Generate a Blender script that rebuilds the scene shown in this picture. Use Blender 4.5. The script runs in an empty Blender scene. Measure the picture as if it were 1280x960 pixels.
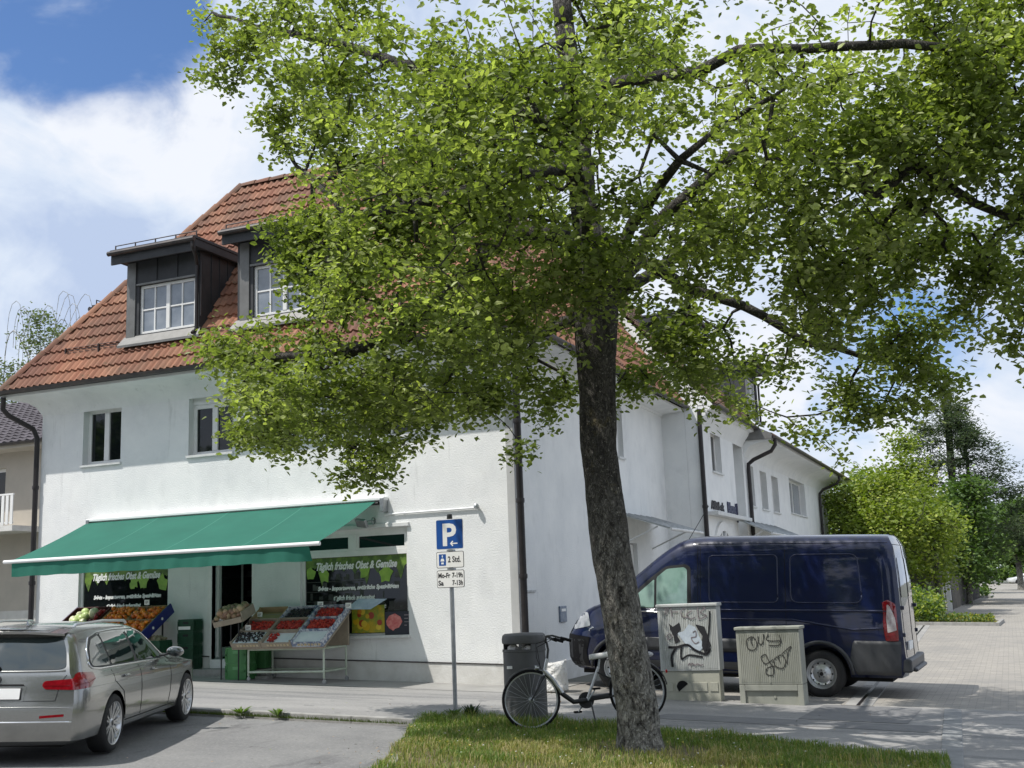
import bpy, bmesh, math, random
from math import sin, cos, pi, radians, sqrt
from mathutils import Vector, Matrix, noise
from mathutils.bvhtree import BVHTree
from mathutils.geometry import tessellate_polygon

# ------------------------------------------------------------------ camera, sky, sun, exposure
scene = bpy.context.scene
COL = scene.collection
V = Vector
cam_d = bpy.data.cameras.new('camera')
cam = bpy.data.objects.new('camera', cam_d)
COL.objects.link(cam)
PITCH, ROLL, YAW = radians(10.303), radians(-2.185), radians(-22.805)
fwd = V((sin(YAW), cos(YAW), 0)); rgt = V((cos(YAW), -sin(YAW), 0)); up = V((0, 0, 1))
f2 = fwd*cos(PITCH) + up*sin(PITCH); u2 = up*cos(PITCH) - fwd*sin(PITCH)
r2 = rgt*cos(ROLL) + u2*sin(ROLL); u3 = u2*cos(ROLL) - rgt*sin(ROLL)
M = Matrix((r2, u3, -f2)).transposed().to_4x4()
M.translation = V((0, 0, 1.63))
cam.matrix_world = M
cam_d.sensor_width = 36.0
cam_d.lens = 36*1433/1280
cam_d.clip_start = 0.1
cam_d.clip_end = 3000
scene.camera = cam

SUN_DIR = V((0.86, 1.0, -2.25)).normalized()      # the way the light travels
sun_d = bpy.data.lights.new('sun', 'SUN')
sun_d.energy = 3.8
sun_d.angle = radians(0.55)
sun_d.color = (1.0, 0.955, 0.89)
sun = bpy.data.objects.new('sun', sun_d)
sun.rotation_euler = SUN_DIR.to_track_quat('-Z', 'Y').to_euler()
sun.location = (-8, -8, 30)
COL.objects.link(sun)

world = bpy.data.worlds.new('World')
scene.world = world
world.use_nodes = True
wt = world.node_tree
wt.nodes.clear()
def wn(t, **k):
    n = wt.nodes.new(t)
    for a, b in k.items():
        setattr(n, a, b)
    return n
sky = wn('ShaderNodeTexSky', sky_type='NISHITA')
sky.sun_disc = False
sky.sun_elevation = math.asin(-SUN_DIR.z)
sky.sun_rotation = math.atan2(-SUN_DIR.x, -SUN_DIR.y)
sky.altitude = 500
sky.air_density = 1.0
sky.dust_density = 0.6
sky.ozone_density = 2.0
tc = wn('ShaderNodeTexCoord')
def wmath(op, a, b=None, clamp=False):
    n = wn('ShaderNodeMath', operation=op)
    n.use_clamp = clamp
    for i, v in enumerate((a, b)):
        if v is None: continue
        if isinstance(v, (int, float)): n.inputs[i].default_value = v
        else: wt.links.new(v, n.inputs[i])
    return n.outputs[0]
def wdot(vec):
    n = wn('ShaderNodeVectorMath', operation='DOT_PRODUCT')
    wt.links.new(tc.outputs['Generated'], n.inputs[0])
    n.inputs[1].default_value = V(vec).normalized()
    return n.outputs['Value']
def wnoise(scale, detail, rough, loc=(0, 0, 0), sc=(1, 1, 1.6), dist=0.0):
    mp = wn('ShaderNodeMapping')
    mp.inputs['Location'].default_value = loc
    mp.inputs['Scale'].default_value = sc
    wt.links.new(tc.outputs['Generated'], mp.inputs['Vector'])
    n = wn('ShaderNodeTexNoise')
    n.inputs['Scale'].default_value = scale
    n.inputs['Detail'].default_value = detail
    n.inputs['Roughness'].default_value = rough
    n.inputs['Distortion'].default_value = dist
    wt.links.new(mp.outputs[0], n.inputs['Vector'])
    return n.outputs['Fac']
n1 = wnoise(2.3, 8, 0.55, (0.35, 1.3, 0.4), dist=0.25)
n2 = wnoise(5.0, 6, 0.55, (2.1, 0.7, 3.4), (1, 1, 2.0), 0.4)
# open blue patches of this sky: upper left over the shop and low over the street end
def patch(vec, inner, outer, amt):
    mr = wn('ShaderNodeMapRange')
    mr.interpolation_type = 'SMOOTHSTEP'
    wt.links.new(wdot(vec), mr.inputs['Value'])
    mr.inputs['From Min'].default_value = cos(radians(outer))
    mr.inputs['From Max'].default_value = cos(radians(inner))
    mr.inputs['To Min'].default_value = 0
    mr.inputs['To Max'].default_value = amt
    return mr.outputs[0]
def pixdir(x, y):
    return r2*(x-640) - u3*(y-480) + f2*1433
P1 = patch(pixdir(70, -110), 4.0, 10.2, 0.25)
P2 = patch(pixdir(1120, 480), 1.5, 7, 0.17)
P3 = patch(pixdir(1000, 600), 12, 34, -0.06)
n5 = wnoise(9.0, 8, 0.58, (5.3, 1.2, 8.4), (1, 1, 1.1), 0.9)
base = wmath('ADD', wmath('ADD', wmath('MULTIPLY', n1, 0.66), wmath('MULTIPLY', n2, 0.29)), wmath('MULTIPLY', n5, 0.20))
base = wmath('SUBTRACT', wmath('SUBTRACT', wmath('SUBTRACT', base, P1), P2), P3)
mask = wn('ShaderNodeMapRange')
mask.interpolation_type = 'SMOOTHSTEP'
wt.links.new(base, mask.inputs['Value'])
mask.inputs['From Min'].default_value = 0.35
mask.inputs['From Max'].default_value = 0.48
shade = wn('ShaderNodeValToRGB')
shade.color_ramp.elements[0].position = 0.42
shade.color_ramp.elements[0].color = (2.9, 3.5, 4.7, 1)
shade.color_ramp.elements[1].position = 0.62
shade.color_ramp.elements[1].color = (5.0, 5.2, 5.6, 1)
e = shade.color_ramp.elements.new(0.52)
e.color = (4.0, 4.5, 5.3, 1)
n3 = wnoise(3.0, 7, 0.6, (7.1, 4.2, 1.4), (1, 1, 1.5), 0.35)
n4 = wnoise(10.0, 8, 0.55, (3.3, 9.2, 5.4), (1, 1, 1.1), 1.2)
sf = wmath('ADD', wmath('ADD', wmath('MULTIPLY', n3, 0.50), wmath('MULTIPLY', n2, 0.30)), wmath('MULTIPLY', n4, 0.34))
sf = wmath('ADD', wmath('SUBTRACT', sf, 0.045), patch(pixdir(190, 160), 1.0, 6.0, 0.09))
sf = wmath('SUBTRACT', sf, patch(pixdir(40, 340), 2.0, 8.0, 0.10))
wt.links.new(sf, shade.inputs['Fac'])
skyc = wn('ShaderNodeMix', data_type='RGBA', blend_type='MULTIPLY')
skyc.inputs['Factor'].default_value = 1
wt.links.new(sky.outputs[0], skyc.inputs['A'])
skyc.inputs['B'].default_value = (0.56, 0.68, 0.84, 1)
mix = wn('ShaderNodeMix', data_type='RGBA')
wt.links.new(mask.outputs[0], mix.inputs['Factor'])
wt.links.new(skyc.outputs['Result'], mix.inputs['A'])
wt.links.new(shade.outputs[0], mix.inputs['B'])
bg = wn('ShaderNodeBackground')
bg.inputs['Strength'].default_value = 0.148
wt.links.new(mix.outputs['Result'], bg.inputs['Color'])
wo = wn('ShaderNodeOutputWorld')
wt.links.new(bg.outputs[0], wo.inputs[0])

scene.view_settings.view_transform = 'Standard'
scene.view_settings.look = 'None'
scene.view_settings.gamma = 1
scene.view_settings.exposure = 0.28
scene.cycles.max_bounces = 8
scene.cycles.transparent_max_bounces = 8
scene.cycles.use_denoising = True

random.seed(7)
R = random.Random(11)

# ------------------------------------------------------------------ helpers
def gz(x, y=10):
    z = -0.035*(min(1.5, max(-22, x)) + 7.2)
    return z + 0.0035*(min(200, max(22, y)) - 22)

def rgb(c):
    return (c[0], c[1], c[2], 1)

def mat(name, col, rough=0.7, metal=0.0, col2=None, scale=6.0, detail=5, bump=0.0, bscale=60.0, coat=0.0,
        spec=0.5, amount=1.0, stretch=(1, 1, 1), lo=0.35, hi=0.65, bdist=0.01, trans=0.0):
    m = bpy.data.materials.new(name)
    m.use_nodes = True
    t = m.node_tree
    b = t.nodes['Principled BSDF']
    b.inputs['Base Color'].default_value = rgb(col)
    b.inputs['Roughness'].default_value = rough
    b.inputs['Metallic'].default_value = metal
    b.inputs['Coat Weight'].default_value = coat
    b.inputs['Coat Roughness'].default_value = 0.04
    b.inputs['Specular IOR Level'].default_value = spec
    b.inputs['Transmission Weight'].default_value = trans
    co = t.nodes.new('ShaderNodeTexCoord')
    mp = t.nodes.new('ShaderNodeMapping')
    mp.inputs['Scale'].default_value = stretch
    t.links.new(co.outputs['Object'], mp.inputs['Vector'])
    if col2 is not None:
        n = t.nodes.new('ShaderNodeTexNoise')
        n.inputs['Scale'].default_value = scale
        n.inputs['Detail'].default_value = detail
        n.inputs['Roughness'].default_value = 0.6
        t.links.new(mp.outputs[0], n.inputs['Vector'])
        r = t.nodes.new('ShaderNodeValToRGB')
        r.color_ramp.elements[0].position = lo
        r.color_ramp.elements[1].position = hi
        r.color_ramp.elements[0].color = rgb(col)
        r.color_ramp.elements[1].color = rgb(col2)
        t.links.new(n.outputs['Fac'], r.inputs['Fac'])
        t.links.new(r.outputs['Color'], b.inputs['Base Color'])
    if bump:
        n = t.nodes.new('ShaderNodeTexNoise')
        n.inputs['Scale'].default_value = bscale
        n.inputs['Detail'].default_value = 6
        t.links.new(mp.outputs[0], n.inputs['Vector'])
        bp = t.nodes.new('ShaderNodeBump')
        bp.inputs['Strength'].default_value = bump
        bp.inputs['Distance'].default_value = bdist
        t.links.new(n.outputs['Fac'], bp.inputs['Height'])
        t.links.new(bp.outputs[0], b.inputs['Normal'])
    return m

def overlay(m, col, scale, lo, hi, stretch=(1, 1, 1), detail=6, amt=1.0, seed=0.0):
    """a second irregular layer (stains, lichen, dust) over a material's colour"""
    t = m.node_tree
    b = t.nodes['Principled BSDF']
    co = t.nodes.new('ShaderNodeTexCoord')
    mp = t.nodes.new('ShaderNodeMapping')
    mp.inputs['Scale'].default_value = stretch
    mp.inputs['Location'].default_value = (seed, seed*1.7, seed*.3)
    t.links.new(co.outputs['Object'], mp.inputs['Vector'])
    n = t.nodes.new('ShaderNodeTexNoise')
    n.inputs['Scale'].default_value = scale
    n.inputs['Detail'].default_value = detail
    n.inputs['Roughness'].default_value = 0.65
    t.links.new(mp.outputs[0], n.inputs['Vector'])
    r = t.nodes.new('ShaderNodeMapRange')
    r.inputs['From Min'].default_value = lo
    r.inputs['From Max'].default_value = hi
    r.inputs['To Max'].default_value = amt
    t.links.new(n.outputs['Fac'], r.inputs['Value'])
    mx = t.nodes.new('ShaderNodeMix')
    mx.data_type = 'RGBA'
    t.links.new(r.outputs[0], mx.inputs['Factor'])
    ib = b.inputs['Base Color']
    if ib.is_linked:
        t.links.new(ib.links[0].from_socket, mx.inputs['A'])
    else:
        mx.inputs['A'].default_value = ib.default_value
    mx.inputs['B'].default_value = rgb(col)
    t.links.new(mx.outputs['Result'], ib)
    return m

def attr_mat(name, attr, rough=0.6, bump=0.0, bscale=40, sub=0.0, hsv=None):
    """material whose colour is a per-face colour attribute (variation between tiles, leaves, fruits)"""
    m = mat(name, (0.5, 0.5, 0.5), rough, bump=bump, bscale=bscale)
    t = m.node_tree
    a = t.nodes.new('ShaderNodeVertexColor')
    a.layer_name = attr
    b = t.nodes['Principled BSDF']
    t.links.new(a.outputs['Color'], b.inputs['Base Color'])
    if sub:
        out = t.nodes['Material Output']
        tr = t.nodes.new('ShaderNodeBsdfTranslucent')
        mul = t.nodes.new('ShaderNodeMix'); mul.data_type = 'RGBA'; mul.blend_type = 'MULTIPLY'
        mul.inputs['Factor'].default_value = 1
        t.links.new(a.outputs['Color'], mul.inputs['A'])
        mul.inputs['B'].default_value = (1.8, 2.0, 0.7, 1)
        t.links.new(mul.outputs['Result'], tr.inputs['Color'])
        ms = t.nodes.new('ShaderNodeMixShader')
        ms.inputs[0].default_value = sub
        t.links.new(b.outputs[0], ms.inputs[1])
        t.links.new(tr.outputs[0], ms.inputs[2])
        t.links.new(ms.outputs[0], out.inputs['Surface'])
    return m

# weathering of the roof: soot and moss in drifts
class MB:
    def __init__(s):
        s.v = []; s.f = []; s.m = []; s.c = None
    def add(s, vs, fs, mi=0):
        o = len(s.v)
        s.v += [tuple(v) for v in vs]
        s.f += [tuple(i+o for i in f) for f in fs]
        s.m += [mi]*len(fs)
        return s
    def box(s, x0, x1, y0, y1, z0, z1, mi=0, M=None):
        vs = [V((x, y, z)) for x in (x0, x1) for y in (y0, y1) for z in (z0, z1)]
        if M is not None: vs = [M @ v for v in vs]
        return s.add(vs, [(0, 1, 3, 2), (4, 6, 7, 5), (0, 4, 5, 1), (2, 3, 7, 6), (0, 2, 6, 4), (1, 5, 7, 3)], mi)
    def tube(s, pts, r, n=8, mi=0, cap=True):
        pts = [V(p) for p in pts]
        rr = r if isinstance(r, (list, tuple)) else [r]*len(pts)
        rings = []
        ref = None
        for i, p in enumerate(pts):
            a = pts[max(0, i-1)]; b = pts[min(len(pts)-1, i+1)]
            d = (b-a)
            if d.length < 1e-9: d = V((0, 0, 1))
            d.normalize()
            if ref is None:
                ref = V((0, 0, 1)) if abs(d.z) < .9 else V((1, 0, 0))
            x = d.cross(ref)
            if x.length < 1e-4: x = d.orthogonal()
            x.normalize()
            y = d.cross(x)
            ref = x.cross(d)*1.0
            rings.append([p + (x*cos(2*pi*k/n) + y*sin(2*pi*k/n))*rr[i] for k in range(n)])
        vs = [v for ring in rings for v in ring]
        fs = []
        for i in range(len(pts)-1):
            for k in range(n):
                fs.append((i*n+k, i*n+(k+1) % n, (i+1)*n+(k+1) % n, (i+1)*n+k))
        if cap:
            fs.append(tuple(range(n-1, -1, -1)))
            fs.append(tuple(range((len(pts)-1)*n, len(pts)*n)))
        return s.add(vs, fs, mi)
    def lathe(s, prof, c, axis=(0, 0, 1), n=24, mi=0, M=None):
        axis = V(axis).normalized()
        x = axis.orthogonal().normalized(); y = axis.cross(x)
        vs = []
        for r, a in prof:
            for k in range(n):
                t = 2*pi*k/n
                p = V(c) + axis*a + (x*cos(t)+y*sin(t))*max(r, 1e-4)
                vs.append(M @ p if M is not None else p)
        fs = [(i*n+k, i*n+(k+1) % n, (i+1)*n+(k+1) % n, (i+1)*n+k) for i in range(len(prof)-1) for k in range(n)]
        return s.add(vs, fs, mi)
    def quad(s, a, b, c, d, mi=0):
        return s.add([a, b, c, d], [(0, 1, 2, 3)], mi)
    def prism(s, poly, h0, h1, frame, mi=0):
        """poly 2d points, frame = function (u, v, w) -> xyz, extruded w from h0 to h1"""
        n = len(poly)
        vs = [frame(u, v, h0) for u, v in poly] + [frame(u, v, h1) for u, v in poly]
        fs = [tuple(range(n)), tuple(range(2*n-1, n-1, -1))]
        fs += [(i, i+n, (i+1) % n + n, (i+1) % n) for i in range(n)]
        return s.add(vs, fs, mi)
    def ball(s, c, r, n=8, m=6, mi=0, sc=(1, 1, 1), M=None):
        vs = []
        for i in range(m+1):
            ph = pi*i/m
            for k in range(n):
                t = 2*pi*k/n
                p = V((r*sc[0]*sin(ph)*cos(t), r*sc[1]*sin(ph)*sin(t), r*sc[2]*cos(ph)))
                if M is not None: p = M @ p
                vs.append(p + V(c))
        fs = [(i*n+k, (i+1)*n+k, (i+1)*n+(k+1) % n, i*n+(k+1) % n) for i in range(m) for k in range(n)]
        return s.add(vs, fs, mi)
    def build(s, name, mats, parent=None, smooth=False, fix=True, bevel=0.0, cols=None, weld=False):
        me = bpy.data.meshes.new(name)
        me.from_pydata(s.v, [], s.f)
        if not isinstance(mats, (list, tuple)): mats = [mats]
        for m in mats: me.materials.append(m)
        if len(mats) > 1: me.polygons.foreach_set('material_index', s.m)
        if cols is not None:
            a = me.color_attributes.new('col', 'FLOAT_COLOR', 'CORNER')
            flat = []
            for p in me.polygons:
                c = cols[p.index]
                for _ in range(p.loop_total): flat += [c[0], c[1], c[2], 1.0]
            a.data.foreach_set('color', flat)
        if fix or weld:
            bm = bmesh.new(); bm.from_mesh(me)
            if weld: bmesh.ops.remove_doubles(bm, verts=bm.verts, dist=1e-4)
            bmesh.ops.recalc_face_normals(bm, faces=bm.faces)
            bm.to_mesh(me); bm.free()
        if smooth:
            me.polygons.foreach_set('use_smooth', [True]*len(me.polygons))
            if smooth != 'all':
                try: me.set_sharp_from_angle(angle=radians(38))
                except Exception: pass
        me.update()
        o = bpy.data.objects.new(name, me)
        COL.objects.link(o)
        if parent is not None: link(o, parent)
        if bevel:
            md = o.modifiers.new('bevel', 'BEVEL')
            md.width = bevel; md.segments = 2; md.limit_method = 'ANGLE'; md.angle_limit = radians(40)
        return o

def wm(o):
    m = Matrix.LocRotScale(o.location, o.rotation_euler, o.scale)
    if o.parent is not None: m = wm(o.parent) @ o.matrix_parent_inverse @ m
    return m
def link(o, parent):
    """geometry is written in world space unless its root is flagged local"""
    r = parent
    o.parent = parent
    while r.parent is not None: r = r.parent
    if not r.get('_loc'):
        o.matrix_parent_inverse = wm(parent).inverted()

def thing(name, label, cat, loc=(0, 0, 0), rz=0.0, group=None, local=False):
    o = bpy.data.objects.new(name, None)
    o.empty_display_size = 0.2
    COL.objects.link(o)
    o.location = loc; o.rotation_euler = (0, 0, rz)
    o['label'] = label; o['category'] = cat
    if group: o['group'] = group
    if local: o['_loc'] = 1
    return o
def tag(o, label, cat, group=None, kind=None):
    o['label'] = label; o['category'] = cat
    if group: o['group'] = group
    if kind: o['kind'] = kind
    return o
def struct(o):
    o['kind'] = 'structure'
    return o
def copy_tree(o, loc=None, rz=None, label=None, group=None):
    def rec(s, par):
        c = s.copy(); COL.objects.link(c)
        if par is not None:
            c.parent = par
        for ch in [k for k in bpy.data.objects if k.parent == s]:
            rec(ch, c)
        return c
    kids = {}
    r = rec(o, None)
    if loc is not None: r.location = loc
    if rz is not None: r.rotation_euler = (0, 0, rz)
    if label: r['label'] = label
    if group: r['group'] = group
    return r

def text_mesh(name, body, size, m, origin, xdir, ydir, parent=None, shear=0.0, bold=0.0, depth=0.002, align='LEFT', width=None):
    cu = bpy.data.curves.new(name, 'FONT')
    cu.body = body; cu.size = size; cu.shear = shear; cu.offset = bold; cu.extrude = depth
    cu.align_x = align
    cu.resolution_u = 3
    o = bpy.data.objects.new(name + '_tmp', cu)
    COL.objects.link(o)
    bpy.context.view_layer.update()
    dg = bpy.context.evaluated_depsgraph_get()
    me = bpy.data.meshes.new_from_object(o.evaluated_get(dg))
    bpy.data.objects.remove(o)
    if width:
        xs = [v.co.x for v in me.vertices]
        w0 = max(xs)-min(xs)
        k = width/w0
        for v in me.vertices: v.co.x *= k
    X = V(xdir).normalized(); Y = V(ydir).normalized(); Z = X.cross(Y)
    for v in me.vertices:
        c = v.co.copy()
        v.co = V(origin) + X*c.x + Y*c.y + Z*c.z
    me.materials.clear(); me.materials.append(m)
    ob = bpy.data.objects.new(name, me)
    COL.objects.link(ob)
    if parent is not None: link(ob, parent)
    return ob

# ------------------------------------------------------------------ materials
STUCCO = mat('white stucco', (0.80, 0.81, 0.80), 0.9, col2=(0.72, 0.735, 0.735), scale=1.3, bump=0.55, bscale=38, bdist=0.015)
overlay(STUCCO, (0.58, 0.60, 0.60), 0.9, 0.56, 0.78, (1, 1, 0.45), amt=0.45, seed=3)
overlay(STUCCO, (0.50, 0.51, 0.50), 5, 0.62, 0.72, (1, 1, 0.12), amt=0.5, seed=8)
overlay(STUCCO, (0.52, 0.53, 0.53), 2.2, 0.54, 0.74, (1, 1, .8), amt=.32, seed=14)
PLINTH = mat('plinth render', (0.66, 0.655, 0.63), 0.9, col2=(0.55, 0.54, 0.51), scale=3, bump=0.5, bscale=30)
overlay(PLINTH, (0.36, 0.35, 0.32), 2.0, 0.58, 0.72, (1, 1, 2.5), amt=0.5)
WHITE = mat('white painted frame', (0.80, 0.80, 0.79), 0.4, col2=(0.72, 0.72, 0.70), scale=4)
CORN = mat('grey corner trim', (0.50, 0.505, 0.50), 0.8, col2=(0.42, 0.425, 0.42), scale=2)
SILLM = mat('light sill', (0.66, 0.67, 0.66), 0.6, col2=(0.55, 0.56, 0.55), scale=5)
GLASSD = mat('dark window glass', (0.008, 0.010, 0.012), 0.03, spec=0.5, coat=0.0)
GLASSC = mat('curtained window glass', (0.25, 0.28, 0.32), 0.07, spec=0.8, coat=0.4, col2=(0.14, 0.17, 0.21), scale=2)
SHEET = mat('dark seamed sheet metal', (0.028, 0.030, 0.034), 0.65, metal=0.0, col2=(0.045, 0.047, 0.052), scale=3)
SHEETL = mat('weathered grey sheet metal', (0.20, 0.20, 0.195), 0.5, metal=0.3, col2=(0.15, 0.15, 0.145), scale=4)
GUTTER = mat('dark gutter metal', (0.055, 0.052, 0.055), 0.42, metal=0.5, col2=(0.085, 0.075, 0.07), scale=5)
PIPE = mat('dark brown downpipe', (0.018, 0.016, 0.018), 0.45, metal=0.2, col2=(0.032, 0.027, 0.027), scale=4)
TILE = attr_mat('clay roof tiles', 'col', 0.85, bump=0.25, bscale=60)
overlay(TILE, (0.10, 0.085, 0.065), 1.1, .46, .70, (1, 1, .6), amt=.55, seed=4)
overlay(TILE, (0.075, 0.08, 0.04), 7, .58, .68, amt=.5, seed=9)
SLATE = attr_mat('dark roof tiles', 'col', 0.75)
AWN = mat('green awning fabric', (0.026, 0.172, 0.125), 0.85, col2=(0.021, 0.145, 0.106), scale=1.3, bump=0.15, bscale=300, bdist=.002)
_t = AWN.node_tree
_tr = _t.nodes.new('ShaderNodeBsdfTranslucent'); _tr.inputs[0].default_value = (0.03, 0.30, 0.2, 1)
_ms = _t.nodes.new('ShaderNodeMixShader'); _ms.inputs[0].default_value = 0.22
_t.links.new(_t.nodes['Principled BSDF'].outputs[0], _ms.inputs[1]); _t.links.new(_tr.outputs[0], _ms.inputs[2])
_t.links.new(_ms.outputs[0], _t.nodes['Material Output'].inputs['Surface'])
AWNSEAM = mat('awning seam', (0.06, 0.27, 0.20), 0.8)
ALU = mat('white coated aluminium', (0.82, 0.83, 0.83), 0.3)
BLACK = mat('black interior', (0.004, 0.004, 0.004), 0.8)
DARK = mat('dark rubber', (0.008, 0.008, 0.009), 0.6, spec=0.2)
PLASTIC = mat('black plastic', (0.02, 0.021, 0.023), 0.45)
CHROME = mat('chrome', (0.8, 0.81, 0.82), 0.12, metal=1)
STEEL = mat('galvanised steel', (0.42, 0.44, 0.45), 0.38, metal=0.8, col2=(0.30, 0.32, 0.33), scale=8)
WHITEP = mat('white card', (0.85, 0.85, 0.83), 0.6)
WRITE = mat('black lettering', (0.02, 0.02, 0.025), 0.6)
WRITEW = mat('white lettering', (0.85, 0.86, 0.84), 0.5)
# ------------------------------------------------------------------ ground
def clip_grid(poly, step, name, m, dz, yk=(22, 200), xk=(-22, 1.5), bounds=None, zf=None, kind='structure'):
    bm = bmesh.new()
    vs = [bm.verts.new((x, y, 0)) for x, y in poly]
    for tri in tessellate_polygon([[V((x, y, 0)) for x, y in poly]]):
        bm.faces.new([vs[i] for i in tri])
    xs = [p[0] for p in poly]; ys = [p[1] for p in poly]
    cuts = [('y', k) for k in yk] + [('x', k) for k in xk]
    if step:
        n = int((max(xs)-min(xs))/step)+1
        cuts += [('x', min(xs)+i*step) for i in range(1, n)]
        n = int((max(ys)-min(ys))/step)+1
        cuts += [('y', min(ys)+i*step) for i in range(1, n)]
    for ax, k in cuts:
        co = (k, 0, 0) if ax == 'x' else (0, k, 0)
        no = (1, 0, 0) if ax == 'x' else (0, 1, 0)
        bmesh.ops.bisect_plane(bm, geom=bm.verts[:]+bm.edges[:]+bm.faces[:], plane_co=co, plane_no=no)
    for v in bm.verts:
        v.co.z = gz(v.co.x, v.co.y) + dz + (zf(v.co.x, v.co.y) if zf else 0)
    for f in bm.faces:
        f.normal_update()
        if f.normal.z < 0: f.normal_flip()
    me = bpy.data.meshes.new(name); bm.to_mesh(me); bm.free()
    me.materials.append(m)
    o = bpy.data.objects.new(name, me); COL.objects.link(o)
    o['kind'] = kind
    return o

ASPH = mat('worn grey asphalt', (0.225, 0.225, 0.222), 0.92, col2=(0.165, 0.166, 0.168), scale=0.9, detail=8, bump=0.5, bscale=90, bdist=.006)
overlay(ASPH, (0.31, 0.305, 0.295), 30, 0.52, 0.64, amt=0.55)
overlay(ASPH, (0.13, 0.132, 0.135), 22, 0.55, 0.66, amt=0.6, seed=12)
overlay(ASPH, (0.10, 0.10, 0.102), 1.6, 0.58, 0.64, (1, 0.35, 1), amt=0.55, seed=5)
overlay(ASPH, (0.06, 0.06, 0.06), 3.1, 0.665, 0.69, (1, 1, 1), amt=0.7, seed=31)
WALK = mat('pale pavement asphalt', (0.30, 0.295, 0.285), 0.93, col2=(0.22, 0.218, 0.215), scale=0.8, detail=8, bump=0.4, bscale=110, bdist=.005, stretch=(0.35, 1.6, 1))
overlay(WALK, (0.155, 0.157, 0.16), 1.1, 0.53, 0.60, (0.16, 2.1, 1), amt=0.75, seed=2)
overlay(WALK, (0.38, 0.37, 0.355), 26, 0.54, 0.66, amt=0.5)
overlay(WALK, (0.18, 0.18, 0.18), 20, 0.56, 0.66, amt=0.5, seed=12)
overlay(WALK, (0.12, 0.12, 0.125), 2.4, 0.64, 0.68, (1, 1, 1), amt=0.5, seed=21)
CONC = mat('concrete forecourt', (0.33, 0.325, 0.31), 0.92, col2=(0.25, 0.245, 0.235), scale=1.4, detail=8, bump=0.3, bscale=80, bdist=.005)
KERB = mat('granite kerb', (0.36, 0.355, 0.34), 0.85, col2=(0.24, 0.235, 0.22), scale=5, bump=0.4, bscale=70)
SOIL = mat('soil and short turf', (0.085, 0.085, 0.035), 1.0, col2=(0.15, 0.12, 0.07), scale=2.2, detail=8, bump=0.8, bscale=30, bdist=.03)
BASE = mat('grey ground', (0.16, 0.16, 0.15), 0.95, col2=(0.10, 0.11, 0.08), scale=0.15, bump=0.3, bscale=30)

# concrete block paving of the side street: rows of small blocks with joints
PAV = mat('beige block paving', (0.40, 0.36, 0.31), 0.9)
t = PAV.node_tree; b = t.nodes['Principled BSDF']
co = t.nodes.new('ShaderNodeTexCoord')
br = t.nodes.new('ShaderNodeTexBrick')
br.inputs['Scale'].default_value = 1.0
br.inputs['Brick Width'].default_value = 0.21
br.inputs['Row Height'].default_value = 0.105
br.inputs['Mortar Size'].default_value = 0.006
br.inputs['Color1'].default_value = (0.35, 0.325, 0.285, 1)
br.inputs['Color2'].default_value = (0.27, 0.255, 0.23, 1)
br.inputs['Mortar'].default_value = (0.19, 0.18, 0.16, 1)
t.links.new(co.outputs['Object'], br.inputs['Vector'])
t.links.new(br.outputs['Color'], b.inputs['Base Color'])
overlay(PAV, (0.20, 0.195, 0.185), 0.5, 0.44, 0.70, amt=0.7, seed=4)
overlay(PAV, (0.40, 0.385, 0.355), 2.6, 0.58, 0.74, amt=0.45, seed=9)

clip_grid([(-900, -300), (900, -300), (900, 1500), (-900, 1500)], 0, 'ground', BASE, -0.06)
kerb_curve = [(-7.20, 13.62), (-7.08, 13.3), (-6.86, 12.75), (-6.57, 12.1), (-6.22, 11.2), (-5.90, 10.45), (-5.62, 9.4), (-5.42, 8.0), (-5.35, 5.0)]
clip_grid([(-60, 3.0), (-5.35, 3.0)] + kerb_curve[::-1] + [(-60, 13.62)], 0, 'parking_bay', ASPH, -0.03)
W = 0.055
clip_grid([(-60, 13.74), (-7.15, 13.74), (-6.4, 14.0), (-5.5, 14.1), (-4.4, 13.9), (-3.94, 13.75), (-2.22, 13.2), (-0.75, 12.72), (-0.62, 11), (-.62, 8), (0.0, 8.0), (12, 8.0), (12, 17.32), (-60, 17.32)],
          0, 'pavement', WALK, W-.008)
clip_grid([(-60, 17.32), (-7.0, 17.32), (-7.0, 19.5), (-60, 19.5)], 0, 'forecourt', CONC, W-.004)
clip_grid([(-7.0, 17.40), (12, 17.40), (12, 170), (-7.0, 170)], 0, 'street', PAV, W-.014)
# kerbs (raised stones)
def strip(name, pts, w, h, m, zoff=0.0, joints=1.0):
    mb = MB()
    # resample into stones of about one metre
    P = [V((p[0], p[1], 0)) for p in pts]
    out = [P[0]]
    for a, b in zip(P, P[1:]):
        n = max(1, int((b-a).length/joints))
        for i in range(1, n+1): out.append(a.lerp(b, i/n))
    for a, b in zip(out, out[1:]):
        d = (b-a); L = d.length; d.normalize(); n = V((-d.y, d.x, 0))
        a2 = a + d*0.004; b2 = b - d*0.004
        j = R.uniform(-.003, .003)
        vs = []
        for p in (a2, b2):
            for s in (0, 1):
                q = p + n*w*s
                zt = gz(q.x, q.y) + zoff + h + j
                vs += [V((q.x, q.y, zt-0.25)), V((q.x, q.y, zt))]
        mb.add(vs, [(0, 1, 3, 2), (4, 6, 7, 5), (1, 5, 7, 3), (0, 4, 5, 1), (2, 3, 7, 6), (0, 2, 6, 4)])
    o = mb.build(name, m, bevel=0.008)
    return struct(o)
strip('kerb', [(-40, 13.62), (-7.2, 13.62)], 0.12, 0.062, KERB)
strip('grass_kerb', [(x, y) for x, y in kerb_curve], 0.09, 0.055, KERB, joints=0.7)
strip('paving_edge_kerb', [(-1.95, 17.32), (11, 17.32)], 0.09, 0.048, KERB, joints=0.9)
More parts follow.
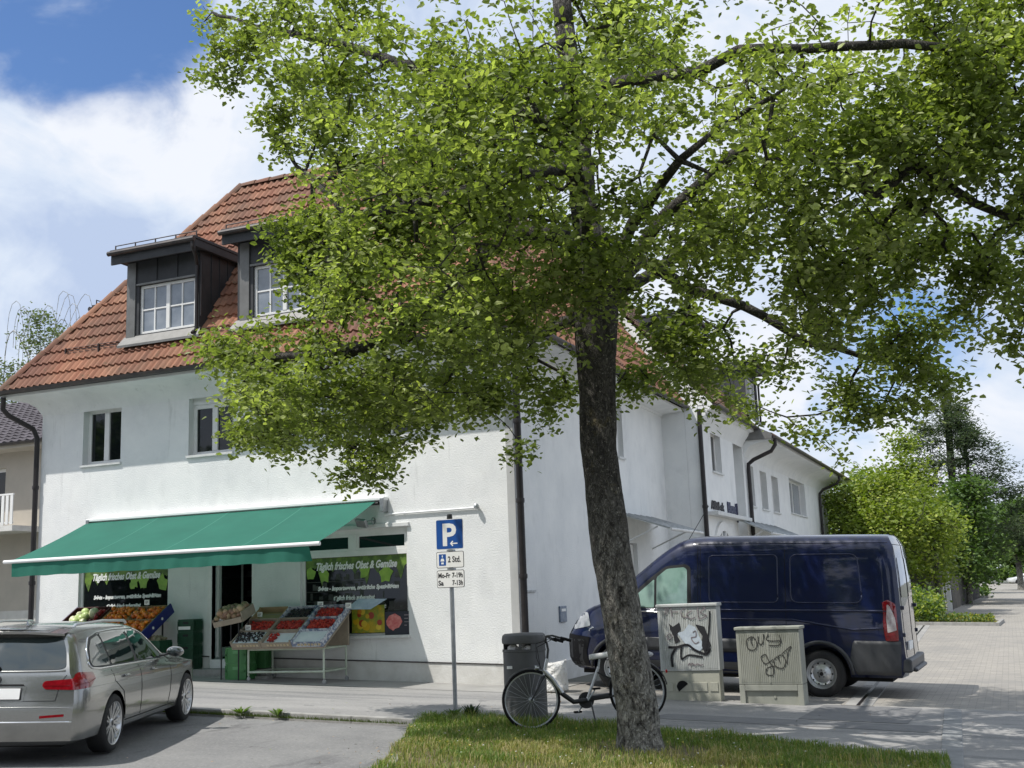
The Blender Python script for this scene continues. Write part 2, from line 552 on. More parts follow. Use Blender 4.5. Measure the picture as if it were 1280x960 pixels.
strip('pavement_joint', [(-7.0, 17.32), (-2.4, 17.32)], 0.09, 0.052, CONC, joints=1.2)
# drainage channel of pale stones with a dark slot, down the street edge
strip('channel_stones', [(-1.98, 17.42), (-2.72, 43.2)], 0.17, 0.050, CONC, joints=0.6)
strip('channel_stones', [(-2.20, 17.42), (-2.94, 43.2)], 0.16, 0.050, CONC, joints=0.6)
strip('channel_slot', [(-2.15, 17.42), (-2.89, 43.2)], 0.06, 0.045, PIPE, joints=6)
strip('gutter_stones', [(-0.56, 11.4), (-0.80, 17.30)], 0.22, 0.058, mat('grey gutter stone', (.25, .26, .26), .85, col2=(.19, .195, .2), scale=4), joints=0.45)
strip('bed_kerb', [(-6.9, 43.3), (-0.5, 43.3), (-0.35, 46.8)], 0.12, 0.15, KERB)
strip('bed_kerb', [(-6.9, 85.0), (-1.3, 85.0), (-1.2, 90.0)], 0.15, 0.18, KERB)
strip('street_ramp', [(-6.9, 66.0), (11, 66.0)], 0.25, 0.07, KERB, joints=2)
strip('street_ramp', [(-6.9, 112.0), (11, 112.0)], 0.5, 0.09, KERB, joints=3)

# tar patches / repair strips on the pavement
TAR = mat('asphalt repair', (0.15, 0.152, 0.157), 0.9, col2=(0.19, 0.19, 0.19), scale=3, detail=8, bump=0.4, bscale=100, bdist=.005)
o = clip_grid([(-4.6, 14.9), (-1.0, 14.7), (-.95, 15.35), (-4.4, 15.45)], 0, 'pavement_repair_patch', TAR, W-.004)
o = clip_grid([(-2.7, 15.5), (-1.35, 15.45), (-1.3, 17.25), (-2.62, 17.28)], 0, 'pavement_repair_patch', TAR, W-.003)

# ------------------------------------------------------------------ facade helpers
def wall_cells(mb, u0, u1, z0, z1, openings, frame, th, mi=0):
    """solid wall with rectangular openings; frame(u, w, z) -> xyz, w = depth into the wall"""
    us = sorted(set([u0, u1] + [o[0] for o in openings] + [o[1] for o in openings]))
    for a, b in zip(us, us[1:]):
        segs = sorted([(o[2], o[3]) for o in openings if o[0] <= a+1e-6 and o[1] >= b-1e-6])
        z = z0
        spans = []
        for s, e_ in segs:
            if s > z: spans.append((z, s))
            z = max(z, e_)
        if z < z1: spans.append((z, z1))
        for s, e_ in spans:
            vs = [frame(u, w, zz) for u in (a, b) for w in (0, th) for zz in (s, e_)]
            mb.add(vs, [(0, 1, 3, 2), (4, 6, 7, 5), (0, 4, 5, 1), (2, 3, 7, 6), (0, 2, 6, 4), (1, 5, 7, 3)], mi)
    return mb

def fbox(mb, fr, u0, u1, w0, w1, z0, z1, mi=0):
    vs = [fr(u, w, z) for u in (u0, u1) for w in (w0, w1) for z in (z0, z1)]
    mb.add(vs, [(0, 1, 3, 2), (4, 6, 7, 5), (0, 4, 5, 1), (2, 3, 7, 6), (0, 2, 6, 4), (1, 5, 7, 3)], mi)

def window(parent, fr, u0, u1, z0, z1, rec=0.14, sash=2, glass=None, bars=False, sill=True, fw_=0.07, shutter=0.0, sillout=0.05):
    """frame, panes, sill: the window is a part, pane and sill its sub-parts"""
    glass = glass or GLASSD
    f = MB()
    zt = z1 - shutter
    if shutter: fbox(f, fr, u0, u1, rec-.02, rec+.08, zt, z1)
    for a, b, c, d in ((u0, u0+fw_, z0, zt), (u1-fw_, u1, z0, zt), (u0+fw_, u1-fw_, z0, z0+fw_), (u0+fw_, u1-fw_, zt-fw_, zt)):
        fbox(f, fr, a, b, rec, rec+.07, c, d)
    inner = [(u0+fw_, u1-fw_)]
    if sash == 2:
        um = (u0+u1)/2
        fbox(f, fr, um-fw_*.75, um+fw_*.75, rec-.008, rec+.07, z0+fw_, zt-fw_)
        inner = [(u0+fw_, um-fw_*.75), (um+fw_*.75, u1-fw_)]
    if bars:
        for a, b in inner:
            m_ = (a+b)/2
            fbox(f, fr, m_-.018, m_+.018, rec+.008, rec+.05, z0+fw_, zt-fw_)
            zm = z0+fw_+(zt-z0-2*fw_)*.5
            fbox(f, fr, a, b, rec+.011, rec+.048, zm-.018, zm+.018)
    o = f.build('window', WHITE, parent, bevel=0.006)
    p = MB()
    for a, b in inner:
        fbox(p, fr, a-.002, b+.002, rec+.03, rec+.045, z0+fw_-.002, zt-fw_+.002)
    p.build('pane', glass, o)
    if sill:
        s = MB()
        fbox(s, fr, u0-.03, u1+.03, -sillout, rec+.01, z0-.045, z0+.004)
        s.build('sill', SILLM, o, bevel=.005)
    return o

def tile_roof(name, quad, parent, mat_, cw=0.165, ch=0.35, hgt=0.045, colf=None, rows_skip=None):
    """quad: eave-left, eave-right, top-right, top-left; real stepped, waved tile courses"""
    A, B, C, D = [V(p) for p in quad]
    n = (B-A).cross(D-A).normalized()
    if n.z < 0: n = -n
    L = max(((D-A).length), ((C-B).length))
    # slope height measured square to the eave
    e = (B-A).normalized()
    hd = (D-A) - e*((D-A).dot(e))
    H = hd.length
    rows = max(1, round(H/ch))
    mb = MB(); cols = []
    per = 6
    for r in range(rows):
        v0 = r/rows; v1 = (r+1)/rows
        L0 = A.lerp(D, v0); R0 = B.lerp(C, v0); L1 = A.lerp(D, v1); R1 = B.lerp(C, v1)
        u0 = min((L0-A).dot(e), (L1-A).dot(e)); u1 = max((R0-A).dot(e), (R1-A).dot(e))
        i0 = math.floor(u0/cw); i1 = math.ceil(u1/cw)
        def pt(u, v, lift):
            La = A.lerp(D, v); Ra = B.lerp(C, v)
            ul = (La-A).dot(e); ur = (Ra-A).dot(e)
            uu = min(max(u, ul), ur)
            return A + hd*v + e*uu + n*lift
        for i in range(i0, i1):
            base = colf(r, i)
            for k in range(per):
                ua = (i + k/per)*cw; ub = (i + (k+1)/per)*cw
                if ub < u0 or ua > u1: continue
                wa = hgt*1.0*(0.5+0.5*cos(2*pi*k/per))**1.6; wb = hgt*1.0*(0.5+0.5*cos(2*pi*(k+1)/per))**1.6
                lo_a, lo_b = hgt+wa, hgt+wb
                p0 = pt(ua, v0, lo_a); p1 = pt(ub, v0, lo_b); p2 = pt(ub, v1, wb+.004); p3 = pt(ua, v1, wa+.004)
                if (p0-p1).length < 1e-5 and (p2-p3).length < 1e-5: continue
                q0 = pt(ua, v0, -0.01); q1 = pt(ub, v0, -0.01)
                mb.add([p0, p1, p2, p3, q0, q1], [(0, 1, 2, 3), (4, 5, 1, 0)])
                cols += [base, base]
    return mb.build(name, mat_, parent, fix=False, cols=cols)

def clayc(r, i):
    rr = random.Random(r*7919+i*31)
    t = rr.random(); d = 0.88+0.22*rr.random()
    n_ = noise.noise(V((i*.11, r*.22, 3.1)))
    c = V((0.27, 0.112, 0.066)).lerp(V((0.38, 0.19, 0.115)), t)
    c = c.lerp(V((0.15, 0.07, 0.052)), max(0, min(1, 0.38+n_*1.1)))
    if rr.random() < .0: c = c.lerp(V((0.28, 0.22, 0.17)), .7)
    return c*d
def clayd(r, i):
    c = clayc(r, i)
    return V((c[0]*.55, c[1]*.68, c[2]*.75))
def slatec(r, i):
    rr = random.Random(r*77+i*13)
    return V((0.085, 0.075, 0.085))*(0.8+0.5*rr.random())

# ------------------------------------------------------------------ the corner shop building
FY = 18.5; SX = -7.95; SX2 = -6.99
fF = lambda u, w, z: V((u, FY+w, z))
fS = lambda u, w, z: V((SX-w, u, z))
fS2 = lambda u, w, z: V((SX2-w, u, z))
shop = thing('shop_building', 'white stuccoed corner house with green grocer, clay tile roof and dark dormers', 'building', (-13, FY+4, 0))
XL = -18.75
EZ = 6.2
SI = 1.43
wmb = MB()
ops = [(-17.61, -16.60, 4.58, 5.76), (-14.87, -13.80, 4.56, 5.76), (-10.86, -9.84, 4.56, 5.76),
       (-17.62, -15.33, 1.36, 2.90), (-14.26, -13.33, 0.58, 2.90), (-12.24, -9.95, 0.96, 2.88)]
wall_cells(wmb, XL, SX, -0.4, 6.25, ops, fF, 0.36)
wmb.build('front_wall', STUCCO, shop)
smb = MB()
wall_cells(smb, FY+.362, 28.9, -0.4, 6.6, [(25.0, 25.45, 4.6, 5.8), (25.2, 26.1, 0.0, 2.65)], fS, 0.34)
smb.build('side_wall', STUCCO, shop)
smb = MB(); wall_cells(smb, FY+.362, 24.2, -0.4, 6.25, [], lambda u, w, z: V((XL+w, u, z)), 0.34)
smb.build('side_wall', STUCCO, shop)
smb = MB(); wall_cells(smb, XL, -14.3, -0.4, 6.25, [], lambda u, w, z: V((u, 24.2+w, z)), 0.34)
smb.build('rear_wall', STUCCO, shop)
# cornice coves under the eaves
cv = MB()
prof = [(0.0, 5.72), (0.02, 5.78), (0.10, 5.92), (0.24, 6.03), (0.44, 6.09), (0.60, 6.10), (0.60, 6.16), (0.0, 6.20)]
prof_s = [(0.0, 6.00), (0.03, 6.01), (0.06, 6.05), (0.60, 6.10), (0.60, 6.16), (0.0, 6.20)]
def cove(mb, fr, u0, u1, m0=0, m1=0, prof=prof):
    n = len(prof)
    vs = [fr(u0 - m0*w, -w, z) for w, z in prof] + [fr(u1 + m1*w, -w, z) for w, z in prof]
    mb.add(vs, [tuple(range(n)), tuple(range(2*n-1, n-1, -1))] + [(i, (i+1) % n, (i+1) % n+n, i+n) for i in range(n)])
cove(cv, fF, XL, SX, 1, 1)
cv2 = MB(); cove(cv2, fS, FY, 28.86, 1, 0, prof_s); cv2.build('eave_soffit', STUCCO, shop)
cove(cv, lambda u, w, z: V((XL+w, u, z)), FY, 24.2, 1, 1)
cv.build('eave_cove', STUCCO, shop, smooth=True)
pb = MB()
for a, b in ((XL, -14.3), (-13.29, SX)):
    vs = []
    for u in (a, b):
        for w in (-.025, 0.01):
            vs += [fF(u, w, -0.4), fF(u, w, gz(u)+0.38)]
    pb.add(vs, [(0, 1, 3, 2), (4, 6, 7, 5), (0, 4, 5, 1), (2, 3, 7, 6), (0, 2, 6, 4), (1, 5, 7, 3)])
pb.box(SX-.01, SX+.025, FY-.025, 28.9, -.4, 0.32)
pb.build('plinth', PLINTH, shop)
dg_ = MB(); vs = []  # added dark strip, stands in for the shadow line along the plinth top
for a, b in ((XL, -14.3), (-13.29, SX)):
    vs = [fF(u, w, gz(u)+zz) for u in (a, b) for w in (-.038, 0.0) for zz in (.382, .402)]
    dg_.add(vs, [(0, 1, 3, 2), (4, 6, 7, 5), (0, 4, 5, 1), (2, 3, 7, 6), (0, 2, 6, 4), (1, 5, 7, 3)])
dg_.build('plinth_shadow_line', GUTTER, shop)
# upper windows
window(shop, fF, -17.61, -16.60, 4.58, 5.76, rec=.15, fw_=.085)
window(shop, fF, -14.87, -13.80, 4.56, 5.76, rec=.15, fw_=.085, shutter=.16)
window(shop, fF, -10.86, -9.84, 4.56, 5.76, rec=.17)
window(shop, fS, 25.0, 25.45, 4.6, 5.8, rec=.12, sash=1)
# side door under the first glass canopy
dd = MB(); fbox(dd, fS, 25.2, 26.1, .1, .16, 0.02, 2.63)
dd.build('side_door', WHITE, shop)
# corner trim strip and downpipes
tr = MB(); tr.box(SX+.001, SX+.16, FY-.012, FY+.17, 0.0, 5.75)
tr.build('corner_pilaster', CORN, shop, bevel=.01)
def downpipe(pts, parent, r=.05, collars=()):
    p = MB(); p.tube(pts, r, 10)
    for c in collars: p.lathe([(r+.012, -.04), (r+.016, 0), (r+.012, .04)], c, n=10)
    return p.build('downpipe', PIPE, parent, smooth=True)
downpipe([(-7.42, 17.86, 6.12), (-7.42, 17.9, 5.98), (-7.62, 18.35, 5.55), (-7.68, 18.44, 5.35), (-7.68, 18.44, 0.5), (-7.68, 18.44, 0.0)], shop, .062,
         [(-7.68, 18.44, 1.9), (-7.68, 18.44, 3.2), (-7.68, 18.44, 4.6)])
downpipe([(-19.22, 17.86, 6.1), (-19.22, 17.86, 5.85), (-19.15, 17.95, 5.72), (-18.86, 18.36, 5.45), (-18.80, 18.42, 5.25), (-18.80, 18.42, 0.4)], shop, .055,
         [(-18.8, 18.42, 4.2), (-18.8, 18.42, 2.2)])
# gutters
def gutter(a, b, parent, r=.075, name='gutter'):
    a = V(a); b = V(b); d = (b-a).normalized()
    side = d.cross(V((0, 0, 1)))
    mb = MB(); n = 9; vs = []
    for p in (a, b):
        for k in range(n):
            t = pi*k/(n-1)
            vs.append(p + side*r*cos(t) - V((0, 0, 1))*r*sin(t))
        for k in range(n-1, -1, -1):
            t = pi*k/(n-1)
            vs.append(p + side*(r-.008)*cos(t) - V((0, 0, 1))*(r-.008)*sin(t))
    m = 2*n
    mb.add(vs, [(i, (i+1) % m, (i+1) % m+m, i+m) for i in range(m)] + [tuple(range(n)), tuple(range(m, m+n))])
    return mb.build(name, GUTTER, parent, smooth=True)
gutter((-19.36, 17.80, 6.22), (-7.24, 17.80, 6.22), shop)
gutter((-7.24, 17.84, 6.22), (-7.24, 28.9, 6.22), shop)
gutter((-19.36, 17.84, 6.22), (-19.36, 24.9, 6.22), shop)
# roof
rt_ = 6.22 + SI*3.55
A_, B_, L_, Rr = (-19.3, 17.85, 6.22), (-7.3, 17.85, 6.22), (-15.75, 21.4, rt_), (-10.85, 21.4, rt_)
roof = tile_roof('roof', (A_, B_, Rr, L_), shop, TILE, colf=clayc)
tile_roof('roof', ((-19.3, 24.95, 6.22), A_, L_, L_), shop, TILE, colf=clayc)
tile_roof('roof', (B_, (-7.3, 28.9, 6.22), (-10.85, 28.9, rt_), Rr), shop, TILE, colf=clayc)
tile_roof('roof', ((-14.4, 24.95, 6.22), (-19.3, 24.95, 6.22), L_, Rr), shop, TILE, colf=clayc)
tile_roof('roof', ((-14.4, 28.9, 6.22), (-14.4, 24.95, 6.22), Rr, (-10.85, 28.9, rt_)), shop, TILE, colf=clayc)
core = MB()
core.add([V(A_)-V((0, 0, .03)), V(B_)-V((0, 0, .03)), V(Rr)-V((0, 0, .05)), V(L_)-V((0, 0, .05)), (-19.3, 24.95, 6.19), (-14.4, 24.95, 6.19), (-14.4, 28.9, 6.19), (-7.3, 28.9, 6.19), (-10.85, 28.9, rt_-.05)],
         [(0, 1, 2, 3), (0, 3, 4), (4, 3, 2, 5), (5, 2, 8, 6), (1, 7, 8, 2), (6, 8, 7)])
core.build('roof_boarding', SHEET, shop)
# ridge and hip caps
def ridge(a, b, parent, m=TILE):
    a = V(a); b = V(b); L = (b-a).length; n = int(L/.38); d = (b-a).normalized()
    mb = MB(); cols = []
    side = d.cross(V((0, 0, 1))).normalized(); upv = side.cross(d)
    for i in range(n):
        p0 = a + d*(L*i/n); p1 = a + d*(L*(i+1)/n + .03)
        k = 7; vs = []
        for p, r_ in ((p0, .105), (p1, .125)):
            for j in range(k):
                t = pi*j/(k-1)
                vs.append(p + side*r_*cos(t) + upv*(r_*sin(t)-.01))
        fs = [(j, j+1, j+1+k, j+k) for j in range(k-1)] + [tuple(range(k)), tuple(range(k, 2*k))]
        mb.add(vs, fs)
        c = clayc(i, 77)*.75
        cols += [c]*len(fs)
    return mb.build('ridge_tiles', m, parent, fix=False, cols=cols, smooth=True)
ridge(A_, L_, shop); ridge(L_, Rr, shop); ridge(B_, Rr, shop); ridge(Rr, (-10.85, 28.9, rt_), shop); ridge((-19.3, 24.95, 6.22), L_, shop)
# snow guard fences near the eave
sg = MB()
for x0, x1 in ((-18.0, -7.8),):
    for k in range(3):
        yy = 18.33; zz = 6.22+SI*(yy-17.85)+.09+k*.05
        sg.tube([(x0, yy, zz), (x1, yy, zz)], .006, 4)
    x = x0
    while x < x1:
        sg.box(x, x+.02, 18.30, 18.35, 6.22+SI*.48-.02, 6.22+SI*.48+.2); x += .9
sg.build('snow_guard', GUTTER, shop)

def dormer(parent, x0, x1, yf, z0, z1, back, win, fr, name='dormer', ext=True):
    """frame fr(u, w, z): u along the eave, w into the roof. win = (u0,u1,z0,z1)"""
    d = MB()
    wu0, wu1, wz0, wz1 = win
    wall_cells(d, x0, x1, z0, z1, [win], fr, .10)
    # cheeks
    for a, b in ((x0, x0+.06), (x1-.06, x1)):
        vs = [fr(u, w, z) for u in (a, b) for w, z in ((0.101, z0-.02), (0.101, z1), (back, z1))]
        d.add(vs, [(0, 1, 2), (5, 4, 3), (0, 3, 4, 1), (1, 4, 5, 2), (2, 5, 3, 0)])
    n = 3
    o = d.build(name, SHEET, parent)
    s = MB()
    for i in range(n+1):
        u = wu0-.08 + (wu1-wu0+.16)*i/n
        fbox(s, fr, u-.012, u+.012, -.022, 0, wz1+.04, z1)
    k = 5
    for u_ in (x0-.012, x1+.001):
        for i in range(1, k):
            w = .1 + (back-.1)*i/k
            fbox(s, fr, u_-.004, u_+.016, w-.01, w+.01, z0+(z1-z0)*max(0, (w-.1)/(back-.1))*1.0, z1)
    s.build('standing_seams', SHEET, o)
    # pale reveal trim around the window
    t_ = MB()
    fbox(t_, fr, wu0-.06, wu1+.06, -.03, .02, wz1+.002, wz1+.04)
    fbox(t_, fr, wu0-.30, wu0-.08, -.03, 0.0, z0, z1-.02)
    t_.build('cover_strip', SHEETL, o)
    ap = MB()
    vs = [fr(x0-.10, -.15, z0-.15), fr(x1+.10, -.15, z0-.15), fr(x1+.03, -.012, z0+.045), fr(x0-.03, -.012, z0+.045)]
    vs2 = [v+V((0, 0, -.05)) for v in vs]
    ap.add(vs+vs2, [(0, 1, 2, 3), (7, 6, 5, 4), (0, 4, 5, 1), (1, 5, 6, 2), (2, 6, 7, 3), (3, 7, 4, 0)])
    ap.build('apron_flashing', SHEETL, o)
    r = MB()
    fbox(r, fr, x0-.16, x1+.14, -.36, back+.25, z1+.16, z1+.22)
    fbox(r, fr, x0-.14, x1+.12, -.34, -.30, z1-.10, z1+.16)
    fbox(r, fr, x0-.14, x0-.10, -.30, back, z1+.0, z1+.16)
    fbox(r, fr, x1+.08, x1+.12, -.30, back, z1+.0, z1+.16)
    fbox(r, fr, x0-.10, x1+.08, -.30, back, z1+.01, z1+.06)
    rr = r.build('dormer_roof', SHEET, o, bevel=.008)
    g = MB()
    for i in range(9):
        u = x0-.1+(x1-x0+.2)*i/8
        if i % 2 == 0: fbox(g, fr, u-.01, u+.01, -.26, -.24, z1+.22, z1+.34)
    g.tube([fr(x0-.1, -.25, z1+.33), fr(x1+.1, -.25, z1+.33)], .012, 5)
    g.build('snow_rail', GUTTER, rr)
    window(o, fr, wu0, wu1, wz0, wz1, rec=.05, sash=2, glass=GLASSC, bars=True, sill=False, fw_=.06)
    p = MB()
    p.tube([fr(x1+.1, -.38, z1+.14), fr(x1+.1, -.38, z1-.02), fr(x1+.06, -.22, z1-.18), fr(x1-.03, -.06, z1-.32), fr(x1-.03, -.06, z0+.0), fr(x1-.02, -.2, z0-.12)], .036, 8)
    p.tube([fr(x1+.08, -.06, z1-.25), fr(x1+.08, -.06, z0+.25)], .02, 6)
    p.build('dormer_downpipe', PIPE, o, smooth=True)
    g2 = MB(); g2.tube([fr(x0-.16, -.40, z1+.13), fr(x1+.16, -.40, z1+.13)], .055, 8)
    g2.build('dormer_gutter', GUTTER, o, smooth=True)
    return o
fF2 = lambda u, w, z: V((u, 18.33+w, z))
dormer(shop, -16.38, -14.50, 18.5, 7.10, 8.74, 1.45, (-16.05, -14.62, 7.17, 8.21), fF2)
dormer(shop, -13.57, -11.67, 18.5, 7.10, 8.74, 1.45, (-13.20, -11.77, 7.17, 8.21), fF2)
fL = lambda u, w, z: V((-18.65+w, u, z))
dormer(shop, 20.2, 22.0, 0, 7.16, 8.35, 1.3, (20.4, 21.8, 7.22, 8.1), lambda u, w, z: V((-18.60+w, 42.2-u, z)))

# ---- shop window right, door, shop window left
def shopwin(u0, u1, z0, z1, zband, parent, transoms=True):
    f = MB(); fw_ = .06; rec = .07
    for a, b, c, d in ((u0, u0+fw_, z0, z1), (u1-fw_, u1, z0, z1), (u0+fw_, u1-fw_, z0, z0+.04), (u0+fw_, u1-fw_, z1-.08, z1), (u0+fw_, u1-fw_, zband, zband+.10)):
        fbox(f, fF, a, b, rec, rec+.09, c, d)
    um = (u0+u1)/2 - .03
    fbox(f, fF, um-.07, um+.07, rec-.005, rec+.09, zband+.1, z1-.08)
    # opening light frames
    for a, b in ((u0+fw_, um-.07), (um+.07, u1-fw_)):
        for q in ((a, a+.045, zband+.1, z1-.08), (b-.045, b, zband+.1, z1-.08), (a+.045, b-.045, zband+.1, zband+.145), (a+.045, b-.045, z1-.125, z1-.08)):
            fbox(f, fF, q[0], q[1], rec+.01, rec+.07, q[2], q[3])
    o = f.build('shop_window', WHITE, parent, bevel=.005)
    p = MB()
    fbox(p, fF, u0+fw_, u1-fw_, rec+.035, rec+.05, z0+.04, zband)
    for a, b in ((u0+fw_+.045, um-.115), (um+.115, u1-fw_-.045)):
        fbox(p, fF, a, b, rec+.035, rec+.05, zband+.145, z1-.125)
    p.build('pane', GLASSD, o)
    s = MB(); fbox(s, fF, u0-.02, u1+.03, -.07, rec+.01, z0-.05, z0+.002)
    s.build('sill', SILLM, o, bevel=.005)
    return o
sw = shopwin(-12.24, -9.95, 0.96, 2.88, 2.40, shop)
sb = MB(); fbox(sb, fF, -12.3, -9.90, -.05, .02, 2.885, 2.96)
sb.build('shutter_box', SILLM, shop, bevel=.01)
sl = shopwin(-17.62, -15.33, 1.36, 2.90, 2.42, shop)
GREENF = mat('green leaf window film', (0.16, 0.26, 0.045), 0.35, col2=(0.07, 0.12, 0.03), scale=7, detail=4, lo=.4, hi=.6)
GREENL = mat('bright green film leaf', (0.30, 0.48, 0.07), 0.4, col2=(0.20, 0.36, 0.05), scale=9)
def film(o, u0, u1, zt, s):
    # top strip with hanging leaf points
    g = MB(); rr = random.Random(int(abs(u0)*100))
    w = .098
    pts = [(u0, zt), (u0, zt-.22*s)]
    n = 9
    for i in range(n):
        a = u0+(u1-u0)*(i+.0)/n; b_ = u0+(u1-u0)*(i+1)/n
        dep = rr.choice([.20, .24, .42, .30, .5])*s
        pts += [(a+(b_-a)*.45, zt-dep-.02), (a+(b_-a)*.62, zt-dep*.8), (a+(b_-a)*.8, zt-.2*s), (b_, zt-.17*s)]
    pts += [(u1, zt)]
    g.prism(pts[::-1], w, w+.003, lambda u, v, h: fF(u, h, v))
    f_ = g.build('leaf_film', GREENF, o)
    g = MB()
    for i in range(5):
        cx = u0+(u1-u0)*rr.choice([.04, .18, .45, .70, .78, .93, .6])+rr.uniform(-.03, .03); cz = zt-.26*s-rr.uniform(0, .1); q = .15*s*rr.uniform(.7, 1.2)
        leaf = []
        for k in range(10):
            a = 2*pi*k/10 + .3; r_ = q*(.85 if k % 2 == 0 else .62)*rr.uniform(.8, 1.2)
            leaf.append((min(max(cx+r_*cos(a), u0+.01), u1-.01), min(cz+r_*sin(a)*1.15, zt)))
        g.prism(leaf, w-.004-.0004*i, w-.002-.0004*i, lambda u, v, h: fF(u, h, v))
    g.build('film_leaves', GREENL, o)
film(sw, -12.17, -10.02, 2.395, 1.0)
film(sl, -17.55, -15.40, 2.41, 1.0)
def lettering(o, u0, u1, zt, seed=0):
    w = .090
    L = u1-u0
    def line(body, size, cx, z, width, bold=.006, sh=.25):
        text_mesh('lettering', body, size, WRITEW, (cx, FY+w, z), (1, 0, 0), (0, 0, 1), o, shear=sh, bold=bold, depth=.001, align='CENTER', width=width)
    line('Täglich frisches Obst & Gemüse', .19, u0+L*.50, zt-.22, L*.80, .007, .35)
    line('Salate - Importwaren, natürliche Spezialitäten', .105, u0+L*.52, zt-.60, L*.80, .006)
    line('täglich frisch zubereitet', .105, u0+L*.48, zt-.78, L*.41, .006)
    line('Oliven, Käse und Feinkost', .105, u0+L*.46, zt-.95, L*.66, .006)
lettering(sw, -12.17, -10.02, 2.395)
lettering(sl, -17.55, -15.40, 2.41)
# things seen just behind the right pane: shelf lines
SH = mat('dim goods on shelves', (0.075, 0.08, 0.07), 0.6, col2=(0.018, 0.02, 0.018), scale=5)
g = MB()
rr = random.Random(3)
for i in range(46):
    u = rr.uniform(-12.15, -10.15); z = rr.choice([1.44, 1.62, 1.80, 1.98]); s_ = rr.uniform(.02, .11); g.box(u, u+s_, FY+.1015+i*.00005, FY+.104, z, z+rr.uniform(.04, .15))
for z in (1.60, 1.78, 1.96): g.box(-12.15, -10.9, FY+.1005, FY+.1012, z-.012, z)
g.box(-12.15, -10.05, FY+.1, FY+.1045, 1.38, 1.41)
g.build('window_display', SH, sw)
# door opening: dark shop inside, open leaf, frame, steps
iv = MB()
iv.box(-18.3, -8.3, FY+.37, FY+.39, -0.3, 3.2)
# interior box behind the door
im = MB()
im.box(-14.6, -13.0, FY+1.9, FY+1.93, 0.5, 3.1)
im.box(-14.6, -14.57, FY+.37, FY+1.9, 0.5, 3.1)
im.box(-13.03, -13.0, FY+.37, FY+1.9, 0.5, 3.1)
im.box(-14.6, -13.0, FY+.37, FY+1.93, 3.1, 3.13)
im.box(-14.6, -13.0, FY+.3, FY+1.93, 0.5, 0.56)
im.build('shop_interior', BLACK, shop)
sh_ = MB()
for z in (1.75, 1.35, 2.15):
    sh_.box(-14.4, -13.1, FY+1.2, FY+1.8, z, z+.03)
    for k in range(9): sh_.box(-14.35+k*.14, -14.27+k*.14, FY+1.25, FY+1.4, z+.03, z+.12+.02*(k % 3))
sh_.build('shop_shelf', mat('dim shelf', (.05, .05, .05), .7), shop)
df = MB()
fbox(df, fF, -14.36, -14.26, -.01, .12, 0.58, 2.92); fbox(df, fF, -13.33, -13.28, -.005, .12, 0.58, 2.92)
fbox(df, fF, -14.26, -13.33, .0, .12, 2.84, 2.92)
dfo = df.build('door_frame', WHITE, shop, bevel=.006)
dl = MB()
dl.box(-14.25, -14.20, FY+.14, FY+.92, 0.62, 2.83)
door_o = dl.build('door', WHITE, shop)
dp = MB(); dp.box(-14.204, -14.196, FY+.22, FY+.84, 0.8, 2.7); dp.build('pane', GLASSD, door_o)
st = MB()
st.box(-15.1, -12.75, 18.16, FY-.001, -.2, 0.42); st.box(-15.3, -12.6, 17.98, 18.158, -.2, 0.30)
st.build('door_step', KERB, shop, bevel=.01)
# crank rail with a small lamp at its end, floodlight
ra = MB(); ra.tube([(-10.4, 18.47, 3.12), (-8.56, 18.47, 3.13)], .018, 8)
ra.tube([(-10.0, 18.5, 3.13), (-10.0, 18.46, 3.13)], .02, 6)
ra.build('wall_rail', ALU, shop, smooth=True)
la = MB(); la.lathe([(0, .06), (.04, .05), (.05, 0), (.03, -.05), (0, -.06)], (-8.52, 18.43, 3.15), axis=(0.3, -1, .3), n=12)
la.tube([(-8.52, 18.5, 3.15), (-8.52, 18.42, 3.15)], .02, 6)
la.build('wall_lamp', STEEL, shop, smooth=True)
fl = MB()
Mx = Matrix.Translation((-10.78, 18.30, 2.98)) @ Matrix.Rotation(radians(35), 4, 'X') @ Matrix.Rotation(radians(-15), 4, 'Z')
fl.box(-.12, .12, -.03, .03, -.08, .08, M=Mx)
fl.tube([(-10.62, 18.5, 3.02), (-10.62, 18.34, 3.02), (-10.72, 18.32, 3.0)], .015, 6)
fl.lathe([(.06, -.015), (.065, 0), (.06, .015)], (-10.60, 18.42, 3.02), axis=(1, 0, 0), n=14)
fl.build('floodlight', STEEL, shop, bevel=.006)
# little box and bracket on the side wall
bx = MB(); bx.box(SX, SX+.035, 20.77, 21.12, 1.04, 1.34)
bxo = bx.build('meter_box', mat('blue grey enamel plate', (.10, .14, .22), .4, col2=(.22, .26, .32), scale=18), shop, bevel=.006)
bz = MB(); bz.box(SX+.036, SX+.040, 20.83, 21.06, 1.24, 1.29); bz.build('meter_box_label', WHITEP, bxo)
bk = MB(); bk.box(SX, SX+.03, 19.05, 19.62, 1.63, 1.665); bk.build('wall_bracket', STEEL, shop)

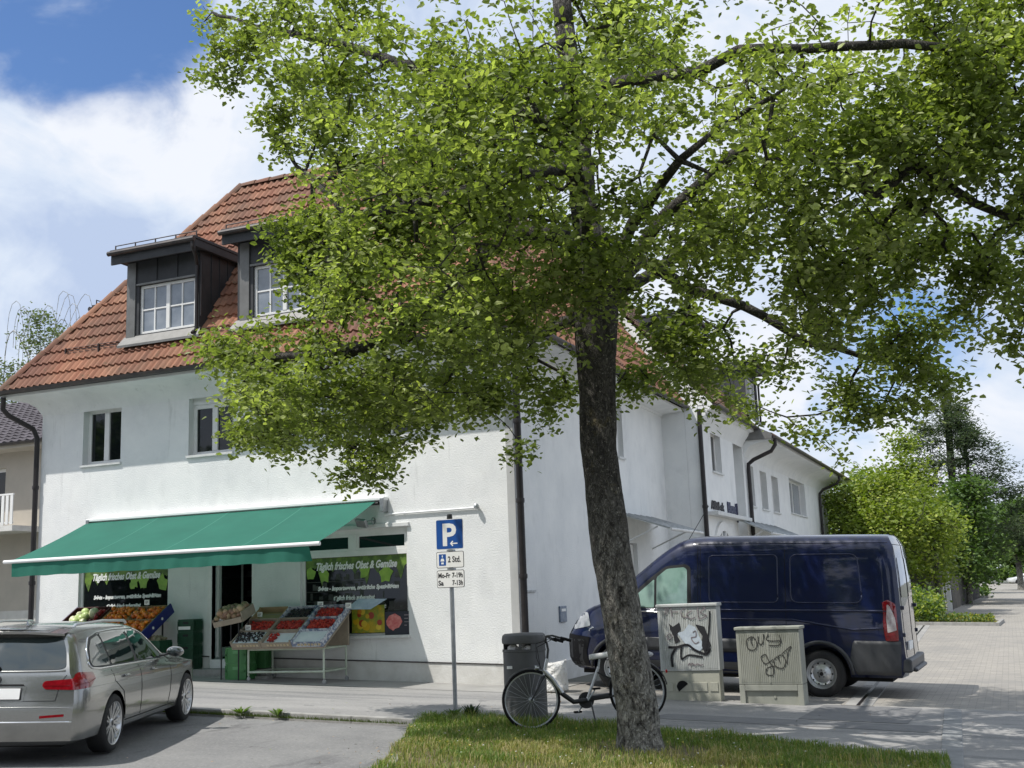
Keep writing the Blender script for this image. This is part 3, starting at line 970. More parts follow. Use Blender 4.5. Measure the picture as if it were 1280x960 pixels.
# ---- side wing (block B and C) behind
wing = thing('side_wing_building', 'long white rear house with overhanging eaves, tall slit windows and an arched entrance', 'building', (-9, 38, 0))
w_ = MB()
opsB = [(30.2, 31.35, 4.62, 5.72), (29.45, 32.2, -.3, 2.2)]
wall_cells(w_, 28.9, 32.95, -.4, 6.2, opsB, fS2, .34)
wall_cells(w_, 28.9+.345, 51.3, -.4, 6.2, [], lambda u, w, z: V((-14.2+w, u, z)), .3)
w_.box(SX-.3, SX2-.345, 28.9, 29.24, -.4, 6.2)
wall_cells(w_, 32.95, 34.2, -.4, 6.0, [(33.3, 33.8, 3.9, 5.5)], lambda u, w, z: V((SX2-.45-w, u, z)), .3)
w_.box(SX2-.45, SX2, 32.6, 32.945, -.4, 2.0)
opsC = [(34.95, 35.7, 3.95, 5.19), (36.7, 37.8, 3.95, 5.17), (38.65, 39.85, 3.95, 5.16), (42.1, 45.6, 4.08, 5.35), (49.3, 49.9, 3.6, 5.3)]
wall_cells(w_, 34.2, 51.3, -.4, 5.9, opsC, fS2, .34)
w_.box(-14.2, SX2-.345, 50.95, 51.3, -.4, 5.9)
w_.box(-14.2, SX2-.345, 34.2, 34.5, -.4, 5.9)
w_.build('wall', STUCCO, wing)
window(wing, fS2, 30.2, 31.35, 4.62, 5.72, rec=.16, sash=2)
window(wing, lambda u, w, z: V((SX2-.45-w, u, z)), 33.3, 33.8, 3.9, 5.5, rec=.1, sash=1)
for a, b, c, d in opsC[:3] + opsC[4:]:
    window(wing, fS2, a, b, c, d, rec=.2, sash=1, fw_=.04)
window(wing, fS2, 42.1, 45.6, 4.08, 5.35, rec=.2, sash=2, glass=GLASSC)
# arched entrance
ar = MB(); n = 18
cy_, cz_, ro, ri = 30.85, 2.0, 1.3, 1.05
vs = []
for k in range(n+1):
    t = pi*k/n
    for r_ in (ri, ro):
        for w in (-.06, .3):
            vs.append(fS2(cy_ - r_*cos(t), w, cz_ + r_*sin(t)))
fs = []
for k in range(n):
    a = k*4; b_ = a+4
    fs += [(a, b_, b_+1, a+1), (a+2, a+3, b_+3, b_+2), (a, a+2, b_+2, b_), (a+1, b_+1, b_+3, a+3)]
ar.add(vs, fs); ar.build('arch', WHITE, wing, smooth=True)
al = MB()
pts = [(cy_ - ri*cos(pi*k/n), cz_+ri*sin(pi*k/n)) for k in range(n+1)]
al.prism(pts, -.012, .02, lambda u, v, h: fS2(u, h, v))
alo = al.build('fanlight', GLASSC, wing)
fb = MB()
for k in range(1, 7):
    t = pi*k/7; fb.tube([fS2(cy_, -.03, cz_), fS2(cy_-ri*cos(t), -.03, cz_+ri*sin(t))], .03, 5)
fb.build('fanlight_bars', WHITE, alo)
dr = MB(); fbox(dr, fS2, 29.8, 31.9, .1, .16, -.3, 2.0); dr.build('entrance_door', WHITE, wing)
lg = MB(); fbox(lg, fS2, 29.3, 33.6, -.28, .0, 3.40, 3.50); lg.build('entrance_ledge', SILLM, wing, bevel=.01)
# eaves and roofs
for (y0, y1, ez, ox, prt) in ((28.95, 34.3, 6.2, .38, 0), (34.35, 52.2, 5.92, .85, 1)):
    e_ = MB()
    pr = [(0, ez-.55), (.06, ez-.40), (.2, ez-.22), (ox*.65, ez-.12), (ox, ez-.10), (ox, ez), (0, ez+.02)]
    n = len(pr)
    vs = [fS2(y0, -w, z) for w, z in pr] + [fS2(y1, -w, z) for w, z in pr]
    e_.add(vs, [tuple(range(n)), tuple(range(2*n-1, n-1, -1))] + [(i, (i+1) % n, (i+1) % n+n, i+n) for i in range(n)])
    e_.build('eave_soffit', STUCCO, wing, smooth=True)
    rt_ = 11.3 if not prt else 8.1
    ex = SX2+ox+.04
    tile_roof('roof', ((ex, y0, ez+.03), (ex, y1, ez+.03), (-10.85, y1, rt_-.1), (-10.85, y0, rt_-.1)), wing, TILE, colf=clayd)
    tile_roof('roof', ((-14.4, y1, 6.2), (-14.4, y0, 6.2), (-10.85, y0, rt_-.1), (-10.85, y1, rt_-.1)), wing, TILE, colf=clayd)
    for yy in (y0, y1):
        gb = MB(); gb.add([(ex, yy, ez+.0), (-10.85, yy, rt_-.12), (-14.4, yy, 6.15)], [(0, 1, 2)])
        gb.build('gable', SHEET if prt else STUCCO, wing)
    gutter((ex+.06, y0-.02, ez+.02), (ex+.06, y1, ez+.02), wing, r=.08)
# dark sheet fascia of the projecting eave end
fa = MB()
fa.add([V((SX2-.2, 34.33, 5.86)), V((SX2+.90, 34.33, 5.86)), V((SX2+.90, 34.33, 6.02)), V((SX2-.2, 34.33, 6.6))] + [V((SX2-.2, 34.28, 5.86)), V((SX2+.90, 34.28, 5.86)), V((SX2+.90, 34.28, 6.02)), V((SX2-.2, 34.28, 6.6))],
       [(0, 1, 2, 3), (7, 6, 5, 4), (0, 4, 5, 1), (1, 5, 6, 2), (2, 6, 7, 3), (3, 7, 4, 0)])
fa.build('verge_fascia', SHEETL, wing)
downpipe([(SX2+.08, 28.82, 6.1), (SX2+.06, 28.84, 5.7), (SX2+.06, 28.84, 0)], wing, .06, [(SX2+.06, 28.84, 3.6), (SX2+.06, 28.84, 1.6)])
downpipe([(SX2+.93, 34.6, 5.86), (SX2+.93, 34.6, 5.70), (SX2+.80, 34.6, 5.52), (SX2+.25, 34.6, 5.30), (SX2+.09, 34.6, 5.18), (SX2+.08, 34.6, 5.0), (SX2+.08, 34.6, 0)], wing, .06, [(SX2+.08, 34.6, 3.4)])
downpipe([(SX2+.93, 48.9, 5.86), (SX2+.93, 48.9, 5.7), (SX2+.80, 48.9, 5.55), (SX2+.25, 48.9, 5.35), (SX2+.09, 48.9, 5.18), (SX2+.08, 48.9, 5.0), (SX2+.08, 48.9, 0)], wing, .055)
fD = lambda u, w, z: V((-7.75-w, u, z))
dormer(wing, 30.4, 32.3, 0, 7.05, 8.9, 1.6, (30.65, 32.05, 7.3, 8.5), fD)
dormer(wing, 37.6, 39.5, 0, 7.1, 8.7, 1.6, (37.85, 39.25, 7.3, 8.4), lambda u, w, z: V((-7.4-w, u, z)))
# company lettering above the entrance
text_mesh('sign_lettering', 'Allbid-ok', .30, WRITE, (SX2+.02, 29.72, 3.60), (0, 1, 0), (0, 0, 1), wing, bold=.012, width=1.5, depth=.01)
text_mesh('sign_lettering', 'Blond', .38, mat('navy letters', (.015, .02, .07), .5), (SX2+.02, 31.62, 3.60), (0, 1, 0), (0, 0, 1), wing, bold=.02, width=1.1, depth=.01)
g = MB(); g.lathe([(0, -.02), (.16, -.02), (.16, .02), (0, .02)], (SX2+.03, 32.78, 3.62), axis=(1, 0, 0), n=16)
for v in range(len(g.v)):
    x, y, z = g.v[v]; g.v[v] = (x, 32.78+(y-32.78)*.35, 3.62+(z-3.62)*1.7)
g.build('sign_emblem', mat('navy emblem', (.02, .02, .06), .5), wing)

# glass canopies on the side
CANG = mat('ribbed pale canopy glass', (0.62, 0.66, 0.64), 0.15, spec=.8, col2=(0.50, 0.55, 0.53), scale=3)
def canopy(y0, y1, xw, zt, out, drop, lab, nrib):
    c = thing('glass_canopy', lab, 'canopy', (xw, (y0+y1)/2, zt))
    p = MB(); a = V((xw+.01, y0, zt)); b_ = V((xw+.01, y1, zt)); o1 = V((xw+out, y1, zt-drop)); o0 = V((xw+out, y0, zt-drop))
    dn = V((0, 0, -.02))
    p.add([a, b_, o1, o0, a+dn, b_+dn, o1+dn, o0+dn], [(0, 1, 2, 3), (7, 6, 5, 4), (0, 4, 5, 1), (1, 5, 6, 2), (2, 6, 7, 3), (3, 7, 4, 0)])
    p.build('canopy_glass', CANG, c)
    for i in range(nrib+1):
        q = MB(); y = y0+(y1-y0)*i/nrib
        q.tube([(xw+.005, y, zt+.02), (xw+out, y, zt-drop+.02)], .022, 6)
        q.build('rib', STEEL, c, smooth=True)
    q = MB(); q.tube([(xw+out, y0-.03, zt-drop-.01), (xw+out, y1+.03, zt-drop-.01)], .035, 8)
    q.build('front_rail', SILLM, c, smooth=True)
    for y in (y0+.05, y1-.05):
        q = MB(); q.tube([(xw, y, zt-.75), (xw+out*.75, y, zt-drop*.75-.04)], .02, 6)
        q.build('strut', SILLM, c, smooth=True)
    return c
canopy(24.6, 27.4, SX, 3.30, 1.25, .42, 'ribbed glass canopy over the side door beside the dark downpipe', 6)
canopy(32.6, 38.5, SX2, 3.45, 1.0, .45, 'pale glass canopy beyond the arched entrance of the rear house', 8)
# ------------------------------------------------------------------ awning
aw = thing('awning', 'extended green fabric awning over the grocer shop front', 'awning', (-13.9, FY, 3.4))
ax0, ax1 = -17.30, -10.52
wy, wz, oy, oz = 18.36, 3.36, 16.35, 2.55
mb = MB(); nu, nv = 60, 8; vs = []
for i in range(nu+1):
    for j in range(nv+1):
        u = i/nu; v = j/nv
        sag = -.035*sin(pi*v)*(0.7+0.3*cos(2*pi*u*4))
        vs.append((ax0+(ax1-ax0)*u + (.06 if 0 else 0), wy+(oy-wy)*v, wz+(oz-wz)*v+sag))
fs = [(i*(nv+1)+j, (i+1)*(nv+1)+j, (i+1)*(nv+1)+j+1, i*(nv+1)+j+1) for i in range(nu) for j in range(nv)]
mb.add(vs, fs)
can = mb.build('canopy_fabric', AWN, aw, smooth='all')
sm = MB()
for q in (.27, .52, .77):
    x = ax0+(ax1-ax0)*q
    for j in range(nv):
        a, b = j/nv, (j+1)/nv
        def pz(v): return wz+(oz-wz)*v-.035*sin(pi*v)*(0.7+0.3*cos(2*pi*q*4))+.004
        sm.quad((x, wy+(oy-wy)*a, pz(a)), (x+.02, wy+(oy-wy)*a, pz(a)), (x+.02, wy+(oy-wy)*b, pz(b)), (x, wy+(oy-wy)*b, pz(b)))
sm.build('fabric_seam', AWNSEAM, can, fix=False)
mb = MB(); vs = []; nu = 160; nv = 4
for i in range(nu+1):
    for j in range(nv+1):
        u = i/nu; v = j/nv
        x = ax0+.10+(ax1-ax0-.22)*u
        wob = .009*v*sin(u*75)+.010*v*sin(u*31+1)+.006*v*sin(u*140)+.008*v*noise.noise(V((u*40, v, 0)))
        end = max(0, (u-.9)/.1); wob += .10*v*end*end
        vs.append((x, oy-.01+wob, oz-.03-.25*v-.006*sin(u*60)*v))
fs = [(i*(nv+1)+j, (i+1)*(nv+1)+j, (i+1)*(nv+1)+j+1, i*(nv+1)+j+1) for i in range(nu) for j in range(nv)]
mb.add(vs, fs); mb.build('valance', AWN, aw, smooth='all')
mb = MB(); mb.tube([(ax0-.08, oy-.02, oz), (ax1+.10, oy-.02, oz)], .035, 12); mb.build('front_bar', ALU, aw, smooth=True)
mb = MB()
mb.box(ax0-.02, ax1+.20, 18.33, 18.499, 3.375, 3.44)
mb.build('cassette', ALU, aw, bevel=.015)
mb = MB(); mb.tube([(ax0, 18.38, 3.33), (ax1+.06, 18.38, 3.33)], .035, 8); mb.build('roller', PLASTIC, aw, smooth=True)
for x in (ax0+.02, ax1+.14):
    mb = MB(); mb.box(x-.03, x+.05, 18.32, 18.5, 3.16, 3.42); mb.build('wall_bracket', STEEL, aw, bevel=.01)
for x0, s in ((ax0+.5, 1), (ax1-.35, -1), (-14.6, 1), (-13.4, -1)):
    mb = MB(); mb.tube([(x0, 18.38, 3.20), (x0+s*.85, 17.4, 2.82)], .028, 8); mb.tube([(x0+s*.85, 17.4, 2.82), (x0+s*.12, oy+.02, oz-.02)], .024, 8)
    mb.ball((x0+s*.85, 17.4, 2.82), .045, 8, 6)
    mb.build('folding_arm', ALU, aw, smooth=True)

# ------------------------------------------------------------------ neighbour house at the left edge
BEIGE = mat('beige render', (0.47, 0.43, 0.37), .9, col2=(0.40, 0.37, 0.32), scale=1.2, bump=.3, bscale=30)
nb = thing('neighbour_house', 'beige house with dark tile roof and white railed balcony beyond the shop corner', 'building', (-34, 30, 0))
NY = 26.0
fN = lambda u, w, z: V((u, NY+w, z))
m_ = MB(); wall_cells(m_, -46, -25.6, -.3, 6.55, [(-30.2, -27.75, 4.2, 5.95), (-35, -33, 4.3, 5.9)], fN, .35)
m_.box(-25.95, -25.6, NY+.351, NY+10, -.3, 6.55); m_.build('wall', BEIGE, nb)
m_ = MB(); m_.box(-46, -25.58, NY-.03, NY+.02, -.3, 1.65); m_.build('wall_base', mat('pale base render', (.62, .61, .58), .9, col2=(.5, .49, .46), scale=2), nb)
window(nb, fN, -30.2, -27.75, 4.2, 5.95, rec=.2, sash=2, glass=GLASSD, fw_=.1)
window(nb, fN, -35, -33, 4.3, 5.9, rec=.2)
tile_roof('roof', ((-46.6, NY-.7, 6.55), (-25.0, NY-.7, 6.55), (-25.0, NY+5, 9.1), (-46.6, NY+5, 9.1)), nb, SLATE, cw=.3, ch=.36, colf=slatec)
tile_roof('roof', ((-25.0, NY+10.7, 6.55), (-46.6, NY+10.7, 6.55), (-46.6, NY+5, 9.1), (-25.0, NY+5, 9.1)), nb, SLATE, cw=.6, ch=.72, colf=slatec)
m_ = MB(); m_.add([(-25.7, NY, 6.5), (-25.7, NY+10, 6.5), (-25.7, NY+5, 9.0)], [(0, 1, 2)]); m_.box(-46.6, -25, NY-.72, NY-.0, 6.40, 6.50); m_.build('eave', BEIGE, nb)
gutter((-46.6, NY-.78, 6.56), (-24.95, NY-.78, 6.56), nb, r=.08)
m_ = MB(); m_.box(-40, -26.2, NY-1.15, NY-.001, 3.92, 4.08); m_.build('balcony_slab', PLINTH, nb)
bal = MB(); bal.box(-40, -26.2, NY-1.15, NY-1.10, 4.95, 5.0); bal.box(-40, -26.2, NY-1.14, NY-1.11, 4.14, 4.18)
bl = bal.build('balcony_railing', WHITE, nb)
bs = MB()
x = -39.9
while x < -26.2:
    bs.box(x, x+.10, NY-1.16, NY-1.155+.02, 4.10, 4.94); x += .17
bs.build('railing_slat', WHITE, bl)

# ------------------------------------------------------------------ parking sign
BLUE = mat('traffic sign blue', (0.012, 0.085, 0.34), .35)
SGX, SGY = -7.24, 14.76
fP = lambda u, w, z: V((SGX+u, SGY-.035-w, z))
gP = lambda u, v, h: fP(u, h, v)
ps = thing('parking_sign', 'blue parking sign with two white time plates on a grey steel pole', 'sign', (SGX, SGY, gz(SGX)+W))
lean = .012
m_ = MB(); m_.tube([(SGX, SGY, gz(SGX)-.1), (SGX-.01, SGY, 2.74)], .03, 12); pole = m_.build('pole', STEEL, ps, smooth=True)
m_ = MB(); m_.lathe([(.038, -.02), (.042, 0), (.036, .06), (0, .065)], (SGX-.01, SGY, 2.70), n=12); m_.build('cap', PLASTIC, pole, smooth=True)
def rrect(x0, x1, z0, z1, r, n=5):
    pts = []
    for cx, cz, a0 in ((x1-r, z1-r, 0), (x0+r, z1-r, pi/2), (x0+r, z0+r, pi), (x1-r, z0+r, 3*pi/2)):
        for k in range(n+1):
            a = a0+pi/2*k/n; pts.append((cx+r*cos(a), cz+r*sin(a)))
    return pts
def plate(name, z0, z1, face, border, parent, hw=.215, bw=.008):
    m_ = MB(); m_.prism(rrect(-hw, hw, z0, z1, .025), 0, .004, gP); o = m_.build(name, border, parent)
    m_ = MB(); m_.prism(rrect(-hw+bw, hw-bw, z0+bw, z1-bw, .02), .0045, .006, gP); m_.build('plate_face', face, o)
    return o
p1 = plate('parking_plate', 2.265, 2.69, BLUE, WHITEP, ps)
def ptxt(body, size, x, z, par, m=WRITE, width=None, bold=.003):
    return text_mesh('plate_lettering', body, size, m, fP(x, .0068, z), (1, 0, 0), (0, 0, 1), par, bold=bold, depth=.0008, width=width)
ptxt('P', .43, -.125, 2.325, p1, WRITEW, width=.215, bold=.012)
m_ = MB(); m_.prism([(.005, 2.345), (.045, 2.385), (.058, 2.373), (.040, 2.353), (.125, 2.353), (.125, 2.337), (.040, 2.337), (.058, 2.317), (.045, 2.305)], .0065, .008, gP)
m_.build('arrow', WRITEW, p1)
p2 = plate('duration_plate', 2.005, 2.235, WHITEP, WRITE, ps)
ptxt('2 Std.', .115, -.035, 2.085, p2, width=.20)
m_ = MB(); m_.prism(rrect(-.175, -.065, 2.04, 2.20, .006), .0065, .0075, gP); pd = m_.build('disc_symbol', BLUE, p2)
m_ = MB(); m_.prism([(-.150, 2.10), (-.090, 2.10), (-.095, 2.125), (-.105, 2.14), (-.135, 2.14), (-.145, 2.125)], .0078, .0085, gP)
m_.prism(rrect(-.128, -.112, 2.155, 2.185, .003), .0078, .0085, gP); m_.prism(rrect(-.14, -.10, 2.06, 2.085, .003), .0078, .0085, gP)
m_.build('disc_symbol_mark', WRITEW, pd)
p3 = plate('hours_plate', 1.73, 1.975, WHITEP, WRITE, ps)
ptxt('Mo-Fr', .095, -.195, 1.87, p3, width=.19); ptxt('7-19h', .095, .025, 1.87, p3, width=.165)
ptxt('Sa', .095, -.195, 1.765, p3, width=.085); ptxt('7-13h', .095, .025, 1.765, p3, width=.165)
m_ = MB()
for z in (2.25, 1.99, 2.6): m_.box(SGX-.05, SGX+.05, SGY-.035, SGY+.035, z-.012, z+.012)
m_.build('clamp', STEEL, ps)

# ------------------------------------------------------------------ litter bin
BINM = mat('grey painted bin steel', (0.105, 0.107, 0.11), .5, col2=(0.08, 0.082, 0.085), scale=3, metal=.2)
overlay(BINM, (0.17, .165, .155), 3, .55, .75, (1, 1, .3), amt=.5)
BX, BY = -5.83, 13.93; bz0 = gz(BX)+.03
bn = thing('litter_bin', 'round grey steel litter bin behind the front wheel of the bicycle', 'litter bin', (BX, BY, bz0))
m_ = MB(); m_.lathe([(0, 0), (.272, 0), (.272, .90), (.28, .905), (.28, .93), (.265, .935), (.25, .93), (0, .90)], (BX, BY, bz0), n=40); m_.build('body', BINM, bn, smooth=True)
m_ = MB(); m_.lathe([(0, 1.00), (.268, 1.00), (.280, 1.01), (.284, 1.06), (.275, 1.105), (.25, 1.125), (0, 1.14)], (BX, BY, bz0), n=40)
def ringseg(mb, a0, a1, z0, z1, r0, r1, n=14):
    vs = []
    for k in range(n+1):
        a = a0+(a1-a0)*k/n
        for r_, z in ((r0, z0), (r1, z0), (r1, z1), (r0, z1)): vs.append((BX+r_*cos(a), BY+r_*sin(a), bz0+z))
    mb.add(vs, [(k*4+j, k*4+(j+1) % 4, k*4+4+(j+1) % 4, k*4+4+j) for k in range(n) for j in range(4)]+[(0, 1, 2, 3), (n*4+3, n*4+2, n*4+1, n*4)])
ringseg(m_, -.85, 1.9, .905, 1.01, .262, .274); ringseg(m_, 2.35, 3.3, .905, 1.01, .262, .274)
ringseg(m_, -1.42, -1.30, .905, 1.01, .255, .272, 3)
m_.build('lid', BINM, bn, smooth=True)
m_ = MB()
for dx, dy, s_ in ((-.1, -.12, .06), (.02, -.1, .05), (.12, -.14, .045)): m_.ball((BX+dx, BY+dy, bz0+.945), s_, 7, 5, sc=(1.3, 1, .9))
tag(m_.build('crumpled_paper', mat('crumpled paper', (.75, .73, .7), .8, bump=.6, bscale=30), None), 'crumpled white paper showing in the slot of the grey bin', 'litter')
m_ = MB(); m_.box(BX-.13, BX-.06, BY-.276, BY-.262, bz0+.70, bz0+.735); m_.build('sticker', WHITEP, bn)

# ------------------------------------------------------------------ cabinets
def cabm(name, c1, c2, seed):
    m = mat(name, c1, .75, col2=c2, scale=2.2, detail=8, bump=.2, bscale=40, stretch=(1, 1, .35))
    overlay(m, (0.13, 0.14, 0.10), 3.2, .56, .74, (1.6, 1, .5), amt=.7, seed=seed)
    overlay(m, (0.30, 0.30, 0.20), 7, .6, .7, (1, 1, .5), amt=.5, seed=seed+3)
    return m
CABA = cabm('pale grey cabinet shell', (0.50, 0.52, 0.51), (0.42, 0.435, 0.42), 1)
CABB = cabm('mossy grey cabinet shell', (0.34, 0.345, 0.30), (0.26, 0.27, 0.235), 6)
CABC = cabm('cream cabinet plinth', (0.46, 0.455, 0.38), (0.37, 0.37, 0.31), 11)
INK = mat('black spray paint', (0.018, 0.018, 0.022), .6)
INKG = mat('faded spray paint', (0.20, 0.19, 0.20), .7, col2=(0.30, .25, .27), scale=9)
INKB = mat('pale blue spray paint', (0.55, 0.62, 0.68), .7, col2=(.42, .48, .55), scale=12)
def cabinet(x, y, zb, w, d, h, hp, rz, lab, shell, base, style):
    c = thing('utility_cabinet', lab, 'cabinet', (x, y, zb), rz, group='grey utility cabinets beside the van', local=True)
    m_ = MB()
    # body with ribbed front
    m_.box(-w/2, w/2, -d/2, d/2, hp, h-.03)
    body = m_.build('body', shell, c, bevel=.008)
    m_ = MB(); n = int(w/.028)
    for i in range(n):
        u = -w/2+.03+(w-.06)*(i+.5)/n
        m_.box(u-.006, u+.006, -d/2-.006, -d/2-.0005, hp+.03, h-.075)
    m_.box(-.008, .008, -d/2-.010, -d/2-.0005, hp+.02, h-.06)
    m_.build('door_ribs', shell, body)
    m_ = MB(); m_.box(-w/2-.02, w/2+.02, -d/2-.025, d/2+.02, h-.028, h+.02); m_.build('lid', shell, c, bevel=.012)
    m_ = MB()
    if style == 0:
        m_.box(-w/2+.02, w/2-.02, -d/2+.02, d/2-.02, -.15, hp-.004)
        pl = m_.build('plinth', base, c, bevel=.006)
        q = MB()
        for a, b, z0, z1 in ((-w/2+.05, -w/2+.17, .12, .25), (-w/2+.21, w/2-.21, .12, .25), (w/2-.17, w/2-.05, .12, .25)):
            q.box(a, b, -d/2+.008, -d/2+.0195, z0, z1)
        q.build('plinth_panel', base, pl, bevel=.004)
        q = MB(); pts = [(-.13+.09*cos(a), .19+.09*sin(a)) for a in [pi*.15+k*pi*.85/8 for k in range(9)]] + [(-.19, .12)]
        q.prism(pts, -d/2+.004, -d/2+.0075, lambda u, v, hh: V((u, hh, v))); q.build('broken_hole', DARK, pl)
    else:
        m_.box(-w/2+.0, -w/2+.08, -d/2+.0, d/2-.0, -.15, hp-.004); m_.box(w/2-.08, w/2-.0, -d/2+.0, d/2-.0, -.15, hp-.004)
        m_.box(-w/2+.082, w/2-.082, -d/2+.0, d/2-.02, hp-.09, hp-.004)
        pl = m_.build('plinth', base, c, bevel=.006)
        q = MB(); q.box(-w/2+.083, w/2-.083, -d/2+.04, -d/2+.06, -.15, hp-.092)
        q.lathe([(0, -.012), (.022, -.012), (.022, 0)], (.04, -d/2+.04, .09), axis=(0, 1, 0), n=10)
        q.build('recessed_panel', shell, pl)
    return c, body
def stroke(mb, pts, w, off, d):
    """spray stroke: a flat ribbon on the cabinet front; pts in (u, v)"""
    P = [V((a, b)) for a, b in pts]
    # smooth
    S = []
    for i in range(len(P)-1):
        p0 = P[max(0, i-1)]; p1 = P[i]; p2 = P[i+1]; p3 = P[min(len(P)-1, i+2)]
        for k in range(5):
            t_ = k/5
            S.append(.5*((2*p1)+(-p0+p2)*t_+(2*p0-5*p1+4*p2-p3)*t_*t_+(-p0+3*p1-3*p2+p3)*t_**3))
    S.append(P[-1])
    for a, b in zip(S, S[1:]):
        dv = (b-a)
        if dv.length < 1e-6: continue
        dv.normalize(); n = V((-dv.y, dv.x))*w/2; a2 = a-dv*w*.25; b2 = b+dv*w*.25
        mb.add([(a2.x+n.x, off, a2.y+n.y), (b2.x+n.x, off, b2.y+n.y), (b2.x-n.x, off, b2.y-n.y), (a2.x-n.x, off, a2.y-n.y)], [(0, 1, 2, 3)])
cA, bA = cabinet(-4.53, 17.35, gz(-4.53)+W, .90, .32, 1.385, .42, 0.04, 'taller pale utility cabinet with black figure graffiti and cream plinth', CABA, CABC, 0)
off = -.16-.012
g = MB()
# bird-like black shape, angular
def poly(mb, pts, off):
    mb.add([(a, off, b) for a, b in pts], [tuple(range(len(pts)))])
poly(g, [(-.28, 1.12), (-.22, 1.07), (-.12, 1.13), (-.10, 1.03), (-.17, .95), (-.12, .86), (-.20, .82), (-.22, .93), (-.26, 1.02)], off)
poly(g, [(.12, 1.10), (.26, 1.06), (.30, .92), (.34, .78), (.24, .66), (.20, .78), (.22, .93), (.16, 1.02)], off)
stroke(g, [(-.30, .77), (-.18, .77), (-.02, .80), (.10, .72), (.26, .66), (.32, .74)], .035, off-.001, 0)
stroke(g, [(-.18, .77), (-.26, .65), (-.26, .49)], .035, off-.0015, 0)
stroke(g, [(-.10, .80), (-.12, .60), (0, .65), (.2, .62)], .028, off-.002, 0)
stroke(g, [(.35, 1.28), (.33, 1.05), (.28, .80), (.26, .70)], .025, off-.0025, 0)
g.build('graffiti', INK, bA, fix=False)
g = MB()
poly(g, [(-.16, .98), (-.06, 1.0), (.02, 1.10), (.12, 1.06), (.18, .90), (.24, .78), (.16, .70), (.02, .74), (-.08, .86)], off+.0008)
g.build('graffiti', INKB, bA, fix=False)
g = MB()
for p in ([(-.24, 1.36), (-.22, 1.22)], [(-.24, 1.36), (-.12, 1.37)], [(-.23, 1.29), (-.13, 1.29)], [(-.02, 1.34), (-.08, 1.30), (-.07, 1.22), (0, 1.2)], [(.08, 1.30), (.0, 1.24), (.06, 1.18), (.13, 1.20)],
          [(.18, 1.18), (.18, 1.36), (.28, 1.33), (.21, 1.27), (.30, 1.22), (.18, 1.17)], [(-.32, .93), (-.28, .97), (-.24, .93), (-.28, .88), (-.32, .93)], [(-.34, 1.34), (-.30, 1.36), (-.33, 1.26), (-.28, 1.30), (-.28, 1.38)],
          [(-.02, .5), (0, .53), (.02, .5), (.04, .53), (.08, .5), (.12, .52), (.16, .5), (.2, .51)], [(.08, .98), (.12, 1.0), (.12, .92), (.05, .9), (.1, .82), (.16, .84)]):
    stroke(g, p, .016, off-.003, 0)
g.build('graffiti', INKG, bA, fix=False)
cB, bB = cabinet(-3.32, 17.25, gz(-3.32)+W, .92, .32, 1.065, .27, -0.03, 'lower mossy utility cabinet with scrawled looped graffiti', CABB, CABB, 1)
g = MB()
for p in ([(-.22, .95), (-.30, .90), (-.29, .78), (-.20, .76), (-.15, .84), (-.20, .94), (-.24, .90), (-.22, .82)], [(-.13, .95), (-.13, .86), (-.08, .84), (-.05, .93), (-.05, .98)], [(.02, .98), (-.01, .90), (.08, .88), (.18, .88), (.16, .82), (.02, .82)],
          [(.06, .62), (-.05, .56), (-.11, .65), (-.04, .69), (.0, .60), (.06, .50), (.04, .40), (-.05, .42), (-.03, .50), (.08, .53)], [(.12, .66), (.07, .60), (.10, .52), (.20, .50), (.24, .60), (.20, .68), (.14, .66), (.16, .58)],
          [(.20, .70), (.33, .80), (.28, .70), (.26, .56)], [(.18, .96), (.20, .86)]):
    stroke(g, p, .015, off-.001, 0)
g.build('graffiti', mat('thin grey spray', (.05, .05, .045), .7), bB, fix=False)

# ------------------------------------------------------------------ white plastic sack behind the bicycle
def blob_bag(name, c, w, d, h, m, lab, cat, seed=1, rz=0.0):
    rr = random.Random(seed); mb = MB(); n = 36; k = 16; vs = []
    for j in range(k+1):
        v = j/k
        for i in range(n):
            a = 2*pi*i/n
            sq = (abs(cos(a))**3.2+abs(sin(a))**3.2)**(-1/3.2)
            bul = 1+.06*sin(pi*v)+.07*noise.noise(V((cos(a)*2+seed, sin(a)*2, v*3)))*2+.10*abs(noise.noise(V((cos(a)*5+seed, sin(a)*5, v*6))))
            tw = .04*sin(5*a+seed)*v
            x = w/2*sq*cos(a)*bul*(1-.05*v+tw); y = d/2*sq*sin(a)*bul
            vs.append((x, y, h*v*(1+.06*sin(a*2+1)*(v > .9))))
    fs = [(j*n+i, j*n+(i+1) % n, (j+1)*n+(i+1) % n, (j+1)*n+i) for j in range(k) for i in range(n)]
    # sagging top inside
    o = len(vs)
    for i in range(n):
        x, y, z = vs[k*n+i]; vs.append((x*.6, y*.6, z-.06))
    fs += [(k*n+i, k*n+(i+1) % n, o+(i+1) % n, o+i) for i in range(n)] + [tuple(o+i for i in range(n)), tuple(range(n-1, -1, -1))]
    mb.add(vs, fs); Mx = Matrix.Translation(c) @ Matrix.Rotation(rz, 4, 'Z')
    mb.v = [tuple(Mx @ V(p)) for p in mb.v]
    return tag(mb.build(name, m, None, smooth='all'), lab, cat)
SACK = mat('white woven plastic sack', (0.80, 0.80, 0.78), .5, col2=(0.68, 0.67, 0.64), scale=7, bump=1.0, bscale=14, bdist=.05)
blob_bag('woven_sack', (-6.98, 17.75, gz(-6.98)+W), .50, .36, .46, SACK, 'crumpled white woven sack standing at the wall corner behind the bicycle', 'sack', 4)

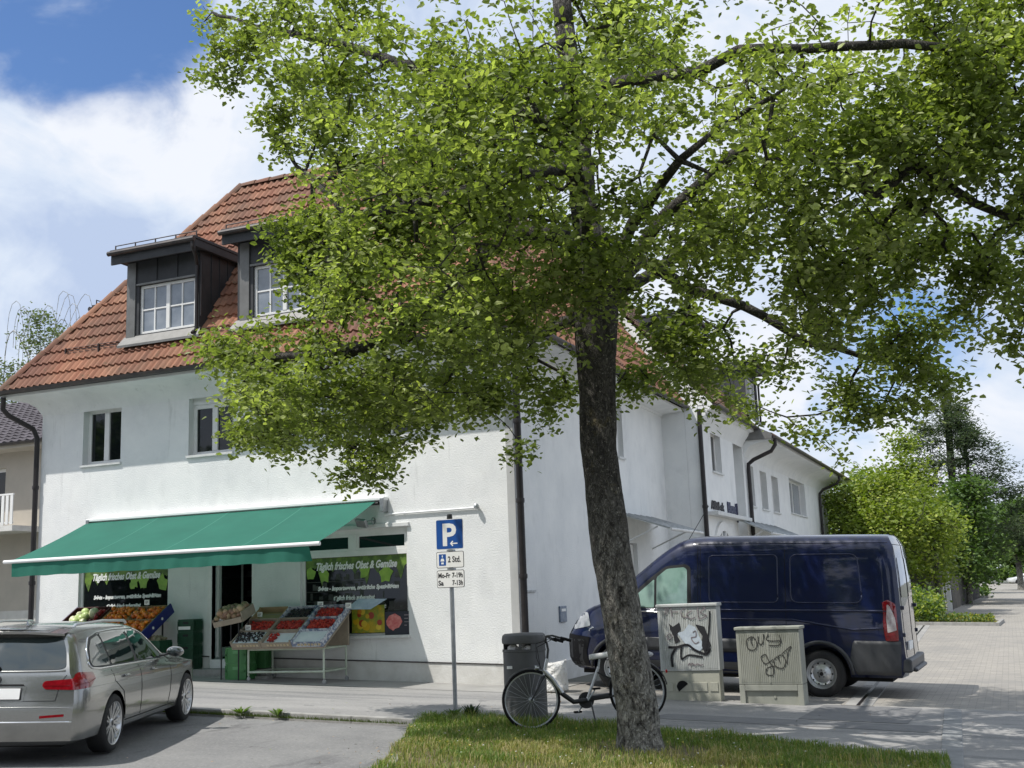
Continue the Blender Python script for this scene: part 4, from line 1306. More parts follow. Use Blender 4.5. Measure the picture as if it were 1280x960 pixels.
# ------------------------------------------------------------------ bicycle
def bicycle():
    c = thing('bicycle', 'silver low step bicycle with a white saddle leaning behind the tree trunk', 'bicycle', (0, 0, 0), local=True)
    r = .345; wb = 1.28; TY = DARK
    SIL = mat('silver bicycle frame', (0.55, 0.56, 0.56), .3, metal=.7)
    def wheel(x):
        m_ = MB(); prof = []
        for k in range(13):
            a = 2*pi*k/12; prof.append((r-.016+.018*cos(a), .018*sin(a)))
        m_.lathe(prof, (x, 0, r), axis=(0, 1, 0), n=48)
        w_ = m_.build('wheel', TY, c, smooth='all')
        m_ = MB(); m_.lathe([(r-.045, -.012), (r-.03, -.014), (r-.03, .014), (r-.045, .012), (r-.045, -.012)], (x, 0, r), axis=(0, 1, 0), n=48)
        m_.build('rim', STEEL, w_, smooth=True)
        m_ = MB(); m_.lathe([(.012, -.045), (.028, -.04), (.022, -.02), (.022, .02), (.028, .04), (.012, .045)], (x, 0, r), axis=(0, 1, 0), n=14)
        m_.build('hub', STEEL, w_, smooth=True)
        m_ = MB()
        for k in range(28):
            a = 2*pi*k/28; s = 1 if k % 2 else -1; a2 = a+s*.45
            m_.tube([(x+.022*cos(a2), .025*s, r+.022*sin(a2)), (x+(r-.045)*cos(a), 0, r+(r-.045)*sin(a))], .0016, 3, cap=False)
        m_.build('spokes', STEEL, w_)
        return w_
    wheel(0); wheel(-wb)
    m_ = MB()
    bb = V((-.66, 0, .29))
    hd0 = V((-.17, 0, .62)); hd1 = V((-.225, 0, .80))
    m_.tube([hd0-(hd1-hd0)*.05, hd1], .021, 10)
    m_.tube([hd0+V((0, 0, .05)), (-.27, 0, .56), (-.38, 0, .38), (-.50, 0, .285), bb], [.027, .028, .028, .028, .028], 10)
    seat_top = V((-.83, 0, .66))
    m_.tube([bb, seat_top], .018, 10)
    fr = m_.build('frame', SIL, c, smooth=True)
    m_ = MB(); m_.tube([(-.36, 0, .40), (-.39, 0, .372), (-.50, 0, .285), bb], .0292, 10); m_.build('lower_frame_tube', PLASTIC, fr, smooth=True)
    m_ = MB()
    for s in (-.055, .055):
        m_.tube([bb+V((0, s*.5, 0)), (-wb, s, r)], .010, 6); m_.tube([(-.81, s*.3, .60), (-wb, s, r)], .009, 6)
    m_.build('rear_stays', PLASTIC, fr, smooth=True)
    m_ = MB()
    for s in (-.05, .05):
        m_.tube([(-.165, s, .60), (-.11, s, .52), (0, s, r)], [.014, .014, .010], 8)
    m_.tube([(-.165, -.055, .60), (-.165, .055, .60)], .017, 8)
    m_.build('fork', PLASTIC, c, smooth=True)
    m_ = MB(); m_.tube([hd1, (-.245, 0, .90), (-.235, 0, .98), (-.22, 0, 1.0)], .014, 8)
    m_.tube([(-.22, -.04, 1.02), (-.22, -.14, 1.06), (-.27, -.25, 1.06), (-.38, -.30, 1.02)], .011, 8)
    m_.tube([(-.22, .04, 1.02), (-.22, .14, 1.06), (-.27, .25, 1.06), (-.38, .30, 1.02)], .011, 8); m_.tube([(-.22, -.05, 1.01), (-.22, .05, 1.01)], .015, 8)
    hb = m_.build('handlebar', PLASTIC, c, smooth=True)
    for s in (-1, 1):
        m_ = MB(); m_.tube([(-.36, s*.295, 1.026), (-.48, s*.32, .985)], .018, 8); m_.tube([(-.30, s*.27, 1.03), (-.40, s*.33, .99)], .006, 5)
        m_.build('grip', DARK, hb, smooth=True)
    m_ = MB()
    P = []
    Mx = Matrix.Translation((-.86, 0, .775))
    for (x, w, z) in ((.13, .018, .005), (.05, .03, .012), (-.05, .06, .018), (-.12, .088, .03), (-.155, .07, .03)):
        P.append([(x, -w, z-.025), (x, -w*.7, z+.02), (x, 0, z+.03), (x, w*.7, z+.02), (x, w, z-.025), (x, 0, z-.035)])
    vs = [Mx @ V(p) for ring in P for p in ring]; n = 6
    m_.add(vs, [(i*n+k, i*n+(k+1) % n, (i+1)*n+(k+1) % n, (i+1)*n+k) for i in range(4) for k in range(n)]+[tuple(range(6)), tuple(range(24, 30))])
    sd = m_.build('saddle', mat('white saddle cover', (.72, .72, .71), .5, bump=.3, bscale=20), c, smooth='all')
    m_ = MB(); m_.tube([seat_top, (-.85, 0, .75)], .014, 8); m_.build('seat_post', STEEL, c, smooth=True)
    # mudguards
    for x, a0, a1 in ((0, .15, 2.45), (-wb, .25, 3.0)):
        m_ = MB(); vs = []; n = 26
        for k in range(n+1):
            a = a0+(a1-a0)*k/n
            if x == 0: a = pi-a + .1
            for yy, rr in ((-.028, r+.012), (0, r+.024), (.028, r+.012)):
                vs.append((x+rr*cos(a), yy, r+rr*sin(a)))
        m_.add(vs, [(k*3+j, k*3+j+1, k*3+4+j, k*3+3+j) for k in range(n) for j in (0, 1)])
        m_.build('mudguard', PLASTIC, c, smooth='all')
    # chain case, crank, pedals, rack, stand, lamps
    m_ = MB(); m_.tube([(-.60, -.05, .30), (-1.28, -.05, .345)], .032, 8); m_.lathe([(0, -.006), (.095, -.006), (.095, .006), (0, .006)], (-.66, -.055, .29), axis=(0, 1, 0), n=24)
    m_.build('chain_guard', PLASTIC, c, smooth=True)
    for s, dx, dz in ((-1, .10, -.13), (1, -.10, .13)):
        m_ = MB(); m_.tube([(-.66, s*.075, .29), (-.66+dx, s*.085, .29+dz)], .009, 6); ck = m_.build('crank', STEEL, c, smooth=True)
        m_ = MB(); m_.box(-.66+dx-.045, -.66+dx+.045, min(s*.09, s*.17), max(s*.09, s*.17), .29+dz-.012, .29+dz+.012); m_.build('pedal', DARK, ck, bevel=.004)
    m_ = MB()
    for s in (-.06, .06): m_.tube([(-.86, s, .735), (-1.45, s, .725)], .006, 6); m_.tube([(-1.32, s, .725), (-wb, s*1.1, r)], .006, 6)
    for k in range(4): m_.tube([(-.92-k*.11, -.06, .733), (-.92-k*.11, .06, .733)], .006, 6)
    m_.build('luggage_rack', PLASTIC, c, smooth=True)
    m_ = MB(); m_.ball((-1.36, 0, .76), .1, 12, 8, sc=(1.5, .8, .45)); m_.build('folded_bag', mat('grey folded rain cover', (.42, .42, .43), .6, bump=.8, bscale=20, bdist=.02), c, smooth='all')
    m_ = MB(); m_.tube([(-.70, .04, .26), (-.72, .16, .0)], .010, 6); m_.tube([(-.72, .16, .0), (-.72, .20, .0)], .012, 6); m_.build('kickstand', PLASTIC, c, smooth=True)
    m_ = MB(); m_.lathe([(0, -.03), (.025, -.025), (.032, .02), (0, .028)], (-.09, 0, .70), axis=(1, 0, 0), n=14); m_.tube([(-.16, 0, .66), (-.10, 0, .69)], .006, 5); m_.build('headlamp', CHROME, c, smooth=True)
    m_ = MB(); m_.lathe([(0, -.01), (.02, -.01), (.02, .01), (0, .012)], (-1.645, 0, .55), axis=(1, 0, 0), n=10); m_.build('rear_reflector', mat('red reflector', (.4, .01, .01), .3), c)
    # cables
    m_ = MB(); m_.tube([(-.30, -.27, 1.03), (-.12, -.12, .98), (-.10, -.02, .82), (-.16, -.04, .66)], .004, 4); m_.tube([(-.30, .27, 1.03), (-.10, .1, .94), (-.13, .02, .74)], .004, 4)
    m_.build('brake_cable', DARK, c, smooth=True)
    return c
bike = bicycle()
# front hub left in the picture: local +X faces left
bp0 = V((-5.50, 13.34)); bp1 = V((-4.42, 13.95))
dd_ = (bp0-bp1).normalized()
bike.location = (bp0.x, bp0.y, gz(bp0.x)+.035)
bike.rotation_euler = (radians(3), 0.03, math.atan2(dd_.y, dd_.x))
bike.rotation_mode = 'XYZ'
bike.scale = (1.04, 1.04, 1.04)
# ------------------------------------------------------------------ fruit display in front of the shop
MINT = mat('pale mint painted steel', (0.50, 0.58, 0.48), .45, col2=(0.42, 0.47, 0.38), scale=6)
CARD = mat('grey brown cardboard', (0.36, 0.31, 0.24), .9, col2=(0.29, 0.25, 0.20), scale=9)
CARDT = mat('tan cardboard', (0.42, 0.31, 0.17), .9, col2=(0.34, 0.25, 0.14), scale=5)
CARDP = mat('printed blue white cardboard', (0.55, 0.58, 0.62), .8, col2=(0.16, 0.20, 0.30), scale=16, lo=.45, hi=.55)
PUN = mat('white punnet plastic', (0.72, 0.74, 0.76), .4, col2=(.62, .64, .68), scale=5)
FRU = attr_mat('fruit skin', 'col', 0.32)
tz = 0.22
tb = thing('display_table', 'pale mint steel trolley table carrying the sloping berry trays', 'table', (-11.95, 17.95, tz))
tx0, tx1, ty0, ty1 = -12.72, -11.14, 17.56, 18.30
m_ = MB()
for a, b in (((tx0, ty0), (tx1, ty0)), ((tx1, ty0), (tx1, ty1)), ((tx1, ty1), (tx0, ty1)), ((tx0, ty1), (tx0, ty0))):
    m_.tube([(a[0], a[1], .795), (b[0], b[1], .795)], .018, 8)
m_.build('top_frame', MINT, tb, smooth=True)
m_ = MB(); m_.tube([(tx0, ty0, .40), (tx1, ty0, .40)], .020, 8); m_.tube([(tx0, ty1, .40), (tx1, ty1, .40)], .016, 8)
m_.tube([(tx0, ty0, .40), (tx0, ty1, .40)], .016, 8); m_.tube([(tx1, ty0, .40), (tx1, ty1, .40)], .016, 8); m_.build('lower_rail', MINT, tb, smooth=True)
for x in (tx0, tx1):
    for y in (ty0, ty1):
        zb = gz(x)+W
        m_ = MB(); m_.tube([(x, y, zb+.09), (x, y, .70), (x-.0, y, .795)], [.019, .019, .018], 8)
        lg_ = m_.build('leg', MINT, tb, smooth=True)
        m_ = MB(); m_.lathe([(0, -.014), (.035, -.014), (.038, 0), (.035, .014), (0, .014)], (x+.01, y, zb+.038), axis=(0, 1, 0), n=14)
        m_.tube([(x, y, zb+.10), (x+.005, y, zb+.05)], .014, 6); m_.build('castor', STEEL, lg_, smooth=True)
m_ = MB(); m_.box(-12.80, -11.12, 17.56, 17.60, .81, .845)
m_.box(-12.85, -11.08, 18.28, 18.32, .81, 1.40); m_.build('board', CARD, tb)
# slope frame
SY0, SZ0, SY1, SZ1 = 17.44, .83, 18.36, 1.43
sv = V((0, SY1-SY0, SZ1-SZ0)); SLN = sv.length; sv.normalize(); sn = V((0, -sv.z, sv.y))
def fT(u, v, w): return V((u, SY0, SZ0)) + sv*v + sn*w
m_ = MB()
vs = [fT(u, v, w) for u in (-13.0, -11.06) for v in (0, SLN) for w in (-.03, -.005)]
m_.add(vs, [(0, 1, 3, 2), (4, 6, 7, 5), (0, 4, 5, 1), (2, 3, 7, 6), (0, 2, 6, 4), (1, 5, 7, 3)])
m_.build('slope_board', CARD, tb)
def obox(mb, u0, u1, v0, v1, w0, w1, fr=fT, mi=0):
    vs = [fr(u, v, w) for u in (u0, u1) for v in (v0, v1) for w in (w0, w1)]
    mb.add(vs, [(0, 1, 3, 2), (4, 6, 7, 5), (0, 4, 5, 1), (2, 3, 7, 6), (0, 2, 6, 4), (1, 5, 7, 3)], mi)
def fruitpile(name, lab, cat, u0, u1, v0, v1, w, r, cols_, n, fr=fT, seed=1, sc=(1, 1, 1), layers=2, parent=None):
    rr = random.Random(seed); mb = MB(); cl = []
    for i in range(n):
        u = rr.uniform(u0+r, u1-r); v = rr.uniform(v0+r, v1-r); h = w + rr.choice(range(layers))*r*.9 + rr.uniform(0, r*.5)
        c = V(rr.choice(cols_))*rr.uniform(.75, 1.2)
        Mx = Matrix.Rotation(rr.uniform(0, 3), 3, 'X') @ Matrix.Rotation(rr.uniform(0, 3), 3, 'Z')
        k0 = len(mb.f); mb.ball(fr(u, v, h), r*rr.uniform(.85, 1.1), 7, 5, sc=sc, M=Mx); cl += [c]*(len(mb.f)-k0)
    o = mb.build(name, FRU, None, fix=False, cols=cl, smooth='all')
    return tag(o, lab, cat, kind='stuff')
RED = [(.42, .018, .012), (.30, .01, .01), (.50, .04, .02)]
DRK = [(.012, .008, .014), (.02, .012, .02), (.03, .02, .012)]
def tray(u0, u1, v0, v1, m, lab, row, col, white=False, front=None):
    t_ = thing('fruit_tray', lab, 'tray', tuple(fT((u0+u1)/2, (v0+v1)/2, 0)), group='trays of the sloping berry display')
    m_ = MB(); h = .10
    obox(m_, u0, u1, v0, v1, 0, .008)
    obox(m_, u0, u0+.012, v0, v1, .009, h+.02); obox(m_, u1-.012, u1, v0, v1, .009, h+.02)
    obox(m_, u0+.0125, u1-.0125, v0, v0+.012, .009, h); obox(m_, u0+.0125, u1-.0125, v1-.012, v1, .009, h+.03)
    for u in (u0, u1-.03): 
        for v in (v0, v1-.03): obox(m_, u+.001, u+.029, v+.001, v+.029, .009, h+.035)
    m_.build('tray_shell', m, t_)
    return t_
cw_ = .645; rh = SLN/3
defs = {
 (0, 0): (CARD, 'front left berry tray with white punnets of dark berries', 'punnet', DRK),
 (0, 1): (CARD, 'left middle tray of dark red strawberries above the dark berry punnets', 'red', RED),
 (0, 2): (CARDT, 'empty tan cardboard tray at the upper left of the berry display', None, None),
 (1, 0): (CARD, 'front middle tray with a half empty white liner and few strawberries', 'few', RED),
 (1, 1): (CARD, 'central tray filled with strawberries below the dark grapes', 'red', RED),
 (1, 2): (CARDP, 'upper middle tray of almost black grapes', 'dark', DRK),
 (2, 0): (CARDP, 'front right tray with bare white paper liner', 'white', None),
 (2, 1): (CARDP, 'right middle tray of bright strawberries above the bare white tray', 'red', RED),
 (2, 2): (CARDP, 'upper right tray of strawberries beside the window poster', 'red', RED)}
for (c, r), (m, lab, kind, cols_) in defs.items():
    u0 = -13.0+c*cw_+.004; u1 = u0+cw_-.01; v0 = r*rh+.004; v1 = v0+rh-.01
    t_ = tray(u0, u1, v0, v1, m, lab, r, c)
    sd = c*10+r
    nm = lab.split(' tray')[0]
    if kind == 'punnet':
        for k in range(3):
            for q in range(2):
                m_ = MB(); a = u0+.02+q*.30; b = v0+.02+k*.115
                obox(m_, a, a+.28, b, b+.10, .012, .09); m_.build('punnet', PUN, t_)
        fruitpile('dark_berries', 'dark berries heaped in the white punnets of the front left tray', 'berries', u0+.03, u1-.03, v0+.03, v1-.03, .095, .017, cols_, 120, seed=sd)
    elif kind == 'red':
        fruitpile('strawberries', 'strawberries filling the ' + {(0, 1): 'left middle', (1, 1): 'central', (2, 1): 'right middle', (2, 2): 'upper right'}[(c, r)] + ' tray of the berry display', 'strawberries', u0+.06, u1-.05, v0+.03, v1-.03, .065, .022, cols_, 210, seed=sd, sc=(1, 1, 1.25))
        if (c, r) in ((0, 1),): pass
    elif kind == 'dark':
        fruitpile('dark_grapes', 'almost black grapes filling the upper middle tray', 'grapes', u0+.06, u1-.1, v0+.03, v1-.02, .06, .02, cols_, 230, seed=sd)
    elif kind == 'few':
        m_ = MB(); obox(m_, u0+.014, u1-.014, v0+.014, v1-.014, .012, .06); m_.build('liner', PUN, t_)
        fruitpile('strawberries', 'few strawberries left at the edge of the half empty front middle tray', 'strawberries', u0+.03, u0+.26, v0+.05, v1-.03, .07, .021, cols_, 45, seed=sd, layers=1)
    elif kind == 'white':
        m_ = MB(); obox(m_, u0+.014, u1-.014, v0+.014, v1-.014, .012, .085); m_.build('liner', PUN, t_)
# printed front of the lowest cartons
pf = MB()
for c in range(3):
    for k in range(7):
        u = -12.95+c*cw_+.08+k*.07
        obox(pf, u, u+.045, -.003, -.0005, .03, .07)
pf.build('carton_print', CARDP if 0 else mat('ochre carton print', (.50, .38, .16), .8, col2=(.55, .50, .40), scale=20), tb)
def price_tag(x, y, z, s, lab, h=.12, rz=0.0):
    t_ = thing('price_tag', lab, 'price tag', (x, y, z), rz, group='white price tags of the fruit display')
    m_ = MB(); m_.box(x-s/2, x+s/2, y-.002, y+.002, z, z+s*.82); cd = m_.build('card', WHITEP, t_)
    m_ = MB(); m_.box(x-s*.3, x-s*.22, y-.0035, y-.0025, z+s*.2, z+s*.6); m_.box(x-s*.1, x+s*.02, y-.0035, y-.0025, z+s*.2, z+s*.6); m_.box(x+s*.12, x+s*.25, y-.0035, y-.0025, z+s*.35, z+s*.6)
    m_.build('figures', INKG, cd)
    m_ = MB(); m_.tube([(x, y+.006, z-h), (x, y+.006, z+s*.4)], .004, 5); m_.build('stick', STEEL, t_)
price_tag(-11.66, 18.28, 1.50, .12, 'price tag above the dark grapes of the middle column')
price_tag(-11.03, 18.22, 1.46, .12, 'price tag above the upper right strawberries')
price_tag(-12.86, 17.74, 1.13, .12, 'price tag over the front left dark berries')
price_tag(-12.86, 18.1, 1.36, .11, 'price tag by the empty tan tray')
price_tag(-13.36, 17.58, 1.27, .11, 'price tag stuck to the sack of potatoes by the door')
price_tag(-15.50, 18.1, 1.66, .12, 'price tag above the upper right end of the orange display')
price_tag(-17.05, 17.5, 1.32, .11, 'price tag at the lower left of the melon crate')
# striped corner side panel of the right column (bright knobs of the carton rims)
# poster leaning in the window, melon board
pw = MB(); pw.box(-10.46, -9.93, FY+.03, FY+.045, .955, 1.375)
po = tag(pw.build('melon_board', mat('dark chalk poster', (.018, .022, .035), .45), None), 'dark poster board with a red melon slice standing on the right window sill', 'poster')
m_ = MB(); c0 = (-10.27, 1.17)
pts = [(c0[0]-.16, c0[1]+.04), (c0[0]-.10, c0[1]+.13), (c0[0]+.02, c0[1]+.17), (c0[0]+.13, c0[1]+.11), (c0[0]+.17, c0[1]+.02), (c0[0]+.10, c0[1]-.08), (c0[0]+.02, c0[1]-.10), (c0[0]-.02, c0[1]-.135), (c0[0]-.10, c0[1]-.09), (c0[0]-.15, c0[1]-.03)]
m_.prism(pts, FY+.026, FY+.0295, lambda u, v, h: V((u, h, v))); m_.build('melon_slice_print', mat('melon print', (.55, .09, .09), .5, col2=(.70, .28, .25), scale=12), po)
m_ = MB()
for k, w_ in enumerate((.11, .08, .10, .05)): m_.box(-10.06, -10.06+w_, FY+.027, FY+.0295, 1.30-k*.06, 1.315-k*.06)
m_.build('chalk_lines', INKG, po)
m_ = MB(); m_.box(-11.15, -10.47, FY+.035, FY+.045, 1.01, 1.50)
fp = tag(m_.build('fruit_poster', mat('yellow fruit poster', (.50, .36, .02), .5, col2=(.22, .28, .03), scale=6, lo=.42, hi=.58), None), 'yellow and green fruit picture behind the right end of the berry trays', 'poster')
rr = random.Random(5); m_ = MB(); cl = []
for i in range(16):
    k0 = len(m_.f); x = rr.uniform(-11.08, -10.54); z = rr.uniform(1.07, 1.40); q = rr.uniform(.04, .07)
    m_.prism([(x+q*cos(a*pi/6), z+q*sin(a*pi/6)) for a in range(12)], FY+.032-.0004*i, FY+.0345-.0004*i, lambda u, v, h: V((u, h, v)))
    c = rr.choice([(.62, .40, .02), (.70, .52, .05), (.30, .36, .03), (.60, .22, .02), (.35, .05, .02)]); cl += [V(c)]*(len(m_.f)-k0)
m_.build('printed_fruit', FRU, fp, cols=cl, fix=False)
m_ = MB(); vs = [(-11.15, 18.30, 1.44), (-10.62, 18.30, 1.43), (-10.36, 18.44, 1.60), (-10.95, 18.44, 1.62)]
m_.add(vs+[tuple(V(v)+V((0, .004, .006))) for v in vs], [(3, 2, 1, 0), (4, 5, 6, 7), (0, 1, 5, 4), (1, 2, 6, 5), (2, 3, 7, 6), (3, 0, 4, 7)])
tag(m_.build('plastic_sheet', mat('pale blue sheet', (.55, .60, .70), .25, col2=(.30, .36, .48), scale=4), None), 'pale blue plastic sheet lying above the fruit poster', 'sheet')

# ---- potato sack box on a stand in front of the open door
pc = thing('potato_stand', 'cardboard box heaped with brown potatoes on a thin stand before the open door', 'stand', (-13.2, 17.7, .42))
fQ = lambda u, v, w: V((-13.17, 17.75, 1.36)) + V((1, .05, .16)).normalized()*u + V((0, .75, .30)).normalized()*v + V((-.1, -.35, .9)).normalized()*w
m_ = MB()
obox(m_, -.30, .30, -.2, .2, -.04, -.03, fQ)
for q in ((-.32, -.30, -.2, .2, -.04, .10), (.30, .32, -.2, .2, -.04, .14), (-.30, .30, -.22, -.2, -.04, .06), (-.30, .30, .2, .22, -.04, .14)): obox(m_, *q, fQ)
m_.build('box', CARD, pc)
m_ = MB()
for x, y in ((-13.36, 17.62), (-12.98, 17.62), (-13.36, 17.9), (-12.98, 17.9)): m_.tube([(x, y, gz(x)+W), (x, y, 1.30)], .013, 6)
m_.build('stand', PLASTIC, pc, smooth=True)
fruitpile('potatoes', 'brown potatoes heaped in the box before the open door', 'potatoes', -.31, .31, -.2, .2, .03, .062, [(.30, .19, .11), (.36, .25, .15), (.26, .15, .10), (.40, .30, .18)], 95, fQ, 4, sc=(1, 1, 1.35), layers=3)

# ---- green plastic crates
GR = mat('green plastic crate', (0.07, 0.24, 0.075), .45, col2=(0.05, 0.18, 0.06), scale=5)
GRD = mat('dark green plastic crate', (0.02, 0.085, 0.045), .5, col2=(0.015, 0.06, 0.03), scale=5)
def crate(x, y, z, w, d, h, m, lab, rz=0.0, grp='green plastic crates by the shop door', fill=None):
    c = thing('plastic_crate', lab, 'crate', (x, y, z), rz, group=grp, local=True)
    m_ = MB()
    m_.box(-w/2, w/2, -d/2, d/2, 0, .012)
    t_ = .018
    for s in (-1, 1):
        m_.box(-w/2, w/2, s*d/2-(t_ if s > 0 else 0), s*d/2+(0 if s > 0 else t_), .013, h)
        m_.box(s*w/2-(t_ if s > 0 else 0), s*w/2+(0 if s > 0 else t_), -d/2+t_, d/2-t_, .013, h)
    m_.build('shell', m, c, bevel=.004)
    m_ = MB()
    for s in (-1, 1):
        y0 = s*d/2
        ya, yb = (y0, y0+.012) if s > 0 else (y0-.012, y0)
        for zz in (0.0, h*.48, h-.03): m_.box(-w/2-.01, w/2+.01, ya, yb, zz+.002, zz+.03)
        for k in (-1, 1): m_.box(k*w/2-.02, k*w/2+.02, ya-.002*s*0, yb, .033, h-.032)
        x0 = s*w/2
        xa, xb = (x0, x0+.012) if s > 0 else (x0-.012, x0)
        for zz in (0.0, h-.03): m_.box(xa, xb, -d/2, d/2, zz+.003, zz+.029)
        for k in range(5): m_.box(xa, xb, -d/2+d*(k+.5)/5-.01, -d/2+d*(k+.5)/5+.01, .033, h-.032)
    m_.build('ribs', m, c)
    m_ = MB()
    m_.box(-.06, .06, -d/2-.0135, -d/2-.0005, h*.62, h*.80); m_.build('hand_hole', mat('pale green crate handle', (.12, .32, .13), .5) if m is GR else PLASTIC, c)
    return c
zc = gz(-13.1)+W
crate(-13.10, 17.85, zc, .42, .30, .285, GR, 'bottom crate of the bright green stack beside the berry table')
crate(-13.10, 17.85, zc+.287, .42, .30, .285, GR, 'top crate of the bright green stack beside the berry table')
crate(-12.98, 18.30-.03, .43, .36, .26, .46, GR, 'upright green crate standing behind the bright green stack', rz=.1)
crate(-15.00, 17.80, gz(-15)+W, .42, .34, .34, GRD, 'lower dark green crate left of the shop door, nearest the orange stall')
crate(-15.00, 17.80, gz(-15)+W+.342, .42, .34, .32, GRD, 'upper dark green crate nearest the orange stall, filled with brown roots')
fruitpile('ginger_roots', 'brown roots lying in the upper dark green crate by the wall', 'roots', -15.17, -14.83, 17.66, 17.94, gz(-15)+W+.66, .035, [(.33, .28, .18), (.25, .2, .13)], 50, lambda u, v, w: V((u, v, w)), 9, sc=(1, 1, 1.8))
for k, lb in enumerate(('lowest', 'second lowest', 'third', 'topmost')):
    crate(-14.62, 18.34-.03, .42+k*.235, .34, .26, .232, GRD, lb+' crate of the tall dark green stack at the wall left of the door', grp='dark crates stacked left of the door')
m_ = MB(); m_.box(-14.78, -14.50, 18.16, 18.165, 1.165, 1.225); tag(m_.build('crate_notice', WHITEP, None), 'small white paper on the topmost dark crate left of the door', 'notice')

# ---- orange stall with blue sides
OR = [(.72, .19, .012), (.80, .25, .02), (.62, .13, .01)]
os_ = thing('orange_stall', 'sloping fruit stall with deep blue side boards under the left shop window', 'stall', (-16.1, 17.6, .35))
OY0, OZ0, OY1, OZ1 = 17.10, .82, 18.25, 1.56
ov = V((0, OY1-OY0, OZ1-OZ0)); OL = ov.length; ov.normalize(); on = V((0, -ov.z, ov.y))
fO = lambda u, v, w: V((u, OY0, OZ0)) + ov*v + on*w
BLU = mat('deep blue board', (.012, .02, .16), .5)
m_ = MB(); obox(m_, -17.35, -15.06, 0, OL, -.03, -.004, fO); m_.build('slope_board', CARD, os_)
for u in (-15.06, -17.39):
    m_ = MB(); obox(m_, u, u+.035, -.05, OL+.05, -.10, .10, fO); sbo = m_.build('side_board', BLU, os_, bevel=.006)
    m_ = MB()
    for k in range(4): m_.lathe([(0, .0), (.028, .0), (.028, .006), (0, .006)], fO(u+.036, .15+k*.3, 0), axis=(1, 0, 0), n=10)
    m_.build('white_stud', WHITEP, sbo)
m_ = MB()
for x in (-17.2, -15.15):
    m_.tube([(x, 17.25, gz(x)+W), (x, 17.25, .88)], .018, 6); m_.tube([(x, 18.15, gz(x)+W), (x, 18.15, 1.42)], .018, 6)
m_.build('leg_frame', PLASTIC, os_, smooth=True)
rh2 = OL/3
for k, (u0, u1) in enumerate(((-16.42, -15.76), (-15.74, -15.08))):
    for r in range(3):
        side = 'left' if k == 0 else 'right'
        pos = ('lower', 'middle', 'upper')[r]
        t_ = thing('fruit_tray', '%s %s tray of oranges in the blue sided stall' % (pos, side), 'tray', tuple(fO((u0+u1)/2, r*rh2, 0)), group='orange trays')
        m_ = MB(); v0 = r*rh2+.005; v1 = v0+rh2-.012
        for q in ((u0, u1, v0, v1, 0, .008), (u0, u0+.012, v0, v1, .009, .09), (u1-.012, u1, v0, v1, .009, .09), (u0+.0125, u1-.0125, v0, v0+.012, .009, .07), (u0+.0125, u1-.0125, v1-.012, v1, .009, .1)): obox(m_, *q, fO)
        m_.build('tray_shell', CARDT, t_)
        fruitpile('oranges', 'bright oranges heaped in the %s %s tray of the blue sided stall' % (pos, side), 'oranges', u0+.01, u1-.01, v0, v1, .06, .042, OR, 62, fO, 20+k*5+r)
t_ = thing('fruit_tray', 'dark tray of pinkish melons and cauliflower left of the oranges', 'tray', tuple(fO(-16.9, .5, 0)))
m_ = MB()
for q in ((-17.34, -16.45, 0, OL, 0, .008), (-17.34, -17.32, 0, OL, .009, .12), (-16.47, -16.45, 0, OL, .009, .12), (-17.31, -16.48, 0, .02, .009, .12), (-17.31, -16.48, OL-.02, OL, .009, .12), (-17.31, -16.48, OL*.5, OL*.5+.015, .009, .1)): obox(m_, *q, fO)
m_.build('tray_shell', mat('dark maroon crate', (.06, .015, .012), .6), t_)
fruitpile('root_vegetables', 'pinkish root vegetables in the dark tray left of the oranges', 'vegetables', -17.3, -16.6, .1, OL*.5, .07, .06, [(.55, .36, .30), (.45, .2, .16), (.5, .45, .35)], 34, fO, 33)
fruitpile('cauliflowers', 'pale cauliflower heads in the dark tray left of the oranges', 'vegetables', -17.2, -16.55, OL*.55, OL*.95, .08, .09, [(.66, .66, .42), (.5, .6, .25)], 12, fO, 34, layers=1)
fruitpile('red_peppers', 'dark red peppers between the cauliflower and the oranges', 'vegetables', -16.62, -16.46, .3, OL*.95, .08, .05, [(.25, .01, .012), (.12, .008, .01)], 26, fO, 35)
# ------------------------------------------------------------------ vehicles
def interp(tab, x):
    if x <= tab[0][0]: return tab[0][1]
    for (a, fa), (b, fb) in zip(tab, tab[1:]):
        if x <= b:
            t_ = (x-a)/(b-a)
            return fa+(fb-fa)*t_
    return tab[-1][1]
def smoothtab(tab, x):
    if x <= tab[0][0]: return tab[0][1]
    if x >= tab[-1][0]: return tab[-1][1]
    for i in range(len(tab)-1):
        a, fa = tab[i]; b, fb = tab[i+1]
        if x <= b:
            t_ = (x-a)/(b-a)
            ma = (fb-tab[i-1][1])/(b-tab[i-1][0]) if i > 0 else (fb-fa)/(b-a)
            mb_ = (tab[i+2][1]-fa)/(tab[i+2][0]-a) if i+2 < len(tab) else (fb-fa)/(b-a)
            s = (fb-fa)/(b-a)
            if s == 0: ma = mb_ = 0
            else:
                ma = max(min(ma/s, 3), 0)*s; mb_ = max(min(mb_/s, 3), 0)*s
            h = b-a
            return (2*t_**3-3*t_**2+1)*fa+(t_**3-2*t_**2+t_)*h*ma+(-2*t_**3+3*t_**2)*fb+(t_**3-t_**2)*h*mb_
def dense(sec, k=3):
    """Catmull-Rom through the half section"""
    out = []
    P = [V(p) for p in sec]
    for i in range(len(P)-1):
        p0 = P[max(0, i-1)]; p1 = P[i]; p2 = P[i+1]; p3 = P[min(len(P)-1, i+2)]
        for j in range(k):
            t_ = j/k
            q = .5*((2*p1)+(-p0+p2)*t_+(2*p0-5*p1+4*p2-p3)*t_*t_+(-p0+3*p1-3*p2+p3)*t_**3)
            out.append(q)
    out.append(P[-1])
    return out
